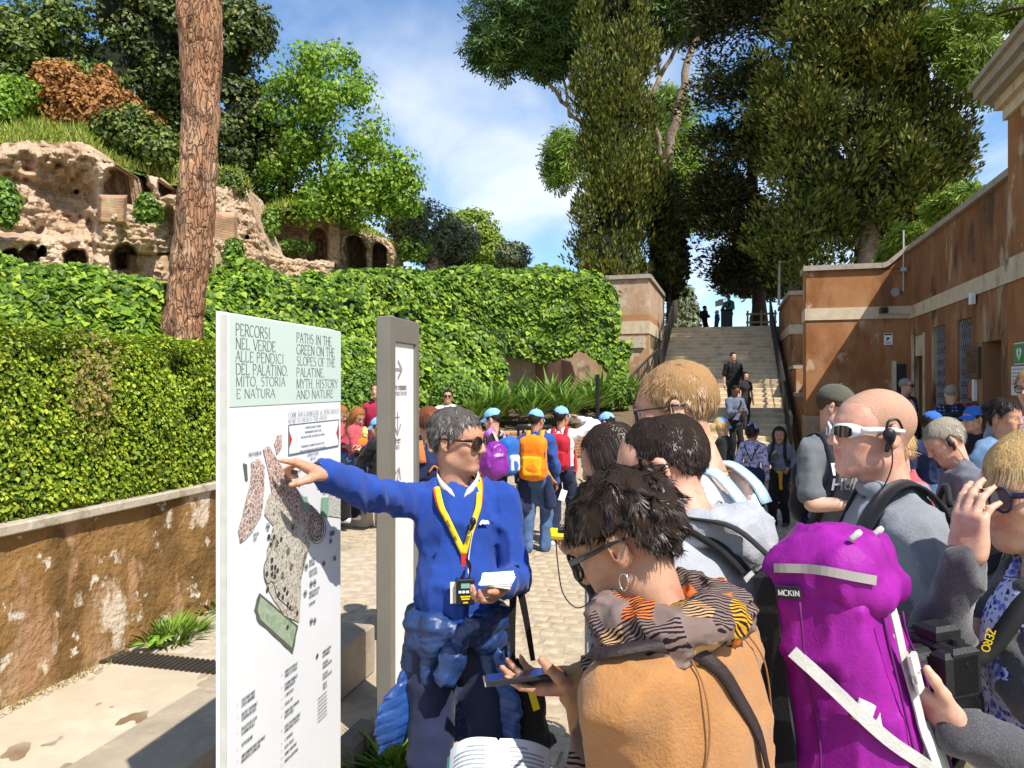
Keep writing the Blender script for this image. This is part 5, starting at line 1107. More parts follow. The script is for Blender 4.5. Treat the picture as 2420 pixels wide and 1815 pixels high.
    # ---- garments and body
    def torso(S_, t, b=1.0):
        S_.ell(T(0,.004,.345), np.array([.138*b,.098,.17])*s+t, Rt, k=.03)
        S_.cap(T(-shw*.82,-.018,.452), T(shw*.82,-.018,.452), .044*s+t, k=.03); S_.ell(T(0,-.025,.40), np.array([.13*b,.078,.12])*s+t, Rt, k=.03)
        for q in (-1, 1): S_.cap(T(q*.13,-.022,.465), T(q*.03,-.025,.530), .030*s+t, .034*s+t*.6, k=.03)
        S_.ell(T(0,.008+.02*fat,.13), np.array([(.112 if fem else .124)+.02*fat,.088+.035*fat,.19])*s+t, Rt, k=.04); S_.ell(T(0,-.005,-.01), np.array([.148,.102,.12])*s+t, Rt, k=.04)
        if fem and not child:
            for q in (-1, 1): S_.ell(T(q*.066,.078,.325), np.array([.055,.045,.052])*s+t, Rt, k=.03)
        return S_
    B = Shape(); torso(B, -.022)
    for q in (-1, 1):
        a_, e_, w_, f, n_, ad = joints[q]; B.chain([a_, e_, w_], [.044*s, .037*s*.95, .025*s], k=.02); B.cap(lerp(e_, w_, .1), lerp(e_, w_, .45), .037*s, .034*s, k=.02)
        hip, kn, an = legs[q]; B.chain([hip, kn, an], [.075*s, .052*s, .036*s], k=.03); B.cap(lerp(kn, an, .12), lerp(kn, an, .45), .05*s, .048*s, k=.03); B.cap(an+np.array([0,-.03,-.035])*s, an+np.array([0,.12,-.05])*s, .03*s, .022*s, k=.02)
    B.cap(T(0,-.02,.44), neck, .05*s, .05*s, k=.03)
    bare = bool(top and top.get('bare')); parts = [B.mesh((.020, .025, .034)[lod])]; mis = [np.zeros(len(parts[0][1]), int)]
    nk = np.linalg.inv(Rh) @ (T(0,-.02,.47)-hc)/hsz
    hsM = head_shape(fem, jaw*(.9 if fem else 1), .85 if fem or child else 1.0, mouth, nk, neckr or (.046 if fem or child else .056))
    Vh, Fh = hsM.mesh(res_h); 
    if lod == 0: Vh = smooth_v(Vh, Fh, 1, .4)
    lipm = lips_faces(Vh, Fh, mouth) if lod < 2 else np.zeros(len(Fh), bool)
    him = lipm.astype(int)
    if hair and hair.get('style') == 'buzz':
        cb = Vh[Fh].mean(1); jx = .006*vnoise(cb*90, 1.0, 3); line = np.where(cb[:, 1] > .02, .012+(.080-.012)*np.clip((cb[:, 1]-.02)/.05, 0, 1), np.where(cb[:, 1] > -.045, .008, .008-.085*np.clip((-.045-cb[:, 1])/.03, 0, 1)))+.02*np.clip((np.abs(cb[:, 0])-.02)/.03, 0, 1)*(cb[:, 1] > .02); him[(cb[:, 2]+jx > line) & (np.abs(cb[:, 0]) < .0795)] = 2
    parts.append(((Vh*hsz) @ Rh.T+hc, Fh)); mis.append(him)
    for q in (-1, 1):
        a_, e_, w_, f, n_, ad = joints[q]; th_ = np.cross(f, n_)*q; R = np.stack([th_, f, n_], 1); hk = s*(.95 if fem else 1.02) if not child else s*1.0
        hsb = hand_shape(q, CURL[ad.get('pose', 'relaxed')] if 'curls' not in ad else ad['curls'], ad.get('thumb', (.62,.72,.3)), ad.get('tcurl', (10, 22)), ad.get('spread', 5)).xf(R, w_, hk); parts.append(hsb.mesh(res_hand)); mis.append(np.zeros(len(parts[-1][1]), int))
    info['bodyV'] = parts[0][0]; Vb = []; Fb = []; nb_ = 0
    for V_, F_ in parts: Vb.append(V_); Fb.append(F_+nb_); nb_ += len(V_)
    lipc = SKIN[skin]; m_lip = mat('lips_'+skin, (lipc[0]*.84, lipc[1]*.62, lipc[2]*.64), .42, spec=.5)
    body = obj('body', np.concatenate(Vb), np.concatenate(Fb), [sk, m_lip]+([mat('stubble', (.43,.24,.16), .75, [((.48,.29,.195), 260, .5, .62), ((.34,.18,.11), 420, .52, .64)], bump=.5, bscale=420, bdist=.002)] if hair and hair.get('style') == 'buzz' else []), o, True, np.concatenate(mis)); info['body'] = body
    seed = abs(hash(label)) % 1000 if False else sum(map(ord, label)) % 97
    if top:
        t = top.get('t', .016); C = Shape(); torso(C, t, top.get('b', 1.0)); slv = top.get('sleeve', 1.0)
        for q in (-1, 1):
            a_, e_, w_, f, n_, ad = joints[q]; ts = t*top.get('st', 1.0)
            if slv <= 0: C.cap(a_, a_+(e_-a_)*.02, .044*s+t, k=.03)
            elif slv <= .5:
                e2 = lerp(a_, e_, slv*2); C.chain([a_, e2], [.046*s+ts, .044*s+ts*1.2], k=.025)
            else:
                w2 = lerp(e_, w_, (slv-.5)*2*.97); C.chain([a_, e_, w2], [.047*s+ts, .038*s+ts, .029*s+ts*.8], k=.02); C.cap(lerp(e_, w_, .1), lerp(e_, w_, .4), .037*s+ts, .034*s+ts, k=.02)
        hem = top.get('hem', -.10); C.pr = C.pr; nt_ = neck+hd_up*.10; nr = top.get('neck', .062)*s
        C.cap(neck-hd_up*top.get('nd', -.005), nt_+hd_up*.1, nr, nr*1.5, k=.008, op='s')
        if top.get('vneck'): C.cap(T(0,.10,.50), T(0,.165,.50-top['vneck']), .05*s, top.get('vr', .012), k=.01, op='s')
        if slv <= 0:
            for q in (-1, 1): C.cap(T(q*(shw+.06),-.01,.40), T(q*(shw+.04),-.01,.62), .075*s, .09*s, k=.01, op='s')
        fo = folds(top.get('fold', .017), top.get('fs', (12, 12, 8)), seed+11); zc = (pel+Rt @ np.array([0, 0, hem*s]))
        nu_ = Rt[:, 2]
        def post(Fd, X, Y, Z):
            Fd = fo(Fd, X, Y, Z); cut = (zc[0]-X)*nu_[0]+(zc[1]-Y)*nu_[1]+(zc[2]-Z)*nu_[2]
            near = np.hypot(X-zc[0], Y-zc[1]) < .30*s
            return np.where(near, np.maximum(Fd, cut), Fd).astype(np.float32)
        V_, F_ = C.mesh(top.get('res', res_b), post)
        info['top'] = obj(top.get('name', 'shirt'), V_, F_, top['m'], o, True); info['topVF'] = (V_, F_)
    if top and top.get('inner'):
        C = Shape(); torso(C, top['inner'].get('t', .008)); C.cap(neck-hd_up*top['inner'].get('nd', .0), neck+hd_up*.2, .058*s, .09*s, k=.008, op='s'); V_, F_ = C.mesh(res_b, folds(.006, (12,12,9), seed+5)); info['inner'] = obj(top['inner'].get('name', 'blouse'), V_, F_, top['inner']['m'], o, True)
    if bottom:
        t = bottom.get('t', .014); C = Shape(); C.ell(T(0,-.005,.0), np.array([.160,.116,.12])*s+t, Rt, k=.04); ln = bottom.get('len', 1.0)
        for q in (-1, 1):
            hip, kn, an = legs[q]; C.ell(hip+np.array([0,-.035,-.01])*s, .080*s+t, k=.04); e2 = lerp(kn, an, max(0, (ln-.5)*2)) if ln > .5 else lerp(hip, kn, ln*2)
            if ln > .5: C.chain([hip, kn, e2], [.078*s+t, .056*s+t, .045*s+t*1.2], k=.035); C.cap(lerp(kn, an, .12), lerp(kn, an, .4), .054*s+t, .052*s+t, k=.03)
            else: C.chain([hip, e2], [.085*s+t, .07*s+t*1.5], k=.035)
        V_, F_ = C.mesh((.019, .026, .038)[lod], folds(bottom.get('fold', .016), (8, 8, 9), seed+31)); info['bottom'] = obj(bottom.get('name', 'trousers'), V_, F_, bottom['m'], o, True)
    if shoes is not None:
        ms = cloth_mat('shoe_%d_%d_%d' % tuple(int(c*99) for c in shoes), shoes, .6, 300)
        for q in (-1, 1):
            an = legs[q][2]; C = Shape(); b0 = an*np.array([1,1,0]); b0[2] = an[2]-.075*s; C.cap(b0+np.array([0,-.05,.035])*s, b0+np.array([0,.13,.03])*s, .04*s, .038*s, k=.03, flat=((0,0,1), .95)); C.cap(an+np.array([0,-.01,-.02])*s, an+np.array([0,-.01,.02])*s, .045*s, .047*s, k=.03); C.ell(b0+np.array([0,.10,.035])*s, np.array([.045,.09,.035])*s, k=.02)
            zf = b0[2]
            V_, F_ = C.mesh((.014, .02, .026)[lod], lambda Fd, X, Y, Z: np.maximum(Fd, (zf+.002)-Z)); sho = obj('shoe', V_, F_, ms, o, True); C2 = Shape(); C2.cap(b0+np.array([0,-.055,.012])*s, b0+np.array([0,.14,.012])*s, .043*s, .042*s, k=.02, flat=((0,0,1), .35)); V_, F_ = C2.mesh(.026); obj('sole', V_, F_, MATS.get('shoe_sole') or mat('shoe_sole', (.6,.58,.54), .8), sho, True)
    if hair and hair.get('style') != 'buzz': add_hair(info, hair, lod, seed)
    if lod < 2 and not (hair and hair.get('noeyes')):
        for q in (-1, 1):
            mb = MB(); mb.ball((q*.031,.0745,.003), .0135, 8); e = mb; V_ = np.concatenate(mb.V); m_e = mat('eye_white', (.62,.58,.54), .3, var=0); m_i = mat('iris', (.03,.018,.012), .2, var=0)
            V_ = np.concatenate(mb.V); Fq_ = np.concatenate(mb.F4); cen = V_[Fq_].mean(1); ir = (np.hypot(cen[:, 0]-q*.031, cen[:, 2]-.003) < .0075) & (cen[:, 1] > .07)
            obj('eye', (V_*hsz) @ Rh.T+hc, Fq_, [m_e, m_i], o, True, ir.astype(int))
    return info
def add_hair(info, hair, lod, seed):
    o, Rh, hc, hs = info['root'], info['Rh'], info['hc'], info['hs']; st = hair.get('style', 'short'); cm = hair_mat(hair['c']); th_ = hair.get('th', .012)
    C = Shape(); C.ell((0,-.020,.036), np.array([.075,.097,.085])+th_, k=.02)
    front = hair.get('front', .070); sidez = hair.get('side', .012); nape = hair.get('nape', -.060); recede = hair.get('recede', 0); bald = hair.get('bald')
    if st in ('bob', 'long', 'pony', 'bun', 'braid'):
        L_ = hair.get('L', .16)
        if st in ('bob', 'long'):
            for q in (-1, 1): C.cap((q*.066,-.02,.03), (q*.070,-.012,.05-L_), .030, .026, k=.03); C.cap((q*.045,-.075,.03), (q*.050,-.080,.04-L_), .034, .026, k=.03)
            C.cap((0,-.09,.03), (0,-.092,.04-L_), .036, .028, k=.03)
        if st == 'pony': C.chain([(0,-.10,.03), (0,-.135,-.01), (0,-.125,-L_)], [.022,.030,.012], k=.02)
        if st == 'braid': C.chain([(0,-.10,-.02), (.01,-.125,-.08), (.015,-.115,-L_)], [.026,.022,.014], k=.015)
        if st == 'bun': C.ell((0,-.115,.05), (.038,.032,.038), k=.02)
    if st in ('short', 'bun', 'braid', 'pony'):
        for q in (-1, 1): C.ell((q*.095,-.014,-.002), (.030,.027,.040), k=.004, op='s')
    if bald: C.ell((bald[0], bald[1], bald[2]), bald[3], k=.012, op='s')
    amp = hair.get('amp', .004); fq = hair.get('fq', 30)
    def post(Fd, X, Y, Z):
        # hairline: face side open, ears free, nape limit
        line = np.where(Y > .02, sidez+(front-sidez)*np.clip((Y-.02)/.055, 0, 1)**.8, np.where(Y > -.045, sidez, sidez+(nape-sidez)*np.clip((-.045-Y)/.03, 0, 1)))+0*X+0*Z
        line = line+recede*np.clip((np.abs(X)-.025)/.03, 0, 1)*(Y > .0)
        if st in ('bob', 'long'):
            L_ = hair.get('L', .16); fb = hair.get('fringe', 0); line = np.where(Y > .045, front-fb*1.0, np.where(Y > .010, .05-L_+(front-.05+L_)*np.clip((Y-.030)/.015, 0, 1), -1.0))+0*X+0*Z
        nz = grid_noise(X, Y, Z, (fq, fq, fq*.6), seed+3)
        G_ = Fd-amp*nz
        return np.maximum(G_, (line-Z)*.9).astype(np.float32)
    V_, F_ = C.mesh((.0065, .010, .014)[lod], post)
    if not len(V_): return
    cs = HAIRC[hair['c']]; shm = mat('hairbase_'+hair['c'], tuple(.5*(a_+b_) for a_, b_ in zip(cs[0], cs[1][0])), .8, [(cs[1][1], 90, .55, .75, (1,1,.25))], bump=1, bscale=160, bdist=.006, bstretch=(1,1,.2), spec=.15)
    ho = obj('hair', (V_*hs) @ Rh.T+hc, F_, shm, o, True); info['hair'] = ho
    n = hair.get('n', (5000, 1200, 0)[lod])
    if n:
        r = np.random.default_rng(seed); part = np.array(hair.get('part', (0., -.03, .14))); comb = np.array(hair.get('comb', (0, 0, 0)), float); grav = hair.get('grav', .6)
        def flow(Pt, Nn):
            rel = Pt-part; tan = rel-Nn*(rel*Nn).sum(-1, keepdims=True); return unit(unit(tan)+np.array([0, 0, -grav])+comb)
        Vs, Fs = hair_strands(r, V_, F_, n, flow, hair.get('len', .035), hair.get('w', .0022), hair.get('segs', 3), hair.get('curl', 0), hair.get('lift', .22), seed, hair.get('cf', 60)); obj('strands', (Vs*hs) @ Rh.T+hc, Fs, cm, ho)
def head_pt(info, p_): return info['hc']+info['Rh'] @ (np.asarray(p_, float)*info['hs'])
def head_obj(info, name, mb, m, parent=None, smooth=True):
    V_ = np.concatenate(mb.V); mb.V = [(V_*info['hs']) @ info['Rh'].T+info['hc']]; return mb.build(name, m, parent or info['root'], smooth)
def glasses(info, frame=(.02,.018,.016), lens=(.015,.014,.014), style='way', clear=False, up=False):
    fm = mat('frame_%d_%d_%d' % tuple(int(c*99) for c in frame), frame, .3, var=0, coat=.3); lm = glass_mat('lens_%d_%d_%d' % tuple(int(c*99) for c in lens), lens)
    dz, dy, tl = (0, 0, 0) if not up else (.080, -.045, rad(38)); g = None; mb = MB()
    def K(p_):
        p_ = np.asarray(p_, float).reshape(-1, 3)
        if up: p_ = (p_-np.array([0,.1,.004])) @ rotx(tl).T+np.array([0,.1+dy,.004+dz])
        return p_
    a = np.linspace(0, 2*np.pi, 19)
    for q in (-1, 1):
        if style == 'wrap':
            ang = np.linspace(.02, 1.32, 12); arc = np.array([(q*(.004+.072*math.sin(t)), .106-.060*(1-math.cos(t)), .004+.004*math.sin(t)) for t in ang]); mb.ribbon(K(arc), [(q*math.sin(t), math.cos(t), 0) for t in ang], np.interp(ang, [0,.25,.7,1.0,1.32], [.016,.034,.040,.034,.018]), .004)
        else:
            ex, ez = (.025, .021) if style == 'way' else (.024, .022); cxl = .0325
            ring = np.stack([q*(cxl+ex*np.sign(np.cos(a))*np.abs(np.cos(a))**.8), .103-.010*((cxl+ex*np.cos(a))/.055)**2, .002+ez*np.sign(np.sin(a))*np.abs(np.sin(a))**.75+.004*(np.cos(a) > 0)*np.sin(a)], 1); mb.tube(K(ring), .0030 if style == 'way' else .0034, 6, cap=False)
            mb.ribbon(K(ring[:10]+np.array([0,.0,.001])), [(0,1,.2)]*10, .006, .003)
        y0, z0_ = (.066, .008) if style == 'wrap' else (.090, .014)
        x0 = q*(.0735 if style == 'wrap' else .059); tem = np.array([(x0, y0, z0_), (q*.080, .025, .012), (q*.085, -.010, .013), (q*.085, -.040, .010)]); mb.ribbon(K(tem), [(q,0,0)]*4, [.019,.015,.012,.008] if style == 'wrap' else ([.012,.008,.006,.004] if style != 'thin' else .004), .0045)
    if style != 'wrap': mb.tube(K([(-.009,.104,.006), (0,.107,.009), (.009,.104,.006)]), .0028, 6)
    g = head_obj(info, 'glasses' if clear else 'sunglasses', mb, fm)
    if not clear:
        for q in (-1, 1):
            ml = MB()
            if style == 'wrap':
                ang = np.linspace(.16, .92, 9); arc = np.array([(q*(.004+.0775*math.sin(t)), .1105-.060*(1-math.cos(t)), .003) for t in ang]); ml.ribbon(K(arc), [(q*math.sin(t), math.cos(t), 0) for t in ang], np.interp(ang, [.16,.4,.75,.92], [.020,.031,.031,.018]), .002)
            else:
                ring = np.stack([q*(.0325+.024*np.cos(a[:-1])), .102-.010*((.0325+.024*np.cos(a[:-1]))/.055)**2, .002+.020*np.sin(a[:-1])], 1); ml.prism(K(ring), (0,1,0), .0015)
            head_obj(info, 'lens', ml, lm, g, False)
    return g
def cap_hat(info, c, brim_dir=0, name='cap', m=None, z=.0):
    """baseball cap: crown, brim, button"""
    m = m or cloth_mat('cap_%d_%d_%d' % tuple(int(x*99) for x in c), c, .85, 500); C = Shape(); C.ell((0,-.018,.045+z), (.087,.106,.092), k=.01)
    V_, F_ = C.mesh(.010, lambda Fd, X, Y, Z: np.maximum(Fd-.0015*grid_noise(X, Y, Z, (40,40,40), 5), (.040+z-.10*np.clip(-(Y+.02), 0, .2)*.3)-Z).astype(np.float32)); hat = obj(name, (V_*info['hs']) @ info['Rh'].T+info['hc'], F_, m, info['root'], True)
    mb = MB(); nA, nB = 13, 5; Vb = []
    for j in range(nB):
        f = j/(nB-1)
        for i in range(nA):
            a = rad(-68+136*i/(nA-1)); x = math.sin(a)*(.083+.004*f); y = -.018+math.cos(a)*.103+f*.070*math.cos(a)**.8; Vb.append((x*(1-.10*f), y, .052+z-.030*f-.045*(x/.08)**2*f*.5))
    Vb = np.array(Vb); ids = np.arange(nA*nB).reshape(nB, nA); Fq = np.stack([ids[:-1,:-1], ids[1:,:-1], ids[1:,1:], ids[:-1,1:]], -1).reshape(-1, 4); n0 = len(Vb)
    mb.add(np.concatenate([Vb, Vb-np.array([0,0,.005])]), np.concatenate([Fq, Fq[:, ::-1]+n0])); head_obj(info, 'brim', mb, m, hat)
    mb = MB(); mb.ball((0,-.018,.137+z), .008, 6); head_obj(info, 'button', mb, m, hat)
    return hat
def mirror_pts(pts): return [(-x, y, z) for x, y, z in pts]
def catm(pts, n=6):
    pts = np.asarray(pts, float); P_ = np.concatenate([2*pts[:1]-pts[1:2], pts, 2*pts[-1:]-pts[-2:-1]]); out_ = []
    for i in range(1, len(P_)-2):
        for k in range(n):
            t = k/n; a, b, c, d = P_[i-1:i+3]; out_.append(.5*((2*b)+(-a+c)*t+(2*a-5*b+4*c-d)*t*t+(-a+3*b-3*c+d)*t**3))
    out_.append(pts[-1]); return np.array(out_)
STRAP = [(.085,-.150,.43), (.092,-.085,.525), (.098,.0,.542), (.106,.085,.49), (.118,.135,.38), (.14,.125,.25), (.165,.05,.14), (.15,-.09,.08)]
def conform(info, pts, ctr, off=.003, V=None):
    """push path points out to the garment surface, seen from an inner point"""
    V_ = (np.concatenate([info['topVF'][0], info['bodyV']]) if info.get('bare') else info['topVF'][0]) if V is None else V; out_ = []; dirs = []
    for p_ in pts:
        d_ = nrm(p_-ctr); rel = V_-ctr; pr = rel @ d_; lat = np.linalg.norm(rel-np.outer(pr, d_), axis=1); k = (lat < .022) & (pr > 0); out_.append(ctr+d_*((pr[k].max() if k.any() else np.linalg.norm(p_-ctr))+off)); dirs.append(d_)
    out_ = np.array(out_)
    for _ in range(2): out_[1:-1] = (out_[:-2]+2*out_[1:-1]+out_[2:])/4
    return out_, np.array(dirs)
def strap_on(info, mb, sides=(-1, 1), wd=.055, th=.008, pts=STRAP, off=0.002, mi=0):
    T = info['T']
    for q in sides:
        pp = catm([T(q*x*.93, y*.8, z*.98) for x, y, z in pts], 5); pp, nn_ = conform(info, pp, T(q*.075, -.01, .30), off); mb.ribbon(pp, nn_, wd, th, mi)
    return mb
def backpack(info, label, c, c2=None, size=(.145,.085,.215), pos=(0,-.205,.27), strapc=None, wd=.055, detail=True, cat='backpack', fold=.007, sides=(-1, 1), res=.013, group=None, rough=.6):
    """pack on a person's back: its own thing, placed at the wearer"""
    T, Rt, s = info['T'], info['Rt'], info['s']; t = thing('backpack', label, cat, Vector(info['rootp']), group, info['root'].rotation_euler.z)
    m = cloth_mat('pack_%d_%d_%d' % tuple(int(x*99) for x in c), c, rough, 400, bump=.3); m2 = cloth_mat('pack_%d_%d_%d' % tuple(int(x*99) for x in (c2 or c)), c2 or c, rough, 400, bump=.3); ms = cloth_mat('pack_%d_%d_%d' % tuple(int(x*99) for x in (strapc or c)), strapc or c, .7, 400)
    cc = T(*pos); h = np.array(size)*s; C = Shape(); C.box(cc, h, Rt, .06*s, k=.03); C.ell(cc+Rt @ np.array([0, -.02*s, h[2]*.62]), h*np.array([.88,1.0,.5]), Rt, k=.05); C.ell(cc-Rt @ np.array([0, .02*s, h[2]*.45]), h*np.array([.98,1.25,.62]), Rt, k=.05)
    V_, F_ = C.mesh(res, folds(fold, (9,9,9), 77)); obj('bag', V_, F_, m, t, True)
    if detail:
        C = Shape(); C.box(cc-Rt @ np.array([0, h[1]*1.05, h[2]*.35]), h*np.array([.72,.38,.48]), Rt, .03*s, k=.02); V_, F_ = C.mesh(res, folds(fold*.7, (9,9,9), 79)); obj('pocket', V_, F_, m2, t, True)
        mb = MB(); za = [cc+Rt @ np.array([h[0]*.95*math.sin(a), -h[1]*.9, h[2]*(.15+.72*math.cos(a))]) for a in np.linspace(-1.7, 1.7, 15)]; mb.tube(np.array(za), .004, 5); mb.build('zip', MATS.get('zip') or mat('zip', (.05,.05,.05), .5), t)
    for q in sides:
        mb = MB(); strap_on(info, mb, (q,), wd*s); mb.build('strap', ms, t, True)
    mb = MB(); mb.tube(catm([T(-.04, pos[1]+.07, pos[2]+.24), T(0, pos[1]+.06, pos[2]+.285), T(.04, pos[1]+.07, pos[2]+.24)], 4), .008, 6); mb.build('handle', ms, t, True)
    return t
def world_obj(name, mb, m, parent=None, smooth=False): return mb.build(name, m, parent, smooth)
# ------------------------------------------------------------------ people
m_jean = cloth_mat('jeans', (.06,.11,.22), .85, 500, [((.11,.18,.31), 8, .5, .7)]); m_jeand = cloth_mat('dark_jeans', (.018,.026,.06), .85, 500); m_blk = cloth_mat('black', (.012,.012,.013), .8, 500); m_khaki = cloth_mat('khaki', (.33,.27,.18), .9, 500)
m_blue = cloth_mat('royal_blue', (.018,.055,.275), .9, 700, bump=.2, var=.05)
# guide pointing at the map
FT = P(626, 1063, 2.11)                                     # fingertip on the panel
wr_g = P(752, 1116, 2.22)
gu = person('man in blue sweater pointing at the map board, jacket tied round his waist', (1082, 1040, 2.72), yaw=172, hyaw=112, hp=4, lod=0, skin='tan', mouth=True, jaw=1.06, fat=.9, lean=-2,
    top=dict(m=m_blue, name='sweater', t=.017, fold=.015, fs=(14,14,5), hem=-.06, neck=.066, res=.0105, nd=.002), bottom=dict(m=cloth_mat('navy_trousers', (.016,.022,.055), .85, 500), t=.016), shoes=(.03,.025,.02),
    hair=dict(c='greydark', th=.013, style='short', front=.072, side=.0, nape=-.075, n=5500, len=.026, w=.0024, curl=.55, cf=90, lift=.35, amp=.006, fq=60, recede=.012),
    armR=dict(w=wr_g, hint=(.2,-.3,-1), f=nrm(FT-wr_g), n=(.25,.35,-.85), pose='point', thumb=(.35,.85,.55), tcurl=(15,25)), armL=dict(w=P(1190, 1382, 2.45), hint=(-.35,-.8,-.6), f=(-.62,-.62,-.30), n=(-.2,-.1,.95), pose='hold', thumb=(.45,.85,.3)))
glasses(gu, (.025,.014,.008), (.012,.011,.010))
# tan sweater woman, back to the camera
m_tan = cloth_mat('camel', (.37,.175,.06), 1.0, 500, [((.34,.155,.05), 9, .45, .7)], sheen=.2, bump=.8)
tw = person('woman in camel sweater with patterned scarf looking down at her phone', (1478, 1272, 1.30), yaw=-47, hyaw=-62, hp=30, lod=0, fem=True, skin='olive', lean=19, build=1.12,
    top=dict(m=m_tan, name='sweater', t=.022, fold=.014, fs=(9,9,5), hem=-.16, neck=.066, nd=.0, res=.0105, b=1.12), bottom=dict(m=m_jeand), shoes=(.05,.05,.05),
    hair=dict(c='darkbrown', th=.020, style='short', front=.050, side=.030, nape=-.066, n=9000, len=.024, w=.0036, curl=.9, cf=75, lift=.12, amp=.010, fq=55, grav=.2, segs=3),
    armL=dict(w=P(1372, 1612, 1.40), hint=(-.45,-.75,-1), f=(-.97,-.02,.02), n=(.05,-.15,.98), curls=[(16,18,10), (18,20,10), (22,22,12), (26,26,14)], thumb=(.30,.72,.75), tcurl=(5, 12)), armR=dict(w=P(1232, 1945, 1.38), hint=(.9,-.3,-.8), f=(-.62,-.05,.75), n=(.3,-.7,.6), pose='hold', thumb=(.5,.8,.2)))
glasses(tw, (.012,.012,.014), style='round', clear=True)
# balding dark haired man in grey hoodie
m_grey = cloth_mat('heather_grey', (.36,.37,.39), .9, 350, [((.30,.31,.33), 420, .46, .60, (1,1,1), 2)], sheen=.2)
hm = person('dark haired man in light grey hoodie seen from behind', (1562, 1098, 1.66), yaw=-50, hyaw=-66, hp=14, lod=0, skin='pink', lean=21, top=dict(m=m_grey, name='hoodie', t=.022, fold=.016, fs=(9,9,6), hem=-.15, neck=.078, nd=-.01), bottom=dict(m=m_khaki), shoes=(.1,.08,.06),
    hair=dict(c='darkbrown', th=.006, style='short', front=.074, side=.010, nape=-.070, n=6500, len=.014, w=.0024, curl=.25, cf=70, lift=.40, amp=.003, fq=60, recede=.018, comb=(0,.2,0), bald=(.01,-.03,.140,(.040,.050,.032))))
glasses(hm, (.012,.012,.012), style='thin', clear=True)
# sandy blond tall man
m_wht = cloth_mat('white', (.76,.76,.75), .9, 500)
bm = person('tall sandy blond man in white vest with pale blue straps', (1592, 962, 1.95), yaw=-56, hyaw=-72, hp=10, lod=0, skin='fair', lean=17, top=dict(m=m_wht, name='vest', t=.014, sleeve=0, fold=.006, hem=-.15, neck=.100, nd=.03), bottom=dict(m=m_khaki), shoes=(.3,.3,.3),
    hair=dict(c='sandy', th=.011, style='short', front=.066, side=.004, nape=-.076, n=6500, len=.020, w=.0030, curl=.35, cf=60, lift=.30, amp=.003, fq=50, comb=(0,.4,.1)))
glasses(bm, (.012,.012,.012), style='thin', clear=True)
# dark haired woman beyond them
dw = person('dark haired woman half hidden behind the hoodie man', (1440, 1085, 2.45), yaw=-60, hyaw=-66, hp=22, lod=1, fem=True, skin='olive', lean=5, top=dict(m=m_blk, name='jacket', t=.02), bottom=dict(m=m_jeand), hair=dict(c='darkbrown', th=.016, style='bob', L=.16, front=.08, n=3000, len=.09, w=.0026, lift=.1, grav=1.4, segs=5),
    armL=dict(w=P(1392, 1322, 2.2), hint=(-.5,-.4,-1), f=(-.86,.1,.42), n=(.4,-.1,.85), pose='hold', thumb=(.45,.85,.45)))
# man in white sunglasses
m_grey2 = cloth_mat('grey_fleece', (.22,.235,.255), .9, 350, [((.185,.20,.22), 400, .46, .60, (1,1,1), 2)], sheen=.2)
wm = person('man in grey half zip sweater and white wraparound sunglasses', (2060, 1018, 1.92), yaw=-78, hyaw=-92, hp=-2, lod=0, skin='pink', lean=7, jaw=1.05, top=dict(m=m_grey2, name='sweater', t=.020, fold=.014, fs=(12,12,5), hem=-.14, neck=.068, nd=-.03), bottom=dict(m=m_khaki, t=.022), shoes=(.12,.1,.08),
    hair=dict(style='buzz'), armL=dict(l=(-.205,.06,-.03), hint=(-.5,-1,-.2)), armR=dict(l=(.18,.20,.0)))
glasses(wm, (.75,.75,.74), (.02,.02,.02), style='wrap')
# fair haired woman shading her eyes at the right edge
m_flc = cloth_mat('charcoal_fleece', (.060,.058,.062), .95, 300, [((.10,.095,.10), 330, .5, .66, (1,1,1), 2)], sheen=.4)
HW = P(2284, 1318, 1.42)
def floral_mat(name):
    m = mat(name, (.30,.33,.75), .85, bump=.15, bscale=300, bdist=.002, spec=.2); t = m.node_tree; b = t.nodes[m['bsdf']]; tcn = N(t, 'ShaderNodeTexCoord'); vo = N(t, 'ShaderNodeTexVoronoi'); vo.inputs['Scale'].default_value = 62; t.links.new(tcn.outputs['Object'], vo.inputs['Vector']); nz = N(t, 'ShaderNodeTexNoise'); nz.inputs['Scale'].default_value = 70; t.links.new(tcn.outputs['Object'], nz.inputs['Vector'])
    r = N(t, 'ShaderNodeValToRGB'); e = r.color_ramp; e.interpolation = 'CONSTANT'; e.elements[0].color = (.02,.02,.09,1); e.elements[1].position = .28; e.elements[1].color = (.16,.20,.66,1); e.elements.new(.46).color = (.58,.60,.85,1); e.elements.new(.75).color = (.03,.03,.14,1); ad = N(t, 'ShaderNodeMath', operation='MULTIPLY_ADD'); ad.inputs[1].default_value = .55; t.links.new(nz.outputs['Fac'], ad.inputs[0]); ml = N(t, 'ShaderNodeMath', operation='MULTIPLY_ADD'); ml.inputs[1].default_value = .75; ml.inputs[2].default_value = -.12; t.links.new(vo.outputs['Distance'], ml.inputs[0]); t.links.new(ml.outputs[0], ad.inputs[2]); t.links.new(ad.outputs[0], r.inputs[0]); t.links.new(r.outputs[0], b.inputs['Base Color']); return m
m_flor = floral_mat('cloth_floral')
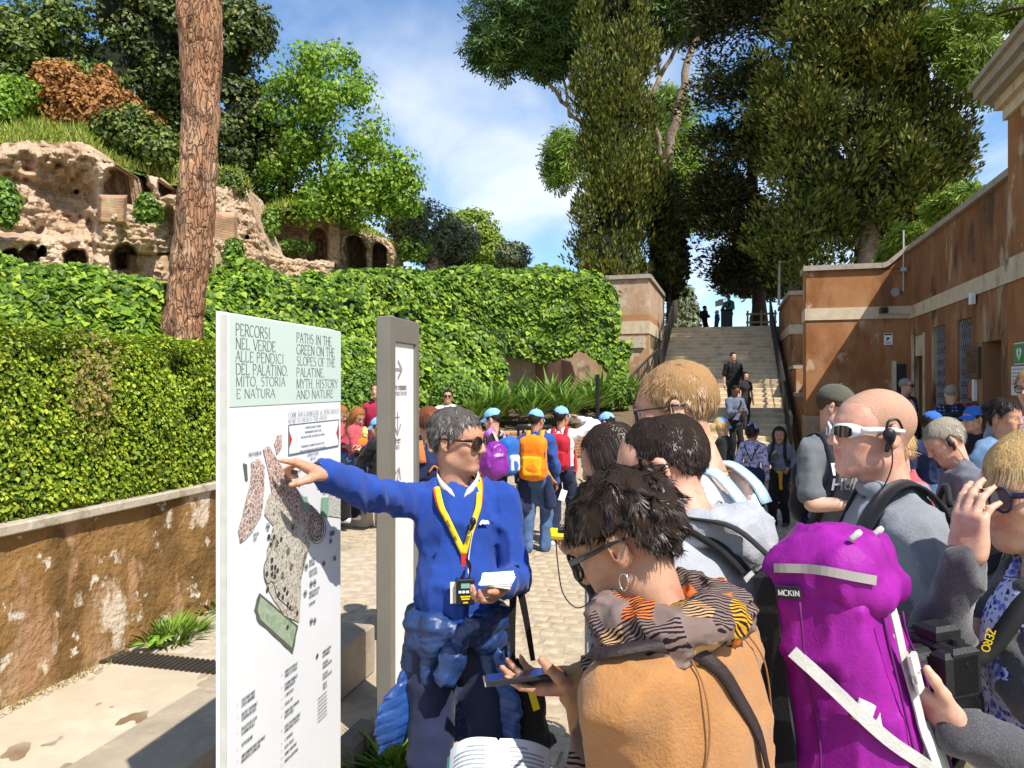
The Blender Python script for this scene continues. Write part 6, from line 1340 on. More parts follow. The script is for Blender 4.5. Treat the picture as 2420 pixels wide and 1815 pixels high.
rw_ = person('fair haired woman shading her eyes with a raised hand at the right edge', (2440, 1160, 1.47), yaw=-84, hyaw=-94, hp=6, lod=0, fem=True, skin='fair', lean=2, build=1.0, top=dict(m=m_flc, name='cardigan', t=.014, fold=.014, hem=-.16, neck=.075, nd=.0, vneck=.62, vr=.075, inner=dict(m=m_flor, name='blouse', t=.010)), bottom=dict(m=m_jeand), shoes=(.5,.5,.5),
    hair=dict(c='blond', th=.018, style='bob', L=.125, front=.075, fringe=.015, n=9000, len=.085, w=.0022, lift=.06, grav=1.5, segs=4, comb=(0,-.05,0)),
    armR=dict(w=HW, hint=(.1,.4,-1), f=(.10,.0,1), n=(.93,.30,0), pose='cup', thumb=(.45,.8,.4), spread=3), armL=dict(w=P(2262, 1722, 1.30), hint=(-.5,-.5,-1), f=(-.72,.42,.55), n=(.3,.6,.75), curls=[(24,30,18)]*4, thumb=(.55,.85,.1), tcurl=(4,8)))
glasses(rw_, (.012,.014,.05), (.10,.08,.10), style='way')

# ---- middle distance
LB = (.16,.36,.66)
m_lbcap = cloth_mat('light_blue_cap', (.20,.42,.70), .85, 500, [((.30,.52,.78), 20, .5, .7)]); m_rbcap = cloth_mat('bright_blue_cap', (.03,.13,.48), .85, 500)
pm = person('bearded man in olive cap and grey printed t-shirt', (1978, 962, 4.1), yaw=158, hyaw=122, hp=16, lod=1, skin='fair', top=dict(m=cloth_mat('tee_grey', (.12,.128,.135), .9, 400), name='t_shirt', sleeve=.40, t=.018, st=.9, hem=-.10), bottom=dict(m=m_jeand), shoes=(.08,.08,.09), hair=dict(c='brown', th=.008, n=800, len=.012, w=.003),
    armR=dict(l=(.06,.26,.20), hint=(.8,-.4,-.6), pose='hold'), armL=dict(l=(-.04,.28,.19), hint=(-.8,-.4,-.6), pose='hold'))
cap_hat(pm, (.085,.085,.06))
C = Shape(); C.ell((0,.035,-.072), (.060,.062,.050), k=.02); V_, F_ = C.mesh(.006, lambda Fd, X, Y, Z: np.maximum(np.maximum(Fd, (Z+.045)), (.012-Y)).astype(np.float32)); obj('beard', (V_*pm['hs']*1.03) @ pm['Rh'].T+pm['hc'], F_, hair_mat('auburn'), pm['root'], True)
def kid(label, head, yaw, top, bottom=m_jean, cap=m_lbcap, **kw):
    hp_ = kw.pop('hp', 0); hy = kw.pop('hyaw', None); hair_ = kw.pop('hair', dict(c='darkbrown', th=.010, n=900, len=.02, w=.004)); tp = kw.pop('topkw', {}); gl = kw.pop('gl', None)
    p_ = person(label, head, yaw=yaw, hyaw=hy, hp=hp_, lod=1, child=True, top=dict(m=top, name='top', t=.018, **tp), bottom=dict(m=bottom, t=.018), hair=hair_, **kw)
    if cap is not None: cap_hat(p_, LB, m=cap)
    if gl: glasses(p_, *gl)
    return p_
m_navy = cloth_mat('navy', (.018,.025,.07), .85, 500); m_bluej = cloth_mat('cobalt', (.03,.075,.27), .9, 500)
ok_ = kid('boy in blue cap wearing a bright orange backpack', (1268, 993, 7.9), 12, m_bluej, hyaw=30, hp=8, shoes=(.06,.07,.10), armR=dict(l=(.24,.06,-.08)), skin='olive')
backpack(ok_, 'bright orange and yellow backpack on the boy by the guide', (.78,.20,.008), (.74,.36,.01), size=(.165,.085,.25), pos=(0,-.22,.24), strapc=(.7,.3,.02))
wk = kid('boy in blue cap and white top raising a hand to his head', (1328, 985, 8.25), 20, m_wht, hyaw=38, bottom=m_jeand, armR=dict(l=(.20,.16,.66), hint=(1,-.2,-.1), pose='cup'), armL=dict(l=(-.17,.08,-.08)), shoes=(.5,.5,.5), skin='olive')
backpack(wk, 'red backpack on the boy in the white top', (.42,.015,.03), size=(.145,.08,.21), pos=(.02,-.21,.25))
lk = kid('boy in blue cap and black hooded jacket looking left', (1163, 992, 7.7), -55, cloth_mat('black_red', (.02,.018,.018), .8, 400, [((.35,.03,.03), 9, .60, .63), ((.5,.5,.5), 14, .66, .68)]), hyaw=-70, hp=16, bottom=m_blk, armL=dict(l=(-.14,.24,.14), pose='hold'), skin='fair')
backpack(lk, 'blue and white backpack on the boy looking left', (.02,.12,.45), (.5,.55,.6), size=(.13,.085,.21), pos=(.03,-.20,.26), strapc=(.5,.35,.35))
sk_ = kid('child in blue cap and sunglasses behind the dark haired woman', (1432, 998, 8.6), -70, m_navy, hyaw=-60, hp=10, gl=((.3,.1,.3), (.05,.03,.1)))
# auburn haired woman behind the guide
aw = person('auburn haired woman in navy jacket behind the guide', (1014, 1004, 5.0), yaw=-20, hyaw=-15, hp=18, lod=1, fem=True, skin='fair', top=dict(m=m_navy, name='jacket', t=.022), bottom=dict(m=m_jeand), hair=dict(c='auburn', th=.018, style='bun', front=.07, n=1400, len=.05, w=.004))
backpack(aw, 'rust orange patterned backpack behind the guide', (.40,.11,.03), (.30,.10,.12), size=(.14,.08,.17), pos=(-.03,-.21,.12), strapc=(.45,.14,.04), wd=.05)
# white shirted man by the bed
ws = person('man in white shirt and dark sunglasses before the ivy', (1058, 936, 12.6), yaw=172, hyaw=176, lod=2, skin='tan', top=dict(m=m_wht, name='shirt', t=.022, hem=-.14), bottom=dict(m=m_blk), hair=dict(c='darkbrown', th=.010), armL=dict(l=(-.16,.18,.12)), armR=dict(l=(.16,.18,.12)))
glasses(ws, (.015,.012,.010)); mb = MB(); T = ws['T']; mb.ribbon(catm([T(-.06,.06,.50), T(-.04,.14,.40), T(0,.155,.30), T(.04,.14,.40), T(.06,.06,.50)], 4), [(0,1,0)]*17, .02, .004); mb.build('lanyard', m_navy, ws['root'])
# seated children by the map board
m_pink = cloth_mat('coral', (.48,.08,.10), .9, 500); m_orng = cloth_mat('mustard', (.60,.24,.015), .9, 500)
rg = person('red haired girl in coral top sitting and eating', (846, 990, 9.3), yaw=105, hyaw=130, hp=30, lod=1, child=True, fem=True, z0=.2, sit=.55, skin='fair', top=dict(m=m_pink, name='top', t=.02), bottom=dict(m=m_jean), hair=dict(c='ginger', th=.018, style='long', L=.27, front=.075, n=1500, len=.12, w=.004, grav=1.3, segs=5), armR=dict(l=(.06,.28,.24), pose='hold'), armL=dict(l=(-.06,.28,.24), pose='hold'))
mb = MB(); T = rg['T']; C = Shape(); C.ell(T(0,.03,.27), np.array([.11,.11,.14]), k=.03); V_, F_ = C.mesh(.012); obj('vest', V_, F_, m_orng, rg['root'], True)
rg2 = person('red haired girl partly hidden behind the map board edge', (806, 985, 9.7), yaw=130, hyaw=120, hp=25, lod=1, child=True, fem=True, z0=.2, sit=.57, skin='fair', top=dict(m=m_pink, name='top', t=.02, sleeve=.7), bottom=dict(m=m_jean), hair=dict(c='ginger', th=.02, style='bob', L=.14, front=.075, n=1800, len=.06, w=.004), armR=dict(l=(.10,.30,.16), pose='relaxed'))
sp_ = person('person in black and white striped top bending behind the red haired girls', (793, 960, 10.2), H=1.5, yaw=80, hyaw=80, hp=50, lod=2, skin='fair', lean=48, top=dict(m=None, name='striped_top', t=.022), bottom=dict(m=m_blk), hair=dict(c='brown', th=.014)) if False else None
def stripe_mat(name, c1, c2, scale, axis='z'):
    m = mat(name, c1, .9, bump=.2, bscale=400, bdist=.002, spec=.2); t = m.node_tree; b = t.nodes[m['bsdf']]; tcn = N(t, 'ShaderNodeTexCoord'); wv = N(t, 'ShaderNodeTexWave', wave_type='BANDS', bands_direction=axis.upper()); wv.inputs['Scale'].default_value = scale; wv.inputs['Distortion'].default_value = 1.2; wv.inputs['Detail Scale'].default_value = .5; t.links.new(tcn.outputs['Object'], wv.inputs['Vector'])
    r = N(t, 'ShaderNodeValToRGB'); r.color_ramp.interpolation = 'CONSTANT'; r.color_ramp.elements[0].color = _rgb(c1); r.color_ramp.elements[1].position = .5; r.color_ramp.elements[1].color = _rgb(c2); t.links.new(wv.outputs['Fac'], r.inputs[0]); t.links.new(r.outputs[0], b.inputs['Base Color']); return m
m_strp = stripe_mat('cloth_striped', (.02,.02,.025), (.7,.7,.68), 8)
sp_ = person('person in black and white striped top bending behind the red haired girls', (842, 985, 10.3), H=1.52, yaw=95, hyaw=95, hp=40, lod=2, skin='fair', lean=40, top=dict(m=m_strp, name='striped_top', t=.022), bottom=dict(m=m_blk), hair=dict(c='brown', th=.014), armR=dict(l=(.1,.2,.1)))
rs_ = person('person in red top behind the grey pylon', (892, 922, 10.8), yaw=200, lod=2, skin='fair', top=dict(m=cloth_mat('crimson', (.42,.02,.06), .9, 400), name='top', t=.02), bottom=dict(m=m_jeand), hair=dict(c='brown', th=.014))
bk = kid('boy in blue cap and black jacket sitting and eating beside the pylon', (893, 1014, 8.9), -65, m_blk, hyaw=-80, hp=15, z0=.12, sit=.42, bottom=m_blk, armL=dict(l=(-.05,.30,.36), hint=(-.6,-.2,-1), pose='hold'), armR=dict(l=(.05,.30,.36), pose='hold'), shoes=(.7,.7,.7), skin='fair')
# ---- by the stairs
def print_mat(name, c1, c2, scale=60, lo=.36):
    m = mat(name, c1, .9, bump=.2, bscale=400, bdist=.002, spec=.2); t = m.node_tree; b = t.nodes[m['bsdf']]; tcn = N(t, 'ShaderNodeTexCoord'); vo = N(t, 'ShaderNodeTexVoronoi', feature='DISTANCE_TO_EDGE'); vo.inputs['Scale'].default_value = scale; nz = N(t, 'ShaderNodeTexNoise'); nz.inputs['Scale'].default_value = scale*.55; nz.inputs['Detail'].default_value = 1
    for q in (vo, nz): t.links.new(tcn.outputs['Object'], q.inputs['Vector'])
    lt = N(t, 'ShaderNodeMath', operation='LESS_THAN'); lt.inputs[1].default_value = .10; t.links.new(vo.outputs['Distance'], lt.inputs[0]); gt = N(t, 'ShaderNodeMath', operation='GREATER_THAN'); gt.inputs[1].default_value = .5; t.links.new(nz.outputs['Fac'], gt.inputs[0]); mu = N(t, 'ShaderNodeMath', operation='MULTIPLY'); t.links.new(lt.outputs[0], mu.inputs[0]); t.links.new(gt.outputs[0], mu.inputs[1])
    mx = N(t, 'ShaderNodeMix', data_type='RGBA'); mx.inputs[6].default_value = _rgb(c1); mx.inputs[7].default_value = _rgb(c2); t.links.new(mu.outputs[0], mx.inputs[0]); t.links.new(mx.outputs[2], b.inputs['Base Color']); return m
hg = kid('girl in blue cap and lilac hoodie with dark lettering, seen from behind', (1778, 1022, 9.2), 25, print_mat('cloth_lettered', (.50,.48,.70), (.03,.03,.10), 42), hyaw=40, hp=8, bottom=m_jeand, fem=True, hair=dict(c='darkbrown', th=.014, style='pony', L=.13, n=1200, len=.05, w=.005), skin='olive', topkw=dict(hem=-.12))
mb = MB(); T = hg['T']
for q in (-1, 1): mb.tube(catm([T(q*.12,-.10,.50), T(q*.07,-.16,.38), T(0,-.17,.22)], 5), .006, 5)
mb.build('lanyard', m_blk, hg['root'])
dg = kid('girl with long dark hair in grey sweater, yellow jacket round her waist', (1842, 1028, 9.35), -150, cloth_mat('slate', (.15,.16,.20), .9, 400), hyaw=-160, hp=2, cap=None, fem=True, bottom=m_blk, skin='olive', hair=dict(c='black', th=.016, style='long', L=.24, front=.075, n=1500, len=.12, w=.004, grav=1.4, segs=5), armR=dict(l=(.10,.14,.34), hint=(.5,-.3,-1), pose='grip'), armL=dict(l=(-.17,.10,.10)))
T, s_, L_ = dg['T'], dg['s'], dg['leg']; C = Shape(); C.ell(T(0,-.005,.02), np.array([.185,.145,.07])*s_, dg['Rt'], k=.03); C.cap(T(-.12,-.08,.0), T(-.15,-.06,-.45), .09*s_, .10*s_, k=.05); C.cap(T(.10,-.10,.0), T(.10,-.12,-.45), .09*s_, .10*s_, k=.05); C.cap(T(-.03,.13,.02), T(-.05,.15,-.25), .04*s_, .035*s_, k=.02); V_, F_ = C.mesh(.014, folds(.016, (9,9,4), 5)); obj('tied_jacket', V_, F_, cloth_mat('amber', (.55,.27,.012), .8, 400), dg['root'], True)
backpack(dg, 'small black backpack on the girl with long dark hair', (.015,.015,.018), size=(.12,.07,.17), pos=(-.02,-.19,.25))
yg = kid('child in pale blue cap with blond hair behind the white vest man', (1706, 1008, 8.8), -60, m_blk, hyaw=70, hp=10, fem=True, hair=dict(c='blond', th=.014, style='pony', L=.12, n=900, len=.05, w=.005))
bs = person('man in grey blue shirt looking at his phone at the stair foot', (1738, 922, 16.8), yaw=165, hyaw=150, hp=28, lod=2, skin='brown', top=dict(m=cloth_mat('steel_blue', (.12,.14,.20), .9, 400), name='shirt', t=.024, hem=-.14, sleeve=.85), bottom=dict(m=m_blk), hair=dict(c='black', th=.004, front=.08, recede=.02), armR=dict(l=(.07,.30,.22), pose='hold'), armL=dict(l=(-.07,.30,.22), pose='hold'))
mb = MB(); T = bs['T']; mb.ribbon(catm([T(-.12,-.02,.50), T(-.07,.13,.40), T(.05,.15,.20), T(.15,.06,.02)], 5), [(0,1,0)]*16, .04, .01); mb.build('bag_strap', m_blk, bs['root'])
zs_ = RISE*5; bc = person('man in black polo shirt walking down the steps', (1733, 842, 20.9), z0=RISE*6, yaw=182, hyaw=175, lod=2, skin='fair', top=dict(m=m_blk, name='polo_shirt', t=.022, sleeve=.42, hem=-.10), bottom=dict(m=m_blk), hair=dict(c='black', th=.014), stride=.3)
backpack(bc, 'black backpack on the man in the black polo shirt', (.012,.012,.014), size=(.13,.07,.19))
bw2 = person('woman in dark sleeveless top walking down the steps', (1762, 888, 20.1), z0=RISE*4, yaw=172, hyaw=168, hp=8, lod=2, fem=True, skin='fair', top=dict(m=cloth_mat('charcoal', (.03,.027,.03), .9, 400), name='top', t=.016, sleeve=.25, hem=-.1), bottom=dict(m=cloth_mat('charcoal', (.03,.027,.03))), hair=dict(c='black', th=.016, style='bob', L=.15, front=.075), stride=.3)
# ---- top of the stairs
person('man in teal shirt reading a red and white paper at the stair top', (1722, 703, 33.5), z0=ZT, yaw=215, hyaw=225, hp=20, lod=2, skin='olive', top=dict(m=cloth_mat('teal', (.06,.33,.29), .9, 300), name='shirt', t=.03, hem=-.2), bottom=dict(m=m_blk), hair=dict(c='black', th=.012), armR=dict(l=(.1,.3,.3), pose='hold'), armL=dict(l=(-.1,.3,.3), pose='hold'))
dk = person('person in dark jacket with backpack at the stair top', (1666, 728, 34), z0=ZT, yaw=70, lod=2, skin='olive', top=dict(m=m_navy, name='jacket', t=.03, hem=-.15), bottom=dict(m=m_blk), hair=dict(c='black', th=.014), armR=dict(l=(.1,.28,.2)))
backpack(dk, 'dark backpack on the person at the stair top', (.015,.015,.02), size=(.15,.1,.22))
wh = person('child in white hat and blue jacket at the stair top', (1694, 738, 33), z0=ZT, yaw=-100, lod=2, child=True, skin='fair', top=dict(m=m_bluej, name='jacket', t=.03), bottom=dict(m=m_bluej), hair=dict(c='blond', th=.014)); cap_hat(wh, (.8,.8,.78))
t = thing('paper', 'red and white paper held by the man in teal', 'paper'); p0 = P(1700, 716, 33.2); mb = MB(); mb.box(p0, (.20,.01,.13), basis((1,.2,.2), (0,1,.4))); mb.build('sheet', m_white, t); mb = MB(); mb.box(p0+V3(.05,-.015,.12), (.12,.012,.05), basis((1,.2,.2), (0,1,.4))); mb.build('cover', mat('red_print', (.5,.03,.03), .6), t); settle(t)
# ---- right hand cluster
og = person('grey haired older man with black earpiece bending forward', (2232, 1040, 4.0), yaw=-70, hyaw=-82, hp=34, lod=1, skin='fair', lean=14, top=dict(m=cloth_mat('dusty', (.13,.13,.16), .9, 400), name='jacket', t=.025), bottom=dict(m=m_jeand), hair=dict(c='grey', th=.012, n=2200, len=.03, w=.003, curl=.4, recede=.015, nape=-.08))
bg_ = person('girl with braided blond hair and glasses beside the older man', (2112, 1062, 3.75), yaw=-95, hyaw=-112, hp=22, lod=1, fem=True, skin='fair', lean=6, top=dict(m=m_pink, name='top', t=.02), bottom=dict(m=m_jeand), hair=dict(c='blond', th=.014, style='braid', L=.2, front=.072, n=2200, len=.06, w=.0035, lift=.08)); glasses(bg_, (.25,.03,.03), style='thin', clear=True)
m_den = cloth_mat('denim_light', (.115,.20,.33), .9, 500, [((.20,.30,.45), 6, .5, .7), ((.07,.12,.22), 14, .55, .7)])
dn = person('dark curly haired woman in denim jacket, sunglasses on her head', (2375, 985, 4.7), yaw=158, hyaw=150, hp=6, lod=1, fem=True, skin='tan', top=dict(m=m_den, name='denim_jacket', t=.026, hem=-.05), bottom=dict(m=m_jeand), hair=dict(c='black', th=.016, style='bun', front=.070, side=.012, n=2400, len=.04, w=.003, curl=.6, amp=.01), armR=dict(l=(.2,.1,.05)))
glasses(dn, (.02,.02,.022), (.02,.018,.024), up=True)
su = person('man in dark suit jacket and sunglasses by the orange wall', (2143, 911, 11.6), yaw=150, hyaw=140, lod=2, skin='fair', top=dict(m=cloth_mat('suit', (.014,.014,.018), .85, 400), name='jacket', t=.028, hem=-.2, vneck=.3), bottom=dict(m=m_blk), hair=dict(c='grey', th=.008)); glasses(su, (.03,.02,.02))
C = Shape(); T = su['T']; C.ell(T(0,.03,.30), np.array([.075,.115,.20])*su['s'], su['Rt'], k=.02); V_, F_ = C.mesh(.016); obj('shirt', V_, F_, cloth_mat('pale_lilac', (.50,.50,.66), .9, 400), su['root'], True)
def plaid_mat(name):
    m = mat(name, (.02,.03,.10), .9, spec=.2); t = m.node_tree; b = t.nodes[m['bsdf']]; tcn = N(t, 'ShaderNodeTexCoord'); outs = []
    for ax_, sc2 in (('X', 7), ('Z', 7)):
        wv = N(t, 'ShaderNodeTexWave', wave_type='BANDS', bands_direction=ax_); wv.inputs['Scale'].default_value = sc2; t.links.new(tcn.outputs['Object'], wv.inputs['Vector']); pw = N(t, 'ShaderNodeMath', operation='POWER'); pw.inputs[1].default_value = 3; t.links.new(wv.outputs['Fac'], pw.inputs[0]); outs.append(pw.outputs[0])
    ad = N(t, 'ShaderNodeMath', operation='ADD'); t.links.new(outs[0], ad.inputs[0]); t.links.new(outs[1], ad.inputs[1]); r = N(t, 'ShaderNodeValToRGB'); r.color_ramp.elements[0].color = (.012,.018,.06,1); r.color_ramp.elements[1].color = (.42,.48,.62,1); r.color_ramp.elements[1].position = .95; r.color_ramp.elements.new(.5).color = (.04,.06,.18,1)
    dv = N(t, 'ShaderNodeMath', operation='MULTIPLY'); dv.inputs[1].default_value = .5; t.links.new(ad.outputs[0], dv.inputs[0]); t.links.new(dv.outputs[0], r.inputs[0]); t.links.new(r.outputs[0], b.inputs['Base Color']); return m
pl_ = person('grey haired man in blue plaid shirt seen from behind', (2248, 930, 9.6), yaw=15, hyaw=30, hp=12, lod=2, skin='fair', top=dict(m=plaid_mat('cloth_plaid'), name='plaid_shirt', t=.024, hem=-.15), bottom=dict(m=m_blk), hair=dict(c='grey', th=.008, nape=-.07)); backpack(pl_, 'black backpack on the plaid shirted man', (.012,.012,.014), size=(.12,.07,.16), pos=(-.05,-.2,.28))
kid('child in bright blue cap low beside the grey haired older man', (2205, 1004, 6.6), 20, m_navy, cap=m_rbcap, hyaw=60, hp=12); kid('child in bright blue cap behind the denim jacket woman', (2300, 990, 6.9), -100, m_blk, cap=m_rbcap, hyaw=-95, hp=4)
eg = person('man with light brown hair and glasses cut by the right edge', (2437, 915, 4.9), yaw=-140, hyaw=-120, hp=6, lod=1, skin='fair', top=dict(m=cloth_mat('lilac_shirt', (.24,.24,.33), .9, 400), name='shirt', t=.024), bottom=dict(m=m_jeand), hair=dict(c='sandy', th=.018, n=1400, len=.04, w=.004, curl=.5)); glasses(eg, (.02,.015,.012), style='way', clear=True)
# ------------------------------------------------------------------ lettering: a small drawn alphabet with stems, thin bars and serifs
def _arc(cx, cy, rx, ry, a0, a1, n=9): return [(cx+rx*math.cos(rad(a)), cy+ry*math.sin(rad(a))) for a in np.linspace(a0, a1, n)]
GL = {'A': [[(0,0),(.5,1)],[(.5,1),(1,0)],[(.2,.36),(.8,.36)]], 'B': [[(.1,0),(.1,1)],[(.1,1)]+_arc(.45,.76,.42,.24,90,-90)+[(.1,.52)],[(.1,.52)]+_arc(.5,.26,.48,.26,90,-90)+[(.1,0)]], 'C': [_arc(.55,.5,.53,.5,48,312,14)],
 'D': [[(.1,0),(.1,1)],[(.1,1)]+_arc(.4,.5,.6,.5,90,-90,12)+[(.1,0)]], 'E': [[(.1,0),(.1,1)],[(.1,1),(.85,1),(.85,.86)],[(.1,.52),(.7,.52)],[(.1,0),(.9,0),(.9,.14)]], 'F': [[(.1,0),(.1,1)],[(.1,1),(.88,1),(.88,.86)],[(.1,.52),(.7,.52)]],
 'G': [_arc(.55,.5,.53,.5,48,320,14),[(.95,.12),(.95,.42)],[(.65,.42),(1.05,.42)]], 'H': [[(.1,0),(.1,1)],[(.9,0),(.9,1)],[(.1,.52),(.9,.52)]], 'I': [[(.5,0),(.5,1)]], 'J': [[(.6,1),(.6,.1),(.3,-.1)]], 'K': [[(.1,0),(.1,1)],[(.1,.45),(.9,1)],[(.35,.6),(1,0)]], 'L': [[(.1,0),(.1,1)],[(.1,0),(.88,0),(.88,.16)]],
 'M': [[(.05,0),(.1,1)],[(.1,1),(.5,.05)],[(.5,.05),(.9,1)],[(.9,1),(.97,0)]], 'N': [[(.1,0),(.1,1)],[(.1,1),(.9,0)],[(.9,0),(.9,1)]], 'O': [_arc(.5,.5,.5,.5,0,360,18)], 'P': [[(.1,0),(.1,1)],[(.1,1)]+_arc(.45,.74,.45,.26,90,-90)+[(.1,.48)]], 'Q': [_arc(.5,.5,.5,.5,0,360,18),[(.55,.1),(1.05,-.15)]],
 'R': [[(.1,0),(.1,1)],[(.1,1)]+_arc(.45,.75,.42,.25,90,-90)+[(.1,.5)],[(.42,.5),(1.0,0)]], 'S': [_arc(.5,.76,.36,.24,40,270,9)+_arc(.5,.26,.40,.26,90,-140,9)], 'T': [[(.5,0),(.5,1)],[(0,.86),(0,1),(1,1),(1,.86)]], 'U': [[(.1,1),(.1,.3)]+_arc(.5,.3,.4,.3,180,360,9)+[(.9,1)]], 'V': [[(0,1),(.5,0)],[(.5,0),(1,1)]],
 'W': [[(0,1),(.27,0)],[(.27,0),(.5,.9)],[(.5,.9),(.75,0)],[(.75,0),(1,1)]], 'X': [[(0,0),(1,1)],[(0,1),(1,0)]], 'Y': [[(0,1),(.5,.48)],[(1,1),(.5,.48)],[(.5,.48),(.5,0)]], 'Z': [[(.05,1),(.95,1)],[(.95,1),(.05,0)],[(.05,0),(.95,0)]], '.': [[(.35,0),(.35,.1)]], ',': [[(.4,.1),(.25,-.16)]], '/': [[(0,-.1),(.8,1.05)]], '"': [[(.3,1),(.3,.8)]], '-': [[(.2,.45),(.8,.45)]],
 '1': [[(.5,0),(.5,1),(.3,.85)]], '2': [_arc(.5,.72,.4,.28,160,-30,8)+[(.1,0),(.9,0)]], '3': [_arc(.45,.75,.36,.25,130,-90,8)+_arc(.45,.26,.42,.26,90,-140,8)], '4': [[(.7,0),(.7,1),(.05,.3),(.95,.3)]], '5': [[(.85,1),(.25,1),(.2,.55)]+_arc(.45,.3,.42,.3,90,-140,8)], '6': [_arc(.5,.3,.4,.3,0,360,12),[(.12,.4),(.6,1)]], '7': [[(.1,1),(.9,1),(.4,0)]], '8': [_arc(.5,.75,.34,.25,0,360,12),_arc(.5,.26,.42,.26,0,360,12)], '9': [_arc(.5,.7,.4,.3,0,360,12),[(.88,.6),(.4,0)]], '0': [_arc(.5,.5,.42,.5,0,360,14)]}
WID = {'I': .42, 'M': 1.15, 'W': 1.2, '.': .38, ',': .38, ' ': .38, 'O': 1.08, 'D': 1.0, 'G': 1.05, 'N': 1.0, 'E': .78, 'L': .76, 'F': .74, 'S': .76, 'P': .8, 'R': .86, 'B': .82, 'T': .86, '1': .5}
def lay_text(mb, text, org, ud, vd, nd, h, wtot=None, cond=.62, thick=.085, thin=.035, serif=True, gap=.16):
    """letters of height h from org along ud; squeezed to width wtot when given; returns the width"""
    org, ud, vd, nd = map(np.asarray, (org, ud, vd, nd)); adv = [(WID.get(c, .9)+gap) for c in text]; tot = sum(adv) or 1
    k = h*cond if wtot is None else wtot/tot; x = 0
    for c, a in zip(text, adv):
        wl = WID.get(c, .9)
        for st in GL.get(c, []):
            pts = np.array([((x+p_[0]*wl)*k, p_[1]*h) for p_ in st]); n = len(pts); V = []
            T_ = np.gradient(pts, axis=0) if n > 1 else None; T_ = T_/np.maximum(1e-9, np.linalg.norm(T_, axis=1))[:, None]
            for i in range(n):
                dx, dy = T_[i]; wv = h*(thin+(thick-thin)*abs(dy)**1.3)/2; nx_, ny_ = -dy, dx
                for sg in (-1, 1): q = pts[i]+np.array([nx_, ny_])*wv*sg; V.append(org+ud*q[0]+vd*q[1]+nd*.0006)
            mb.add(np.array(V), [(2*i, 2*i+1, 2*i+3, 2*i+2) for i in range(n-1)])
            if serif and n == 2 and abs(T_[0][1]) > .6:
                for e in (0, 1):
                    if pts[e][1] < h*.02 or pts[e][1] > h*.98:
                        cx_, cy_ = pts[e]; sw, sh_ = h*.09, h*.018; mb.add([org+ud*(cx_+a_)+vd*(cy_+b_)+nd*.0007 for a_, b_ in ((-sw,-sh_),(sw,-sh_),(sw,sh_),(-sw,sh_))], [(0,1,2,3)])
        x += a
    return tot*k
# ------------------------------------------------------------------ map board
BK = .905
BL, BRt = V3(-.818, 2.14, 0)*BK, V3(-.665, 2.88, 0)*BK; bu = nrm(BRt-BL); BW = np.linalg.norm(BRt-BL); bnm = nrm((bu[1], -bu[0], 0)); BTOP = CZ+167*2.14*BK/FPX; RBo = basis(bu, -bnm)
def bp(px, py):
    """board coordinates (along, height) seen at a photo pixel"""
    r_ = np.array([(px-CX)/FPX, 1.0, -(py-CY)/FPX]); n_ = bnm; t_ = (BL @ n_)/(r_ @ n_); p_ = r_*t_; return float((p_-BL) @ bu), CZ+p_[2]
def BP(a, z, off=.0): return BL+bu*a+UP*z+bnm*off
m_board = mat('board_white', (.74,.745,.75), .45, var=.02); m_bgreen = mat('board_green', (.53,.63,.56), .45, var=.02); m_ink = mat('board_ink', (.10,.12,.12), .6, var=0); m_alu = mat('board_edge', (.50,.50,.45), .45, var=.1, vscale=20)
bd_ = thing('map_board', 'tall white map board with green title band and trail map', 'sign')
mb = MB(); mb.box(BP(BW/2, BTOP/2, -.016), (BW/2, .008, BTOP/2-.002), RBo); mb.build('core', m_alu, bd_)
mb = MB(); mb.box(BP(BW/2, BTOP/2, -.004), (BW/2-.002, .003, BTOP/2), RBo); mb.build('front_panel', m_board, bd_)
mb = MB(); mb.box(BP(BW/2, BTOP/2+.003, -.030), (BW/2+.005, .0045, BTOP/2+.003), RBo); mb.build('back_panel', m_board, bd_)
_, zg = bp(545, 962); mb = MB(); mb.box(BP(BW/2, (BTOP+zg)/2-.001, .0002), (BW/2-.003, .0006, (BTOP-zg)/2-.002), RBo); mb.build('title_band', m_bgreen, bd_)
lines = [('PERCORSI', 556, 763, 791, 639), ('NEL VERDE', 556, 797, 823, 652), ('ALLE PENDICI', 556, 828, 853, 671), ('DEL PALATINO.', 556, 858, 884, 682), ('MITO, STORIA', 557, 889, 912, 674), ('E NATURA', 558, 919, 941, 650),
         ('PATHS IN THE', 700, 785, 808, 784), ('GREEN ON THE', 700, 813, 836, 791), ('SLOPES OF THE', 700, 841, 862, 792), ('PALATINE.', 700, 868, 889, 768), ('MYTH, HISTORY', 700, 895, 917, 798), ('AND NATURE', 700, 922, 942, 788), ('COME RAGGIUNGERE IL PERCORSO/', 680, 974, 986, 801), ('HOW TO REACH THE PATH', 680, 989, 1000, 772)]
for tx, x0, yt, yb, x1 in lines:
    a0, zb = bp(x0, yb); _, zt = bp(x0, yt); a1, _ = bp(x1, yb); mb = MB(); lay_text(mb, tx, BP(a0, zb, .0012), bu, UP, bnm, zt-zb, a1-a0, thick=.10, thin=.045); mb.build('title_line', m_ink, bd_)
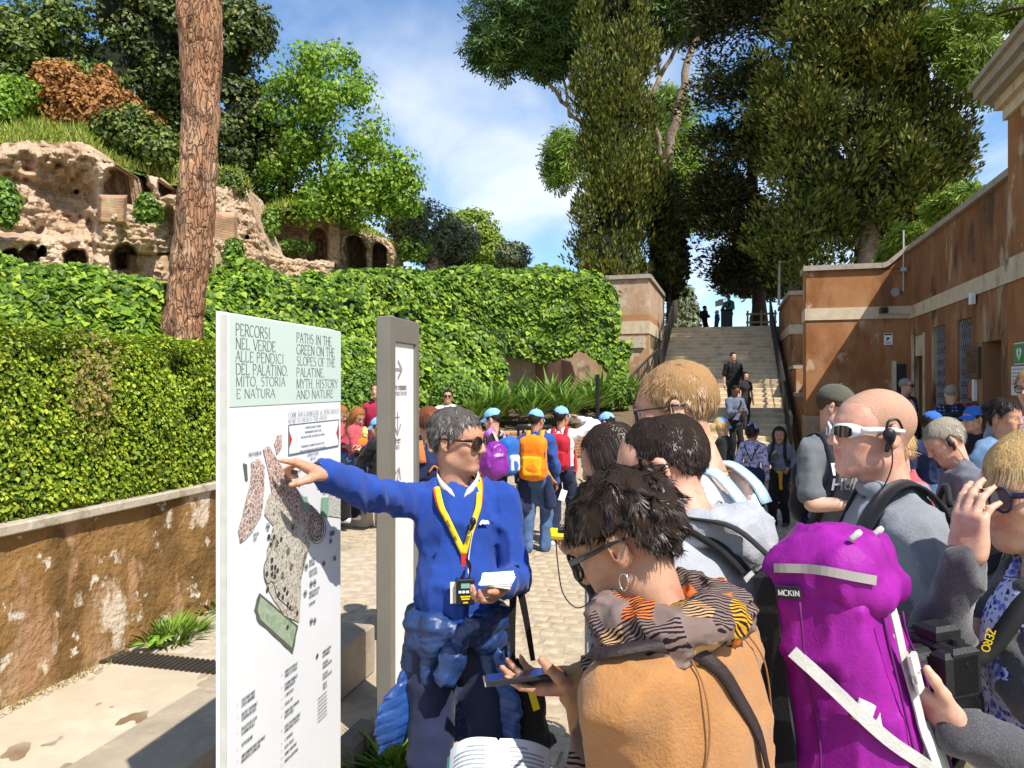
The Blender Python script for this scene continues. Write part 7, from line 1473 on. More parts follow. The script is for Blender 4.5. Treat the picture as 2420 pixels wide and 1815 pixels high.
leg = [(570, 1660, 'CIRCO MASSIMO/', 'CIRCUS MAXIMUS', '1'), (570, 1693, 'ARCATE SEVERIANE/', 'SEVERAN ARCADES', '2'), (570, 1727, 'PALAZZO DEI FLAVI', 'FLAVIAN PALACE', '3'), (570, 1765, 'SEPTIZODIUM', '', '4'), (570, 1792, 'AMPLIAMENTO MASSENZIANO/', 'MAXENTIUS EXPANSION', '5'), (672, 1592, 'TEMPIO DI APOLLO/', 'TEMPLE OF APOLLO', '10'), (672, 1622, 'CAPANNE ROMULEE/', 'ROMULEAN HUTS', '11'), (672, 1648, 'S. ANASTASIA', '', '12'), (672, 1668, 'SCALAE CACI', '', '13'), (672, 1688, 'TEMPIO DELLA MAGNA', 'MATER CIBELE', '14'), (672, 1722, 'FORTEZZA FRANGIPANE/', 'FRANGIPANE FORTRESS', '15'), (672, 1752, 'S. TEODORO', '', '16'), (672, 1770, 'VICUS TUSCUS', '', '17'), (672, 1786, 'DOMUS TIBERIANA', '', '18'), (672, 1803, 'HORREA AGRIPPIANA', '', '19'),
       (762, 1545, 'NUMERI MAPPA/', 'MAP NUMBERS', ''), (762, 1572, 'FONTANA/', 'DRINKING WATER', ''), (762, 1598, 'ACCESSO/', 'DISABLED ACCESS', ''), (762, 1622, 'SERVIZI', 'TOILETS', ''), (705, 1105, 'USCITA', 'EXIT', ''), (762, 1160, 'BIGLIETTERIA', 'TICKET OFFICE', ''), (730, 1330, 'INGRESSO', 'ENTRANCE', ''), (730, 1355, 'BIGLIETTERIA', 'TICKET OFFICE', ''), (730, 1405, 'INGRESSO/USCITA', 'ENTRANCE/EXIT', ''), (730, 1432, 'BOOKSHOP', '', ''), (598, 1268, 'USCITA', 'EXIT', ''), (587, 1078, 'PIAZZA VENEZIA', '', '')]
mb = MB()
for x0, y0, a_, b_, num in leg:
    q0, z0_ = bp(x0, y0)
    if num: lay_text(mb, num, BP(q0-.022, z0_-.001, .0012), bu, UP, bnm, .008, cond=.6, serif=False)
    for i, tx in enumerate((a_, b_)):
        if tx: lay_text(mb, tx, BP(q0, z0_-i*.0125, .0012), bu, UP, bnm, .0095, cond=.52, thick=.16, thin=.08, serif=False)
for i in range(7):
    q0, z0_ = bp(750, 1655+i*9); lay_text(mb, 'ULTERIORI SERVIZI PREVISTI', BP(q0, z0_, .0012), bu, UP, bnm, .006, cond=.5, thick=.14, thin=.08, serif=False)
for i, tx in enumerate(('A PARTIRE DA LUNEDI 2 DICEMBRE', 'TEMPORANEAMENTE SOSPESO IL TOUR', 'PERCORSI NEL VERDE ALLE PENDICI DEL PALATINO', '', 'FROM MONDAY 2 DECEMBER THE TOUR OF THE SITE', 'PATHS IN THE GREEN ON THE SLOPES OF THE PALATINE', 'TEMPORARILY SUSPENDED', 'MARCH 2020')):
    q0, z0_ = bp(694, 1016); wt = .006*len(tx)*.62; lay_text(mb, tx, BP(q0+.125-wt/2, z0_-i*.0145, .0020), bu, UP, bnm, .0065, wt or .01, thick=.15, thin=.09, serif=False)
mb.build('small_print', m_ink, bd_)['kind'] = 'stuff'
mb = MB(); c4 = [bp(681, 1000), bp(799, 1000), bp(798, 1064), bp(680, 1075)]; za = bp(681, 1004)[1]; zb = bp(681, 1074)[1]; aL, aR = bp(681, 1040)[0], bp(799, 1040)[0]
mb.box(BP((aL+aR)/2, (za+zb)/2, .0012), ((aR-aL)/2, .0004, (za-zb)/2), RBo); nt_o = mb.build('taped_notice', m_board, bd_); mb = MB()
for (u0, z0_), (u1, z1_) in (((aL,za),(aR,za)), ((aR,za),(aR,zb)), ((aR,zb),(aL,zb)), ((aL,zb),(aL,za))): mb.tube([BP(u0,z0_,.002), BP(u1,z1_,.002)], .0014, 4)
mb.build('border', m_ink, nt_o); m_redp = mat('red_arrow', (.55,.03,.03), .5, var=0)
for u0, sg in ((aL+.003, 1), (aR-.003, -1)):
    mb = MB(); zc = (za+zb)/2; mb.prism([BP(u0, zc+.026, .002), BP(u0, zc-.026, .002), BP(u0+sg*.016, zc, .002)], bnm, .0006); mb.build('red_triangle', m_redp, nt_o)
def map_mat(name, c1, c2, c3, sc2=60):
    m = mat(name, c1, .6, var=0); t = m.node_tree; b = t.nodes[m['bsdf']]; tcn = N(t, 'ShaderNodeTexCoord'); vo = N(t, 'ShaderNodeTexVoronoi'); vo.inputs['Scale'].default_value = sc2; ve = N(t, 'ShaderNodeTexVoronoi', feature='DISTANCE_TO_EDGE'); ve.inputs['Scale'].default_value = sc2
    for q in (vo, ve): t.links.new(tcn.outputs['Object'], q.inputs['Vector'])
    r = N(t, 'ShaderNodeValToRGB'); r.color_ramp.elements[0].color = _rgb(c1); r.color_ramp.elements[1].color = _rgb(c2); sp = N(t, 'ShaderNodeSeparateColor'); t.links.new(vo.outputs['Color'], sp.inputs[0]); t.links.new(sp.outputs[0], r.inputs[0]); lt = N(t, 'ShaderNodeMath', operation='LESS_THAN'); lt.inputs[1].default_value = .07; t.links.new(ve.outputs['Distance'], lt.inputs[0])
    mx = N(t, 'ShaderNodeMix', data_type='RGBA'); mx.inputs[7].default_value = _rgb(c3); t.links.new(lt.outputs[0], mx.inputs[0]); t.links.new(r.outputs[0], mx.inputs[6]); t.links.new(mx.outputs[2], b.inputs['Base Color']); return m
mm1 = map_mat('map_town', (.20,.11,.08), (.48,.30,.24), (.62,.58,.52), 75); mm2 = map_mat('map_hill', (.22,.19,.13), (.50,.45,.36), (.62,.58,.5), 85); mm3 = map_mat('map_green', (.24,.32,.20), (.32,.40,.27), (.36,.43,.30), 30); mm4 = mat('map_trees', (.10,.11,.08), .7, var=.3, vscale=120)
def area(pts, m, off, nm='map_area'):
    pts = np.array([bp(520+x*.38, 930+y*.38) for x, y in pts]); mbx = bmesh.new(); vs_ = [mbx.verts.new(BP(a_, z_, off)) for a_, z_ in pts]; f_ = mbx.faces.new(vs_); bmesh.ops.triangulate(mbx, faces=[f_]); me = bpy.data.meshes.new(nm); mbx.to_mesh(me); mbx.free(); me.materials.append(m); return link(nm, me, bd_)
def rough(pts, k=3, j=5, seed=1):
    r = np.random.default_rng(seed); out_ = []
    for i in range(len(pts)):
        a_, b_ = np.array(pts[i], float), np.array(pts[(i+1) % len(pts)], float)
        for t_ in range(k): out_.append(tuple(a_+(b_-a_)*t_/k+r.uniform(-j, j, 2)))
    return out_
area(rough([(190,420),(235,405),(275,450),(275,600),(250,760),(200,860),(125,930),(108,850),(150,700),(185,560)], 3, 4, 1), mm1, .0016)
area(rough([(265,345),(300,325),(350,420),(440,540),(560,700),(640,770),(640,880),(590,930),(530,860),(420,760),(320,640),(300,500)], 2, 4, 2), mm1, .0016)
area(rough([(335,310),(352,262),(380,255),(382,330),(350,380)], 2, 3, 3), mm1, .0017); area(rough([(300,620),(420,740),(540,860),(560,940),(520,1000),(500,1160),(490,1420),(400,1380),(300,1230),(270,1150),(290,960),(330,820),(270,750)], 3, 4, 4), mm2, .0019)
area(rough([(240,1236),(486,1448),(450,1614),(370,1545),(240,1425),(208,1350)], 3, 5, 5), mm4, .0015); area([(250,1262),(470,1452),(444,1580),(372,1515),(250,1405),(228,1345)], mm3, .0020); area([(628,645),(675,645),(668,770),(622,755)], mat('map_park', (.22,.40,.28), .6, var=.1), .0016); area([(490,640),(540,640),(545,740),(525,735)], MATS['map_park'], .0022); area([(675,620),(745,612),(748,770),(670,760)], map_mat('map_inset', (.55,.53,.47), (.68,.66,.6), (.25,.24,.22), 110), .0016); area([(140,430),(165,440),(170,540),(155,540)], mm4, .0016)
m_path = mat('map_path', (.05,.045,.04), .6, var=0); mb = MB()
def mp_(x, y, off=.0028): return BP(*bp(520+x*.38, 930+y*.38), off)
for path in ([(300,890),(325,930),(300,1000),(272,1060),(270,1130),(290,1180),(315,1165),(335,1200),(350,1260),(400,1310),(440,1345),(465,1320)],): mb.tube(catm([mp_(*q) for q in path], 4), .0012, 4)
for r_ in (.55, .8, 1.0): mb.tube(np.array([mp_(598+55*r_*math.cos(a), 838+95*r_*math.sin(a)) for a in np.linspace(0, 6.28, 25)]), .0010, 4, cap=False)
mb.build('map_lines', m_path, bd_)
for k, (x, y) in enumerate(((298,888),(330,890),(310,938),(375,905),(318,1035),(338,1080),(318,1080),(352,1100),(318,1122),(336,1135),(285,1120),(290,1215),(397,1215),(412,1240),(385,1265),(360,1245),(416,1308),(430,1330),(475,1365),(414,1452),(600,1630))):
    mb = MB(); c = mp_(x, y, .0030); a = np.linspace(0, 2*np.pi, 12, endpoint=False); rr_2 = .0075; mb.prism([c+bu*rr_2*math.cos(t)+UP*rr_2*math.sin(t) for t in a], bnm, .0004); mb.build('map_number_dot', m_path, bd_)
for k, (x, y) in enumerate(((292,825),(445,830),(348,930),(418,980),(436,1075),(382,1130),(532,1075),(562,1182),(584,1172),(525,1240),(562,1415),(584,1410),(686,870),(700,865),(683,915),(708,1022),(640,1055),(468,552),(490,550),(608,570))):
    mb = MB(); c = mp_(x, y, .0030); mb.tube(np.array([c+bu*.0085*math.cos(t)+UP*.0085*math.sin(t) for t in np.linspace(0, 6.28, 15)]), .0011, 4, cap=False); mb.tube([c+UP*.004, c-UP*.005], .0016, 4); mb.build('map_symbol', m_path, bd_)
settle(bd_, 0)
# ------------------------------------------------------------------ direction pylon
py_ = thing('direction_pylon', 'grey metal direction pylon with white strip and arrows', 'sign'); PL, PR = V3(-.587,3.60,0), V3(-.50,3.99,0); pu = nrm(PR-PL); PW = np.linalg.norm(PR-PL); pn = nrm((pu[1], -pu[0], 0)); PT = CZ+161*3.6/FPX; RP = basis(pu, -pn)
def PP(a, z, off=0.0): return PL+pu*a+UP*z+pn*off
def pp(px, py):
    r_ = np.array([(px-CX)/FPX, 1.0, -(py-CY)/FPX]); t_ = (PL @ pn)/(r_ @ pn); p_ = r_*t_; return float((p_-PL) @ pu), CZ+p_[2]
m_pyl = mat('pylon_metal', (.215,.195,.16), .45, metal=.25, var=.08, vscale=4); a0 = pp(925, 900)[0]; aS, aE = a0+.055, PW-.045; zs1 = pp(940, 808)[1]
for nm, u0, u1, z0_, z1_ in (('side_post', a0-.01, aS-.002, 0, PT), ('side_post', aE+.002, PW, 0, PT), ('head_plate', aS-.001, aE+.001, zs1, PT-.001)):
    mb = MB(); mb.bevbox(PP((u0+u1)/2, (z0_+z1_)/2, -.035), ((u1-u0)/2, .035, (z1_-z0_)/2), .004, RP); mb.build(nm, m_pyl, py_)
mb = MB(); mb.box(PP((a0+PW)/2, PT/2-.004, -.074), ((PW-a0)/2, .004, PT/2-.006), RP); mb.build('back_plate', m_pyl, py_)
mb = MB(); mb.box(PP((aS+aE)/2, zs1/2, -.042), ((aE-aS)/2-.001, .026, zs1/2-.002), RP); mb.build('white_strip', mat('pylon_white', (.72,.70,.69), .5, var=.03), py_)
def font_mesh(name, text, size, org, ud, vd, m, par, bold=0.0, shear=0, sx=1.0):
    cu = bpy.data.curves.new('txt', 'FONT'); cu.body = text; cu.size = size; cu.offset = bold; cu.shear = shear; ob = bpy.data.objects.new('txt', cu); col.objects.link(ob); dg_ = bpy.context.evaluated_depsgraph_get(); me = bpy.data.meshes.new_from_object(ob.evaluated_get(dg_)); bpy.data.objects.remove(ob); nv = len(me.vertices); a = np.empty(nv*3, np.float32); me.vertices.foreach_get('co', a); a = a.reshape(-1, 3)
    q = np.asarray(org)+a[:, :1]*sx*np.asarray(ud)+a[:, 1:2]*np.asarray(vd); me.vertices.foreach_set('co', q.astype(np.float32).ravel()); me.materials.clear(); me.materials.append(m); me.update(); return link(name, me, par)
m_pyk = mat('pylon_ink', (.16,.15,.14), .6, var=0); m_pyl2 = mat('pylon_ink_pale', (.27,.26,.25), .6, var=0); off = -.0145
def pa(px, py): u_, z_ = pp(px, py); return PP(u_, z_, off)
font_mesh('lettering', 'foro romano', .045, pa(935, 921), pu, UP, m_pyk, py_, .0012, sx=.8); font_mesh('lettering', 'roman forum', .045, pa(935, 935), pu, UP, m_pyl2, py_, sx=.8); font_mesh('lettering', 'toilette', .045, pa(935, 1050), pu, UP, m_pyk, py_, .0012, sx=.8); font_mesh('lettering', 'toilets', .045, pa(935, 1064), pu, UP, m_pyl2, py_, sx=.8)
def arrow(c, dirv, perp, L, wd): 
    mb = MB()
    def bar(p0, p1, w_): d_ = nrm(p1-p0); n_ = np.cross(pn, d_)*w_/2; mb.add([p0-n_, p0+n_, p1+n_, p1-n_], [(0,1,2,3)])
    tip = c+dirv*L; bar(c-dirv*L, tip, wd)
    for sg in (-1, 1): bar(tip-dirv*L*.9+perp*sg*L*.75, tip+pn*.0003, wd)
    return mb
arrow(pa(946, 873), pu, UP, .060, .016).build('arrow', m_pyl2, py_); mbq = arrow(pa(946, 1000), -UP, pu, .060, .011); mbq.build('arrow', m_pyl2, py_); mb = MB(); c = pa(946, 1000)+UP*.03; mb.add([c-pu*.03+UP*.003, c-pu*.03-UP*.003, c+pu*.03-UP*.003, c+pu*.03+UP*.003], [(0,1,2,3)]); mb.build('arrow_bar', m_pyl2, py_); arrow(pa(946, 1130), nrm(pu*.5+UP), nrm(pu-UP*.5), .055, .012).build('arrow', m_pyl2, py_)
settle(py_, 0)

# ------------------------------------------------------------------ the guide's things
L = gu['L']; T = gu['T']; root = gu['root']; Rt = gu['Rt']; s_ = gu['s']
m_nyl = mat('cloth_nylon_blue', (.014,.040,.135), .38, spec=.5, var=.15, vscale=8, bump=.3, bscale=60, bdist=.01)
def gp(px, py, d): return L(P(px, py, d))
def quilt(amp, dirv, step, seed):
    fo = folds(amp, (12, 12, 12), seed, .5); dv = nrm(dirv)
    def post(Fd, X, Y, Z): return (fo(Fd, X, Y, Z)+.0055*np.exp(-((((X*dv[0]+Y*dv[1]+Z*dv[2])/step+.15*np.sin(9*X+7*Y)) % 1.0-.5)/.10)**2)).astype(np.float32)
    return post
m_nylb = mat('cloth_nylon_lit', (.015,.058,.22), .36, spec=.5, var=.15, vscale=8, bump=.3, bscale=60, bdist=.01)  # brighter copy of the jacket nylon, sunlight on the panels put into the colour
C = Shape()
for q in (-1, 1):
    C.chain([T(q*.155,-.06,.03), T(q*.155,.06,.03), T(q*.09,.130,.035), T(q*.02,.165,.02)], [.034,.040,.044,.034], k=.02); C.chain([T(q*.155,.06,-.04), T(q*.09,.130,-.03), T(q*.02,.16,.0)], [.038,.042,.03], k=.02)
    C.cap(T(q*.15,.0,-.03), T(q*.165,.02,-.14), .05, .045, k=.03); C.cap(T(q*.10,.09,-.06), T(q*.12,.10,-.16), .04, .028, k=.03)
C.chain([T(-.155,-.06,.02), T(0,-.14,.02), T(.155,-.06,.02)], [.04,.045,.04], k=.02); C.cap(T(0,-.13,0), T(0,-.16,-.36), .12, .14, k=.05, flat=((0,1,0), .5))
V_, F_ = C.mesh(.008, quilt(.007, (.35,.2,1), .032, 3)); tj = obj('tied_jacket', V_, F_, m_nyl, root, True)
C = Shape(); kn_ = T(.0,.182,.0); C.ell(kn_, (.028,.026,.040), k=.015); C.cap(kn_, T(-.045,.205,.060), .026, .036, k=.015); C.cap(T(-.044,.203,.064), T(-.064,.218,.095), .024, .030, k=.005, op='s'); C.chain([kn_, T(.030,.20,-.06), T(.052,.20,-.120)], [.026,.044,.042], k=.015); C.cap(T(.053,.20,-.13), T(.06,.20,-.18), .030, .036, k=.005, op='s'); V_, F_ = C.mesh(.006, folds(.007, (22,22,30), 8)); obj('sleeve_knot', V_, F_, m_nyl, tj, True)
def panel(pts, rs, nrm_w, dv, seed):
    C = Shape(); C.chain([gp(*p_) for p_ in pts], rs, k=.02, flat=(nrm(gu['Rw'].T @ np.array(nrm_w, float)), .30)); V_, F_ = C.mesh(.007, quilt(.008, dv, .036, seed)); return obj('jacket_panel', V_, F_, m_nylb, tj, True)
panel([(992,1535,2.68), (982,1600,2.66), (965,1650,2.64), (940,1700,2.62), (893,1785,2.60)], [.022,.055,.072,.070,.012], (.45,-.9,0), (.35,0,1), 13)
panel([(1168,1530,2.60), (1185,1600,2.62), (1196,1660,2.63), (1205,1735,2.64)], [.02,.048,.055,.045], (-.3,-.9,0), (-.3,0,1), 17)
def surf_off(info, x, z, y=.3):
    """front of the sweater at (x,z) in torso units"""
    V_, F_ = info['topVF']; p_ = T(x, 0, z); up_ = info['Rt'][:, 1]; rel = V_-p_; lat = np.linalg.norm(rel-np.outer(rel @ up_, up_), axis=1); k = (lat < .022) & (rel @ up_ > 0); return p_+up_*((rel[k] @ up_).max()+.006 if k.any() else .12)
# shirt collar
m_crm = cloth_mat('cream_shirt', (.70,.66,.55), .85, 500); nk = gu['neck']; mb = MB()
for q in (-1, 1):
    pts = [nk+Rt @ (np.array(p_)*s_) for p_ in ((0,-.075,.045), (q*.055,-.050,.040), (q*.076,.005,.022), (q*.060,.062,-.010), (q*.018,.098,-.050))]; pts = catm(pts, 5); nn_ = unit(pts-nk-np.array([0,0,.02])); mb.ribbon(pts, nn_, np.interp(np.linspace(0,1,len(pts)), [0,.6,.9,1], [.042,.045,.05,.022]), .004)
mb.build('shirt_collar', m_crm, root, True)
# cuffs, watch, bracelet
for q, frac, nm, c, wd, rr2 in ((1, .985, 'shirt_cuff', (.72,.71,.68), .006, .034),):
    pass
def wrist_band(info, q, frac, wd, r, m, nm):
    a_, e_, w_ = info['arm'][q][:3]; d_ = nrm(w_-e_); c = e_+(w_-e_)*frac; u_ = nrm(np.cross(d_, (0,0,1))); v_ = np.cross(d_, u_); an = np.linspace(0, 2*np.pi, 21); pts = np.array([c+r*(math.cos(t)*u_+math.sin(t)*v_*.85) for t in an]); mb = MB(); mb.ribbon(pts, unit(pts-c), wd, .004); return mb.build(nm, m, info['root'], True)
wt_ = wrist_band(gu, 1, 1.06, .022, .0285, mat('watch_strap', (.05,.09,.15), .5), 'watch'); a_, e_, w_ = gu['arm'][1][:3]; mb = MB(); mb.ball(w_+nrm(w_-e_)*.015+np.array([0,0,.028]), (.02,.02,.007), 10); mb.build('watch_case', mat('watch_dark', (.02,.02,.02), .3), wt_, True); wrist_band(gu, 1, .985, .006, .030, m_white, 'bracelet')
# crocodile emblem: small white badge with green body line
ce = surf_off(gu, -.088, .385); mb = MB(); nf = nrm(Rt @ np.array([-.25,1,.05])); ux = nrm(np.cross((0,0,1), nf)); 
em = catm([ce-ux*.016+np.array([0,0,-.002]), ce-ux*.006+np.array([0,0,.008]), ce+ux*.004+np.array([0,0,.004]), ce+ux*.012+np.array([0,0,.006]), ce+ux*.018+np.array([0,0,-.002])], 4)+nf*.001; mb.ribbon(em, [nf]*len(em), np.interp(np.linspace(0,1,len(em)), [0,.3,.7,1], [.006,.013,.012,.004]), .003); mb.build('emblem', m_white, root)
# lanyard, radio, badge, microphone
m_yel = mat('lanyard_yellow', (.75,.52,.01), .6, var=.05); m_redl = mat('lanyard_red', (.50,.03,.02), .6, var=.05)
ly = thing('lanyard', 'yellow and red lanyard hanging round the guide\'s neck', 'lanyard', Vector(gu['rootp']), None, root.rotation_euler.z); jn = surf_off(gu, -.012, .285)
for q, m_, o2 in ((1, m_yel, 0), (-1, m_yel, 0), (1, m_redl, .012), (-1, m_redl, .010)):
    pts = [nk+Rt @ (np.array((q*(.062+o2*.3), -.035, .035))*s_), nk+Rt @ (np.array((q*(.080+o2), .030, .005))*s_)]+[surf_off(gu, lerp(q*(.075+o2), -.012, t_), lerp(.47, .285, t_)) for t_ in (.08, .3, .5, .7, .88, 1.0)]; pts = catm(pts, 5); nn_ = [Rt[:, 1]]*len(pts); mb = MB(); mb.ribbon(pts+(np.array([0,0,0]) if o2 == 0 else -Rt[:, 1]*.003), nn_, .020 if o2 == 0 else .010, .002); ob_ = mb.build('strap', m_, ly, True)
    if o2 == 0:
        for k in (16, 24):
            p_ = pts[k]+Rt[:, 1]*.004; d_ = nrm(pts[k+1]-pts[k-1]); d_ = d_ if d_[2] < 0 else -d_; mb = MB(); lay_text(mb, 'ZERO', p_, d_, np.cross(Rt[:, 1], d_)*-1, Rt[:, 1], .010, cond=.7, thick=.2, thin=.14, serif=False); mb.build('lettering', m_black, ob_)
mb = MB(); mb.ribbon([jn, jn-UP*.04, jn-UP*.075], [Rt[:, 1]]*3, .018, .004); mb.build('red_tab', m_redl, ly); settle_ok = True
rd = thing('tour_radio', 'black tour guide radio with small screen hanging at the guide\'s chest', 'radio', Vector(gu['rootp']), None, root.rotation_euler.z); rc = surf_off(gu, -.018, -.0)+Rt[:, 1]*.016; Rr = basis(nrm(Rt[:, 0]), nrm(Rt[:, 1])); Rr = np.stack([nrm(Rt[:, 0]), nrm(Rt[:, 1]), nrm(Rt[:, 2])], 1); m_rad = mat('radio_black', (.012,.012,.013), .4, var=0)
rc = surf_off(gu, -.012, .165)+Rt[:, 1]*.020
mb = MB(); mb.bevbox(rc, (.031,.012,.044), .004, Rr); mb.build('case', m_rad, rd); mb = MB(); mb.box(rc+Rr @ np.array([0,.0125,.022]), (.015,.001,.008), Rr); mb.build('screen', mat('lcd_green', (.16,.36,.30), .3, var=0), rd)
for i in range(4): mb = MB(); mb.box(rc+Rr @ np.array([-.019+.0125*i,.0125,.002]), (.0045,.0012,.004), Rr); mb.build('button', m_white, rd)
for z_, wv in ((-.014, .017), (-.022, .014), (-.034, .008)): mb = MB(); mb.box(rc+Rr @ np.array([0,.0125,z_]), (wv,.001,.0022), Rr); mb.build('label_strip', m_yel, rd)
mb = MB(); mb.tube(catm([rc+Rr @ np.array([.01,0,.044]), rc+Rr @ np.array([.004,.004,.075]), jn-UP*.07], 4), .003, 5); mb.tube(catm([rc+Rr @ np.array([-.012,0,.044]), rc+Rr @ np.array([-.018,.012,.09]), rc+Rr @ np.array([-.002,.014,.115]), rc+Rr @ np.array([-.016,.012,.07]), rc+Rr @ np.array([-.006,.012,.12])], 5), .0025, 5); mb.build('cable', m_rad, rd)
bdg = thing('badge', 'cream paper badge hanging behind the guide\'s radio', 'badge', Vector(gu['rootp']), None, root.rotation_euler.z); mb = MB(); mb.box(rc+Rr @ np.array([.026,-.012,-.005]), (.024,.002,.036), Rr); mb.build('card', m_crm, bdg)
mc = thing('microphone', 'small black clip microphone on the yellow lanyard', 'microphone', Vector(gu['rootp']), None, root.rotation_euler.z); mp2 = surf_off(gu, -.045, .40)+Rt[:, 1]*.016; mb = MB(); mb.ball(mp2, (.011,.011,.015), 10); mb.build('foam', m_rad, mc, True); mb = MB(); mb.tube([mp2-UP*.012, mp2-UP*.03+np.array([.012,0,0])], .005, 6); mb.build('clip', m_rad, mc); mb = MB(); mb.tube(catm([mp2-UP*.03, surf_off(gu, -.03, .28)+Rt[:, 1]*.004, rc+Rr @ np.array([-.01,.0,.05])], 5), .0015, 4); mb.build('wire', m_white, mc)
# paper slips in his left hand
wl = gu['wr'][-1]; t = thing('folded_papers', 'folded white papers in the guide\'s left hand', 'paper'); pc = P(1175, 1372, 2.38)
for i in range(3): mb = MB(); mb.box(pc+V3(.0,.0,.004*i), (.052,.035,.0012), basis(nrm((1,.10*i-.3,.08*i-.06)), (.2,1,.35))); mb.build('sheet', m_white, t)
settle(t)
# black tote bag over his left forearm
tb = thing('tote_bag', 'black cloth tote bag hanging from the guide\'s left arm', 'bag'); m_tote = cloth_mat('tote_black', (.014,.013,.013), .8, 400)
for dx in (0, .03):
    for sg in (-1, 1): mb = MB(); a_ = P(1212-14*sg*0+dx*300, 1335, 2.62); b_ = P(1235+sg*24+dx*40, 1560, 2.66+.02*sg); mb.ribbon(catm([a_, lerp(a_, b_, .5)+V3(.004*sg,0,0), b_], 5), [(0,-1,0)]*11, .016, .003); mb.build('handle', m_tote, tb)
C = Shape(); C.chain([P(1235,1575,2.68), P(1243,1650,2.68), P(1258,1760,2.70)], [.030,.062,.075], k=.03, flat=((.2,-.98,0), .45)); V_, F_ = C.mesh(.008, folds(.012, (14,14,7), 19)); obj('bag', V_, F_, m_tote, tb, True); mb = MB(); mb.box(P(1262,1655,2.60), (.012,.002,.035), basis((1,.2,.3), (-.2,1,0))); mb.build('yellow_tag', m_yel, tb); settle(tb)

# ------------------------------------------------------------------ camel sweater woman's things
T = tw['T']; Rt = tw['Rt']; nk = tw['neck']; s_ = tw['s']; root = tw['root']
def scarf_mat(name):
    m = mat(name, (.03,.02,.025), .9, spec=.15); t = m.node_tree; b = t.nodes[m['bsdf']]; tcn = N(t, 'ShaderNodeTexCoord'); vo = N(t, 'ShaderNodeTexVoronoi'); vo.inputs['Scale'].default_value = 20; t.links.new(tcn.outputs['Object'], vo.inputs['Vector']); wv = N(t, 'ShaderNodeTexWave', wave_type='BANDS', bands_direction='DIAGONAL'); wv.inputs['Scale'].default_value = 58; wv.inputs['Distortion'].default_value = 5; wv.inputs['Detail Scale'].default_value = .6; t.links.new(tcn.outputs['Object'], wv.inputs['Vector'])
    r1_ = N(t, 'ShaderNodeValToRGB'); e = r1_.color_ramp; e.interpolation = 'CONSTANT'; e.elements[0].color = (.18,.125,.105,1); e.elements[1].position = .45; e.elements[1].color = (.20,.14,.12,1)
    for p_, c in ((.66, (.50,.09,.20)), (.71, (.58,.14,.03)), (.76, (.48,.29,.14)), (.84, (.52,.27,.02)), (.88, (.20,.145,.125))): e.elements.new(p_).color = _rgb(c)
    sp = N(t, 'ShaderNodeSeparateColor'); t.links.new(vo.outputs['Color'], sp.inputs[0]); t.links.new(sp.outputs[0], r1_.inputs[0]); gt = N(t, 'ShaderNodeMath', operation='GREATER_THAN'); gt.inputs[1].default_value = .52; t.links.new(wv.outputs['Fac'], gt.inputs[0]); br = N(t, 'ShaderNodeMath', operation='LESS_THAN'); br.inputs[1].default_value = .62; t.links.new(sp.outputs[1], br.inputs[0]); mu = N(t, 'ShaderNodeMath', operation='MULTIPLY'); t.links.new(gt.outputs[0], mu.inputs[0]); t.links.new(br.outputs[0], mu.inputs[1])
    mx = N(t, 'ShaderNodeMix', data_type='RGBA'); mx.inputs[7].default_value = (.016,.010,.014,1); t.links.new(mu.outputs[0], mx.inputs[0]); t.links.new(r1_.outputs[0], mx.inputs[6]); t.links.new(mx.outputs[2], b.inputs['Base Color']); return m
m_scarf = scarf_mat('cloth_scarf')
def nkp(x, y, z): return nk+Rt @ (np.array([x, y, z])*s_)
C = Shape(); ring = [nkp(.094*math.sin(a), -.005+.092*-math.cos(a), .028-.028*math.cos(a+.3)) for a in np.linspace(0, 2*np.pi, 15)]; C.chain(ring, [.038]*15, k=.012); ring2 = [nkp(.108*math.sin(a), -.006+.108*-math.cos(a), -.015+.018*math.cos(a)) for a in np.linspace(0, 2*np.pi, 15)]; C.chain(ring2, [.036]*15, k=.012)
V_, F_ = C.mesh(.006, folds(.011, (18,18,34), 23)); obj('scarf', V_, F_, m_scarf, root, True)
C = Shape(); C.chain([nkp(-.07,.10,-.05), nkp(-.09,.15,-.18), nkp(-.10,.20,-.36), nkp(-.10,.20,-.60)], [.035,.05,.055,.06], k=.03, flat=(Rt[:, 1], .5)); V_, F_ = C.mesh(.008, folds(.014, (16,16,6), 29)); obj('scarf_end', V_, F_, m_scarf, root, True)
mb = MB(); strap = [T(-.062,.07,.50), T(-.066,.0,.53), T(-.058,-.08,.50), T(-.015,-.13,.40), T(.045,-.135,.27), T(.11,-.12,.12), T(.155,-.06,-.02), T(.16,.02,-.10)]; V_, F_ = tw['topVF']; pts = catm(strap, 6)
ctr = T(0,-.01,.28)
for i in range(len(pts)):
    ax_ = Rt[:, 2]; c0_ = T(0,-.01,0)+ax_*((pts[i]-T(0,-.01,0)) @ ax_); dr_ = nrm(pts[i]-c0_); rel = V_-c0_; lat = np.linalg.norm(rel-np.outer(rel @ dr_, dr_), axis=1); k = (lat < .02) & (rel @ dr_ > 0)
    if k.any(): pts[i] = c0_+dr_*((rel[k] @ dr_).max()+.001)
pts[1:-1] = (pts[:-2]+2*pts[1:-1]+pts[2:])/4; nn_ = unit(pts-np.array([T(0,-.01,0)+Rt[:, 2]*((p_-T(0,-.01,0)) @ Rt[:, 2]) for p_ in pts])); nn_[:10] = unit(nn_[:10]+Rt[:, 2]*1.2)
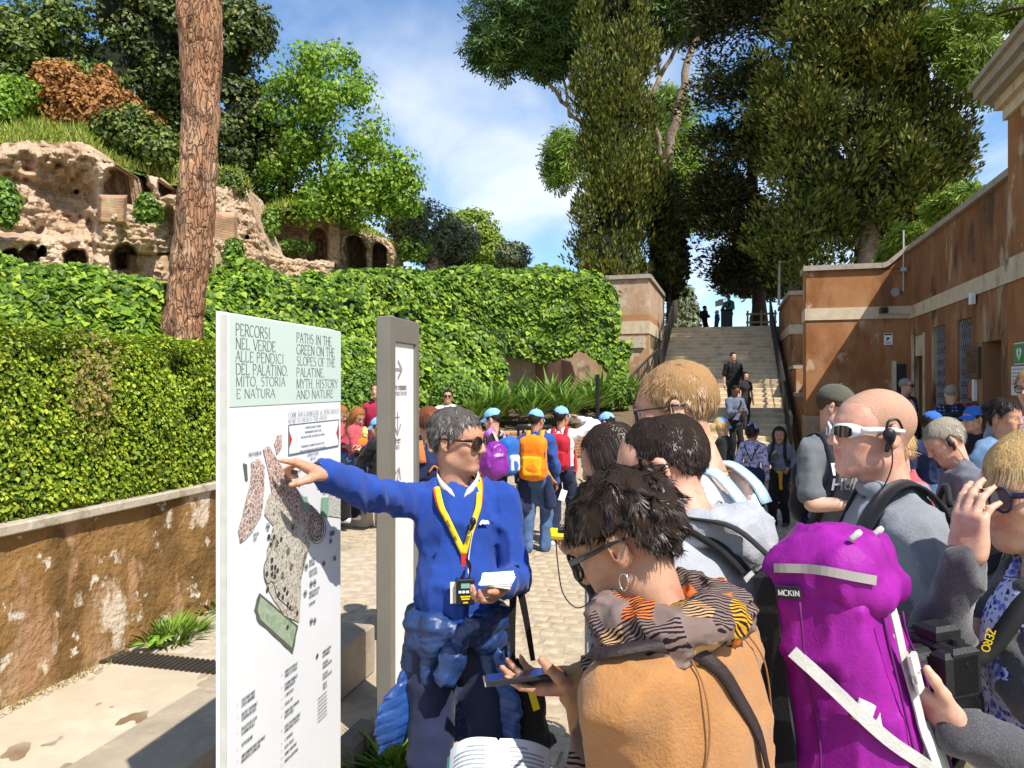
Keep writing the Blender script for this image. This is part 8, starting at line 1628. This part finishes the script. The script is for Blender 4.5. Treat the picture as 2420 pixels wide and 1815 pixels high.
hb = thing('shoulder_bag', 'dark leather bag strap across the camel sweater', 'bag', Vector(tw['rootp']), None, root.rotation_euler.z); mb.ribbon(pts+nn_*.002, nn_, .022, .004); mb.build('strap', mat('strap_leather', (.028,.017,.016), .6, bump=.4, bscale=90), hb, True); C = Shape(); C.box(T(.20,.05,-.16), (.05,.11,.09), Rt, .02); V_, F_ = C.mesh(.012); obj('bag', V_, F_, MATS['strap_leather'], hb, True)
mb = MB(); c = head_pt(tw, (-.086,-.004,-.048)); a = np.linspace(0, 2*np.pi, 17); mb.tube(np.array([c+np.array([0, .009*math.cos(t), .014*math.sin(t)-.008]) for t in a]), .0018, 5, cap=False); mb.build('earring', mat('silver', (.6,.6,.6), .25, metal=1), root, True)
V_s = tw['topVF'][0]
for q in (-1, 1):
    sm, sd = conform(tw, catm([T(q*.062,-.06,.53), T(q*.085,-.11,.46), T(q*.115,-.125,.38), T(q*.145,-.10,.30)], 7), T(0,-.01,.34), .0005); mb = MB(); mb.tube(sm, .0016, 5); mb.build('seam', mat('seam_brown', (.24,.11,.04), .95), root, True)
ph = thing('phone', 'black smartphone with metal edge in the camel woman\'s hand', 'phone'); pc = P(1240, 1618, 1.385); Rp = basis(nrm((.98,.10,.08)), nrm((-.06,.98,-.20))); mb = MB(); mb.bevbox(pc+V3(0,0,.016), (.074,.036,.0045), .002, Rp); mb.build('body', m_rad, ph); mb = MB(); mb.box(pc+V3(0,0,.016)-Rp[:, 0]*.0755, (.0012,.036,.0035), Rp); mb.build('metal_edge', mat('phone_metal', (.5,.48,.44), .3, metal=.9), ph); mb = MB(); mb.box(pc+V3(0,0,.016)+Rp[:, 2]*.005, (.069,.033,.0004), Rp); mb.build('screen', glass_mat('phone_glass', (.006,.006,.008)), ph); settle(ph)
bkx = thing('open_book', 'open guidebook with turquoise cover held low by the camel woman', 'book'); m_pg = mat('book_page', (.74,.74,.72), .75, var=.02); m_tq = mat('book_cover', (.01,.42,.34), .45, var=.05)
s0_, s1_ = P(1175, 1722, 1.36), P(1300, 1850, 1.24); sp_d = nrm(s1_-s0_); Ls = .24
lp_, rp_ = nrm(P(1062, 1755, 1.40)-P(1160, 1722, 1.36)), nrm(P(1315, 1765, 1.40)-P(1190, 1735, 1.36)); sp0 = P(1178, 1750, 1.37)
ddn = nrm(P(1180,1900,1.22)-P(1178,1735,1.37))
def page(dirv, m, curve, wd, nm, off, par, thick=.002):
    n = 10; tt = np.linspace(0, 1, n); nn_ = nrm(np.cross(dirv, ddn)); nn_ = nn_ if nn_[2] > 0 else -nn_; Vp = []
    for t_ in tt:
        for e in (0, 1): Vp.append(sp0+dirv*t_*wd+ddn*e*.16+nn_*(curve*math.sin(t_*math.pi*.9)+off))
    Vp = np.array(Vp); Vp = np.concatenate([Vp, Vp-nn_*thick]); k = 2*n; Fp = []
    for i in range(n-1): Fp += [(2*i, 2*i+2, 2*i+3, 2*i+1), (k+2*i, k+2*i+1, k+2*i+3, k+2*i+2), (2*i, k+2*i, k+2*i+2, 2*i+2), (2*i+1, 2*i+3, k+2*i+3, k+2*i+1)]
    Fp += [(0,1,k+1,k), (2*n-2, k+2*n-2, k+2*n-1, 2*n-1)]; mb = MB(); mb.add(Vp, Fp); return mb.build(nm, m, par, False), nn_
lf, nl = page(lp_, m_pg, .020, .105, 'page_block', .008, bkx, .009); rg_, nr_ = page(rp_, m_pg, .010, .105, 'page_block', .006, bkx, .007); page(lp_, m_tq, .018, .124, 'cover', -.006, bkx); page(rp_, m_tq, .009, .114, 'cover', -.006, bkx)
mb = MB()
for i in range(12):
    for dirv, nn_, cv, of in ((lp_, nl, .020, .0086), (rp_, nr_, .010, .0066)):
        w0, w1 = .018, .088*(1 if i % 5 else .6); pts = [sp0+dirv*(w0+(w1-w0)*t_)+ddn*(.022+i*.0105)+nn_*(cv*math.sin((w0+(w1-w0)*t_)/.105*math.pi*.9)+of) for t_ in np.linspace(0, 1, 6)]; mb.ribbon(pts, [nn_]*6, .0034, .0003)
mb.build('text_lines', mat('book_ink', (.30,.31,.33), .7, var=.3, vscale=400), bkx)['kind'] = 'stuff'; settle(bkx)

# ------------------------------------------------------------------ hoodie man: hood and purple hiking pack
T = hm['T']; Rt = hm['Rt']; nk = hm['neck']; s_ = hm['s']; root = hm['root']
C = Shape(); ring = [nkp2 for nkp2 in [nk+Rt @ (np.array([.080*math.sin(a), -.02-.080*math.cos(a), .015-.022*math.cos(a)])*s_) for a in np.linspace(-2.3, 2.3, 13)]]; C.chain(ring, [.022]+[.034]*11+[.022], k=.02); C.ell(nk+Rt @ (np.array([0,-.115,-.035])*s_), (.085,.04,.065), Rt, k=.03); V_, F_ = C.mesh(.008, folds(.011, (16,16,16), 33)); obj('hood', V_, F_, m_grey, root, True)
pk = thing('hiking_backpack', 'large purple hiking backpack with pale grey straps', 'backpack', Vector(hm['rootp']), None, root.rotation_euler.z)
m_pur = cloth_mat('ripstop_purple', (.27,.014,.25), .5, 600, [((.21,.012,.20), 7, .45, .7)], bump=.35, sheen=0); m_gst = cloth_mat('grey_webbing', (.46,.45,.41), .7, 600); m_mesh = cloth_mat('black_mesh', (.02,.016,.02), .8, 200, [((.09,.05,.09), 120, .55, .65)]); m_bst = cloth_mat('black_padding', (.016,.016,.017), .8, 300)
pc = T(-.018, -.22, .205)
PKS = .72; Rt_h = Rt; Rt = rotx(-rad(7))
def K(x, y, z): return pc+Rt @ (np.array([x*PKS, y*PKS, z])*s_)
C = Shape(); C.box(K(0,0,-.06), np.array([.165*PKS,.125*PKS,.27])*s_, Rt, .06, k=.03); C.ell(K(0,-.05,-.14), np.array([.160*PKS,.140*PKS,.22])*s_, Rt, k=.05); V_, F_ = C.mesh(.008, folds(.014, (13,13,5), 41)); pbV = V_; obj('bag', V_, F_, m_pur, pk, True)
C = Shape(); C.box(K(0,-.005,.205), np.array([.172*PKS,.132*PKS,.055])*s_, Rt, .045, k=.02); C.ell(K(0,.0,.245), np.array([.150*PKS,.112*PKS,.045])*s_, Rt, k=.03); C.cap(K(-.09,-.115,.165), K(.09,-.115,.165), .028, k=.03); V_, F_ = C.mesh(.008, folds(.010, (14,14,8), 43)); lid = obj('lid', V_, F_, m_pur, pk, True); ldV = V_
zp, zd = conform(hm, catm([K(-.168,.08,.225), K(-.172,-.02,.226), K(-.160,-.10,.215), K(-.12,-.128,.205)], 6), K(0,0,.2), .001, ldV); mb = MB(); mb.ribbon(zp, zd, .016, .003); mb.build('zip', mat('zip_grey', (.30,.27,.24), .5), lid)
mb = MB(); mb.box(K(-.180,.05,.185), (.002,.022,.011), Rt); tg = mb.build('label_tag', m_black, lid); mb = MB(); lay_text(mb, 'MCKIN', K(-.1845,.072,.180), -Rt[:, 1], Rt[:, 2], -Rt[:, 0], .010, cond=.75, thick=.2, thin=.14, serif=False); mb.build('lettering', m_white, tg)
for (x, y, z) in ((-.12,-.095,.272), (.03,-.105,.262)): mb = MB(); mb.tube(catm([K(x-.012,y,z), K(x,y-.02,z+.012), K(x+.012,y,z)], 4), .006, 5); mb.build('loop', m_gst, lid, True)
C = Shape(); C.ell(K(.02,-.150,-.17), np.array([.085*PKS,.055*PKS,.13])*s_, Rt, k=.02); V_, F_ = C.mesh(.008, folds(.006, (12,12,12), 45)); pbV = np.concatenate([pbV, V_]); obj('front_pocket', V_, F_, cloth_mat('grey_panel', (.50,.51,.47), .6, 600), pk, True)
C = Shape(); C.box(K(-.148,.01,-.25), np.array([.018*PKS,.085*PKS,.085])*s_, Rt, .016, k=.02); C.ell(K(-.155,.0,-.26), np.array([.022*PKS,.08*PKS,.08])*s_, Rt, k=.02); V_, F_ = C.mesh(.008); obj('mesh_pocket', V_, F_, m_mesh, pk, True)
def pstrap(pts, wd, nm, m, nrm_): 
    mb = MB(); pp_ = catm([K(*p_) for p_ in pts], 6); pp_, dd_ = conform(hm, pp_, K(0,-.02,-.08), .004, pbV); mb.ribbon(pp_, dd_, wd, .003); return mb.build(nm, m, pk, False)
pstrap([(-.165,.04,.06), (-.172,-.03,.02), (-.150,-.125,-.05), (-.09,-.185,-.10), (-.02,-.205,-.14)], .022, 'side_strap', m_gst, (-.8,-.6,0)); pstrap([(-.045,-.135,.165), (-.05,-.175,.06), (-.05,-.195,-.06), (-.045,-.208,-.20)], .022, 'front_strap', m_gst, (0,-1,0)); pstrap([(-.03,-.212,-.24), (-.10,-.16,-.31), (-.15,-.06,-.35)], .020, 'lower_strap', m_gst, (-.5,-.8,-.2)); pstrap([(-.045,-.213,-.16), (-.045,-.218,-.25)], .022, 'strap_end', m_gst, (0,-1,0))
for pts in ([(-.168,.02,.15), (-.172,.02,-.05), (-.165,.02,-.30)], [(-.12,-.15,.15), (-.115,-.175,-.05), (-.11,-.18,-.30)], [(.06,-.16,.15), (.07,-.185,-.05), (.07,-.185,-.30)]):
    sm, sd = conform(hm, catm([K(*p_) for p_ in pts], 8), K(0,-.02,-.08), .0, pbV); mb = MB(); mb.tube(sm, .0025, 5); mb.build('seam', mat('seam_purple', (.10,.006,.10), .7), pk, True)
for c3, n3, l3 in ((( -.048,-.178,.055), (0,-1,.1), (0,.1,1)), ((-.155,-.085,-.01), (-.7,-.7,0), (-.5,.6,.4))):
    R3 = basis(np.cross(Rt @ nrm(l3), Rt @ nrm(n3)), Rt @ nrm(l3)); mb = MB(); mb.bevbox(K(*c3), (.018,.016,.006), .003, R3); mb.bevbox(K(*c3)-R3[:, 1]*.034, (.016,.014,.005), .003, R3)
    for q in (-1, 1): mb.box(K(*c3)-R3[:, 1]*.018+R3[:, 0]*q*.013, (.003,.012,.004), R3)
    mb.build('buckle', mat('buckle_grey', (.52,.51,.46), .45), pk)
mb = MB(); mb.tube(catm([K(.06,-.175,-.23), K(.055,-.20,-.30), K(.06,-.195,-.34)], 4), .002, 4); mb.build('zip_pull', m_yel, pk); mb = MB(); mb.box(K(.06,-.2,-.36), (.010,.003,.016), Rt); mb.build('yellow_tab', m_yel, pk)
mb = MB(); mb.tube(catm([K(.14,-.10,.16), K(.17,-.06,.06), K(.16,-.06,-.05), K(.12,-.14,-.14)], 6), .003, 5); mb.build('bungee_cord', m_rad, pk)
for q in (-1, 1):
    mb = MB(); strap_on(hm, mb, (q,), .065, .012, off=.004); mb.build('shoulder_strap', m_bst, pk, True)
mb = MB(); mb.ribbon(catm([K(-.10,.10,.22), T(-.10,-.15,.52), T(-.10,-.06,.565)], 5), [Rt[:, 2]]*11, .024, .004); mb.build('load_strap', m_bst, pk, True)
mb = MB(); mb.bevbox(K(0,.115,-.03), (.12,.02,.25), .01, Rt); mb.build('back_panel', m_bst, pk)
Rt = Rt_h
pd = thing('padlock', 'small brass coloured padlock hanging on a grey cord', 'padlock'); pl0 = P(2118, 1570, 1.36); mb = MB(); mb.bevbox(pl0, (.010,.005,.012), .002); mb.build('body', mat('lock_metal', (.55,.48,.36), .35, metal=.8), pd); mb = MB(); mb.tube([pl0+V3(-.006,0,.012), pl0+V3(-.006,0,.025), pl0+V3(.006,0,.025), pl0+V3(.006,0,.012)], .0016, 5); mb.build('shackle', MATS['silver'], pd); mb = MB(); mb.tube(catm([pl0+V3(0,0,.024), P(2105,1520,1.35), P(2088,1465,1.37), P(2110,1500,1.35), pl0+V3(0.002,0,.03)], 5), .0022, 5); mb.build('cord', m_gst, pd); settle(pd)
# blond man's pale blue pack, chain
backpack(bm, 'pale blue backpack on the tall blond man', (.36,.54,.70), (.36,.54,.70), size=(.11,.055,.16), pos=(0,-.17,.12), strapc=(.40,.58,.72), wd=.060)
nk = bm['neck']; mb = MB(); R2 = bm['Rt']; ch_ = [nk+R2 @ np.array([.068*math.sin(a), -.005-.066*math.cos(a), .012-.03*math.cos(a+math.pi)*-1]) for a in np.linspace(0, 2*np.pi, 33)]; mb.tube(np.array(ch_), .0018, 5, cap=False); mb.build('necklace', mat('gold_chain', (.62,.47,.25), .3, metal=.9), bm['root'])
# white sunglasses man: collar, pack, earpiece
nk = wm['neck']; R2 = wm['Rt']; C = Shape(); ring = [nk+R2 @ np.array([.064*math.sin(a), -.006-.066*math.cos(a), .012-.012*math.cos(a)]) for a in np.linspace(0, 2*np.pi, 17)]; C.chain(ring, [.019]*17, k=.01); V_, F_ = C.mesh(.006, folds(.005, (20,20,20), 51)); obj('collar', V_, F_, m_grey2, wm['root'], True)
bpw = backpack(wm, 'black backpack on the man in white sunglasses', (.014,.014,.016), size=(.14,.085,.22), pos=(0,-.205,.25), wd=.062)
m_gcord = mat('lanyard_black', (.02,.02,.02), .6); 
def earpiece(info, q, lab, wire=True):
    t = thing('earpiece', lab, 'earpiece', Vector(info['rootp']), None, info['root'].rotation_euler.z); C = Shape(); C.ell(head_pt(info, (q*.094,.004,.002)), (.011,.016,.017), k=.01); C.cap(head_pt(info, (q*.090,-.004,-.012)), head_pt(info, (q*.088,.006,-.040)), .008, .006, k=.01); V_, F_ = C.mesh(.004); obj('speaker', V_, F_, m_rad, t, True)
    mb = MB(); mb.tube(catm([head_pt(info, p_) for p_ in ((q*.088,.008,.012), (q*.088,.004,.034), (q*.086,-.020,.040), (q*.082,-.036,.018))], 5), .0035, 5); mb.build('ear_hook', m_rad, t, True)
    if wire: mb = MB(); mb.tube(catm([head_pt(info, (q*.09,-.004,-.015)), head_pt(info, (q*.082,-.012,-.08)), head_pt(info, (q*.072,.01,-.15)), info['T'](q*.08,.10,.45)], 6), .0018, 4); mb.build('wire', m_rad, t)
    return t
earpiece(wm, -1, 'black earpiece on the man in white sunglasses'); earpiece(og, -1, 'black earpiece on the grey haired older man')
# fair haired woman's camera
cmr = thing('camera', 'black camera with lens hanging before the fair haired woman', 'camera'); cc_ = P(2215, 1560, 1.40); Rc = basis(nrm((-.25,.95,0)), nrm((-.95,-.25,-.05))); m_cam = mat('camera_black', (.012,.012,.013), .5, bump=.3, bscale=200)
mb = MB(); mb.bevbox(cc_, (.068,.030,.045), .008, Rc); mb.bevbox(cc_+V3(0,0,.055), (.026,.028,.016), .008, Rc); mb.build('body', m_cam, cmr); mb = MB(); mb.bevbox(cc_-Rc[:, 0]*.05+Rc[:, 1]*.012+V3(0,0,-.005), (.018,.036,.044), .008, Rc); mb.build('grip', m_cam, cmr)
mb = MB(); mb.tube([cc_+Rc[:, 1]*.028, cc_+Rc[:, 1]*.07, cc_+Rc[:, 1]*.10], [.036,.037,.035], 20); mb.build('lens', m_cam, cmr, False); mb = MB(); mb.tube([cc_+Rc[:, 1]*.101, cc_+Rc[:, 1]*.103], .028, 20); mb.build('lens_glass', glass_mat('camera_glass', (.01,.01,.02)), cmr)
for k, (a_, b_) in enumerate(((-.045,.010), (.045,.010))): mb = MB(); mb.tube([cc_+Rc[:, 0]*a_+V3(0,0,.045), cc_+Rc[:, 0]*a_+V3(0,0,.055)], .012, 12); mb.build('dial', m_cam, cmr)
wr2 = rw_['neck']; R2 = rw_['Rt']; nkw = rw_['rootp']+rw_['Rw'] @ wr2
TW = lambda x, y, z: rw_['rootp']+rw_['Rw'] @ rw_['T'](x, y, z)
for q in (-1, 1): mb = MB(); pp_ = catm([TW(q*.07,-.04,.55), TW(q*.095,.07,.50), TW(q*.075,.15,.38), lerp(TW(q*.07,.15,.38), cc_, .5)+V3(-.02,0,.0), cc_+Rc[:, 0]*.065*q+V3(0,0,.03)], 5); mb.ribbon(pp_, [nrm((-.8,-.6,.2))]*len(pp_), .034 if q < 0 else .03, .004); sto = mb.build('strap', m_gcord, cmr, True)
mb = MB(); p0 = TW(-.088,.145,.44); lay_text(mb, 'ZERO', p0+V3(-.012,-.012,0), nrm((-.35,-.1,-.9)), nrm((.6,-.75,-.1)), nrm((-.75,-.6,.1)), .013, cond=.8, thick=.2, thin=.15, serif=False); mb.build('lettering', m_yel, sto); settle(cmr)
# dark haired woman's yellow receiver with its cable
rv = thing('tour_receiver', 'small yellow receiver held by the dark haired woman', 'radio'); rp0 = P(1322, 1262, 2.12); mb = MB(); mb.bevbox(rp0, (.026,.02,.010), .005, basis((1,.1,-.1), (0,1,.4))); mb.build('case', m_yel, rv); mb = MB(); mb.bevbox(rp0+V3(.012,.0,.012), (.016,.016,.006), .003); mb.build('clip', m_rad, rv); mb = MB(); mb.tube(catm([rp0+V3(-.01,0,-.01), P(1318,1330,2.12), P(1330,1400,2.1), P(1360,1435,2.1), P(1390,1425,2.1), P(1392,1400,2.12)], 6), .0018, 4); mb.build('cable', m_rad, rv); settle(rv)
# bin hoop with bag standing between them
ls = thing('bag_stand', 'metal bin hoop stand with pale bag behind the camel woman', 'bin'); b0 = P(1425, 907, 3.3)*V3(1,1,0); mb = MB(); mb.tube([b0+V3(-.06,0,0), b0+V3(-.06,0,.9)], .022, 10); mb.build('post', m_greyp, ls); a = np.linspace(0, 2*np.pi, 25); mb = MB(); mb.tube(np.array([b0+V3(.10+.15*math.cos(t), .15*math.sin(t), .86) for t in a]), .012, 8, cap=False); mb.build('hoop', m_greyp, ls, True)
C = Shape(); C.cap(b0+V3(.10,0,.75), b0+V3(.10,0,.25), .14, .12, k=.02); V_, F_ = C.mesh(.015, folds(.015, (10,10,5), 61)); obj('bag', V_, F_, mat('pale_bag', (.55,.60,.68), .35, spec=.5), ls, True); settle(ls)
# grey t-shirt print and backpack
T = pm['T']; Rt = pm['Rt']; 
def on_chest(info, x, z): 
    V_, F_ = info['topVF']; p_ = info['T'](x, 0, z); up_ = info['Rt'][:, 1]; rel = V_-p_; lat = np.linalg.norm(rel-np.outer(rel @ up_, up_), axis=1); k = (lat < .03) & (rel @ up_ > 0); return (rel[k] @ up_).max() if k.any() else .12
for tx, z_, h_, outl in (('PUMA', .335, .075, False), ('HUNT', .255, .065, True)):
    ob_ = font_mesh('lettering', tx, .11, (0,0,0), (1,0,0), (0,0,1), m_white, pm['root'], .002); me = ob_.data; nv = len(me.vertices); a_ = np.empty(nv*3, np.float32); me.vertices.foreach_get('co', a_); a_ = a_.reshape(-1, 3); w_ = a_[:, 0].max(); q = []
    bmx = None
    for p_ in a_:
        x = -(p_[0]/w_-.5)*.26*-1; x = (.5-p_[0]/w_)*.26; z = z_+p_[2]*.8; q.append(T(x, 0, z)+Rt[:, 1]*(on_chest(pm, x, z)+.004))
    me.vertices.foreach_set('co', np.array(q, np.float32).ravel()); me.update()
    if outl: ob_.data.materials[0] = mat('print_grey', (.40,.41,.42), .7, var=0)
backpack(pm, 'dark navy backpack on the man in the grey t-shirt', (.012,.014,.022), size=(.11,.06,.17), pos=(0,-.175,.20))
# purple drawstring bag on the boy looking left
t = thing('drawstring_bag', 'shiny purple drawstring bag on the boy looking left', 'bag'); C = Shape(); c0 = P(1168, 1085, 7.45); C.ell(c0, (.135,.09,.19), k=.03); C.ell(c0-V3(0,0,.07), (.15,.10,.14), k=.04); V_, F_ = C.mesh(.012, folds(.016, (9,9,7), 71)); obj('bag', V_, F_, mat('cloth_shiny_purple', (.20,.02,.26), .35, spec=.5), t, True); mb = MB(); mb.ribbon(catm([c0+V3(-.08,0,.15), P(1150,1030,7.4), P(1165,1010,7.45)], 5), [(-.3,-1,0)]*11, .05, .004); mb.build('strap', MATS['cloth_shiny_purple'], t); settle(t)
# jacket round the orange backpack boy's waist
T = ok_['T']; s_ = ok_['s']; C = Shape(); C.ell(T(0,0,.0), np.array([.175,.14,.07])*s_, ok_['Rt'], k=.03); C.cap(T(-.12,-.09,-.02), T(-.15,-.10,-.34), .08*s_, .11*s_, k=.05, flat=((.6,-.8,0), .7)); C.cap(T(.15,-.06,-.02), T(.18,-.05,-.34), .06*s_, .07*s_, k=.04); V_, F_ = C.mesh(.012, folds(.014, (10,10,5), 73)); obj('tied_jacket', V_, F_, m_navy, ok_['root'], True)
t = thing('name_tag', 'white tag dangling from the boys\' hands', 'tag'); mb = MB(); p0 = P(1330, 1170, 8.0); mb.box(p0, (.035,.004,.06), basis((.9,.1,-.3), (0,1,0))); mb.build('card', m_white, t); mb = MB(); mb.tube([p0+V3(0,0,.06), p0+V3(-.01,0,.14)], .004, 4); mb.build('string', m_white, t); settle(t)
# snack of the seated boy, phone of the stair man
t = thing('snack', 'yellow snack wrapper in the seated boy\'s hands', 'snack'); C = Shape(); C.ell(P(862, 1022, 8.7), (.035,.03,.07), k=.02); V_, F_ = C.mesh(.008, folds(.008, (25,25,25), 75)); obj('wrapper', V_, F_, mat('wrapper', (.66,.60,.18), .4), t, True); settle(t)
mb = MB(); p0 = bs['rootp']+bs['Rw'] @ bs['T'](0,.37,.24); mb.bevbox((0,0,0), (.05,.09,.008), .003, rotx(.5)); o = mb.build('phone', m_rad); o.location = Vector(p0); tag(o, 'phone in the hands of the man at the stair foot', 'phone')
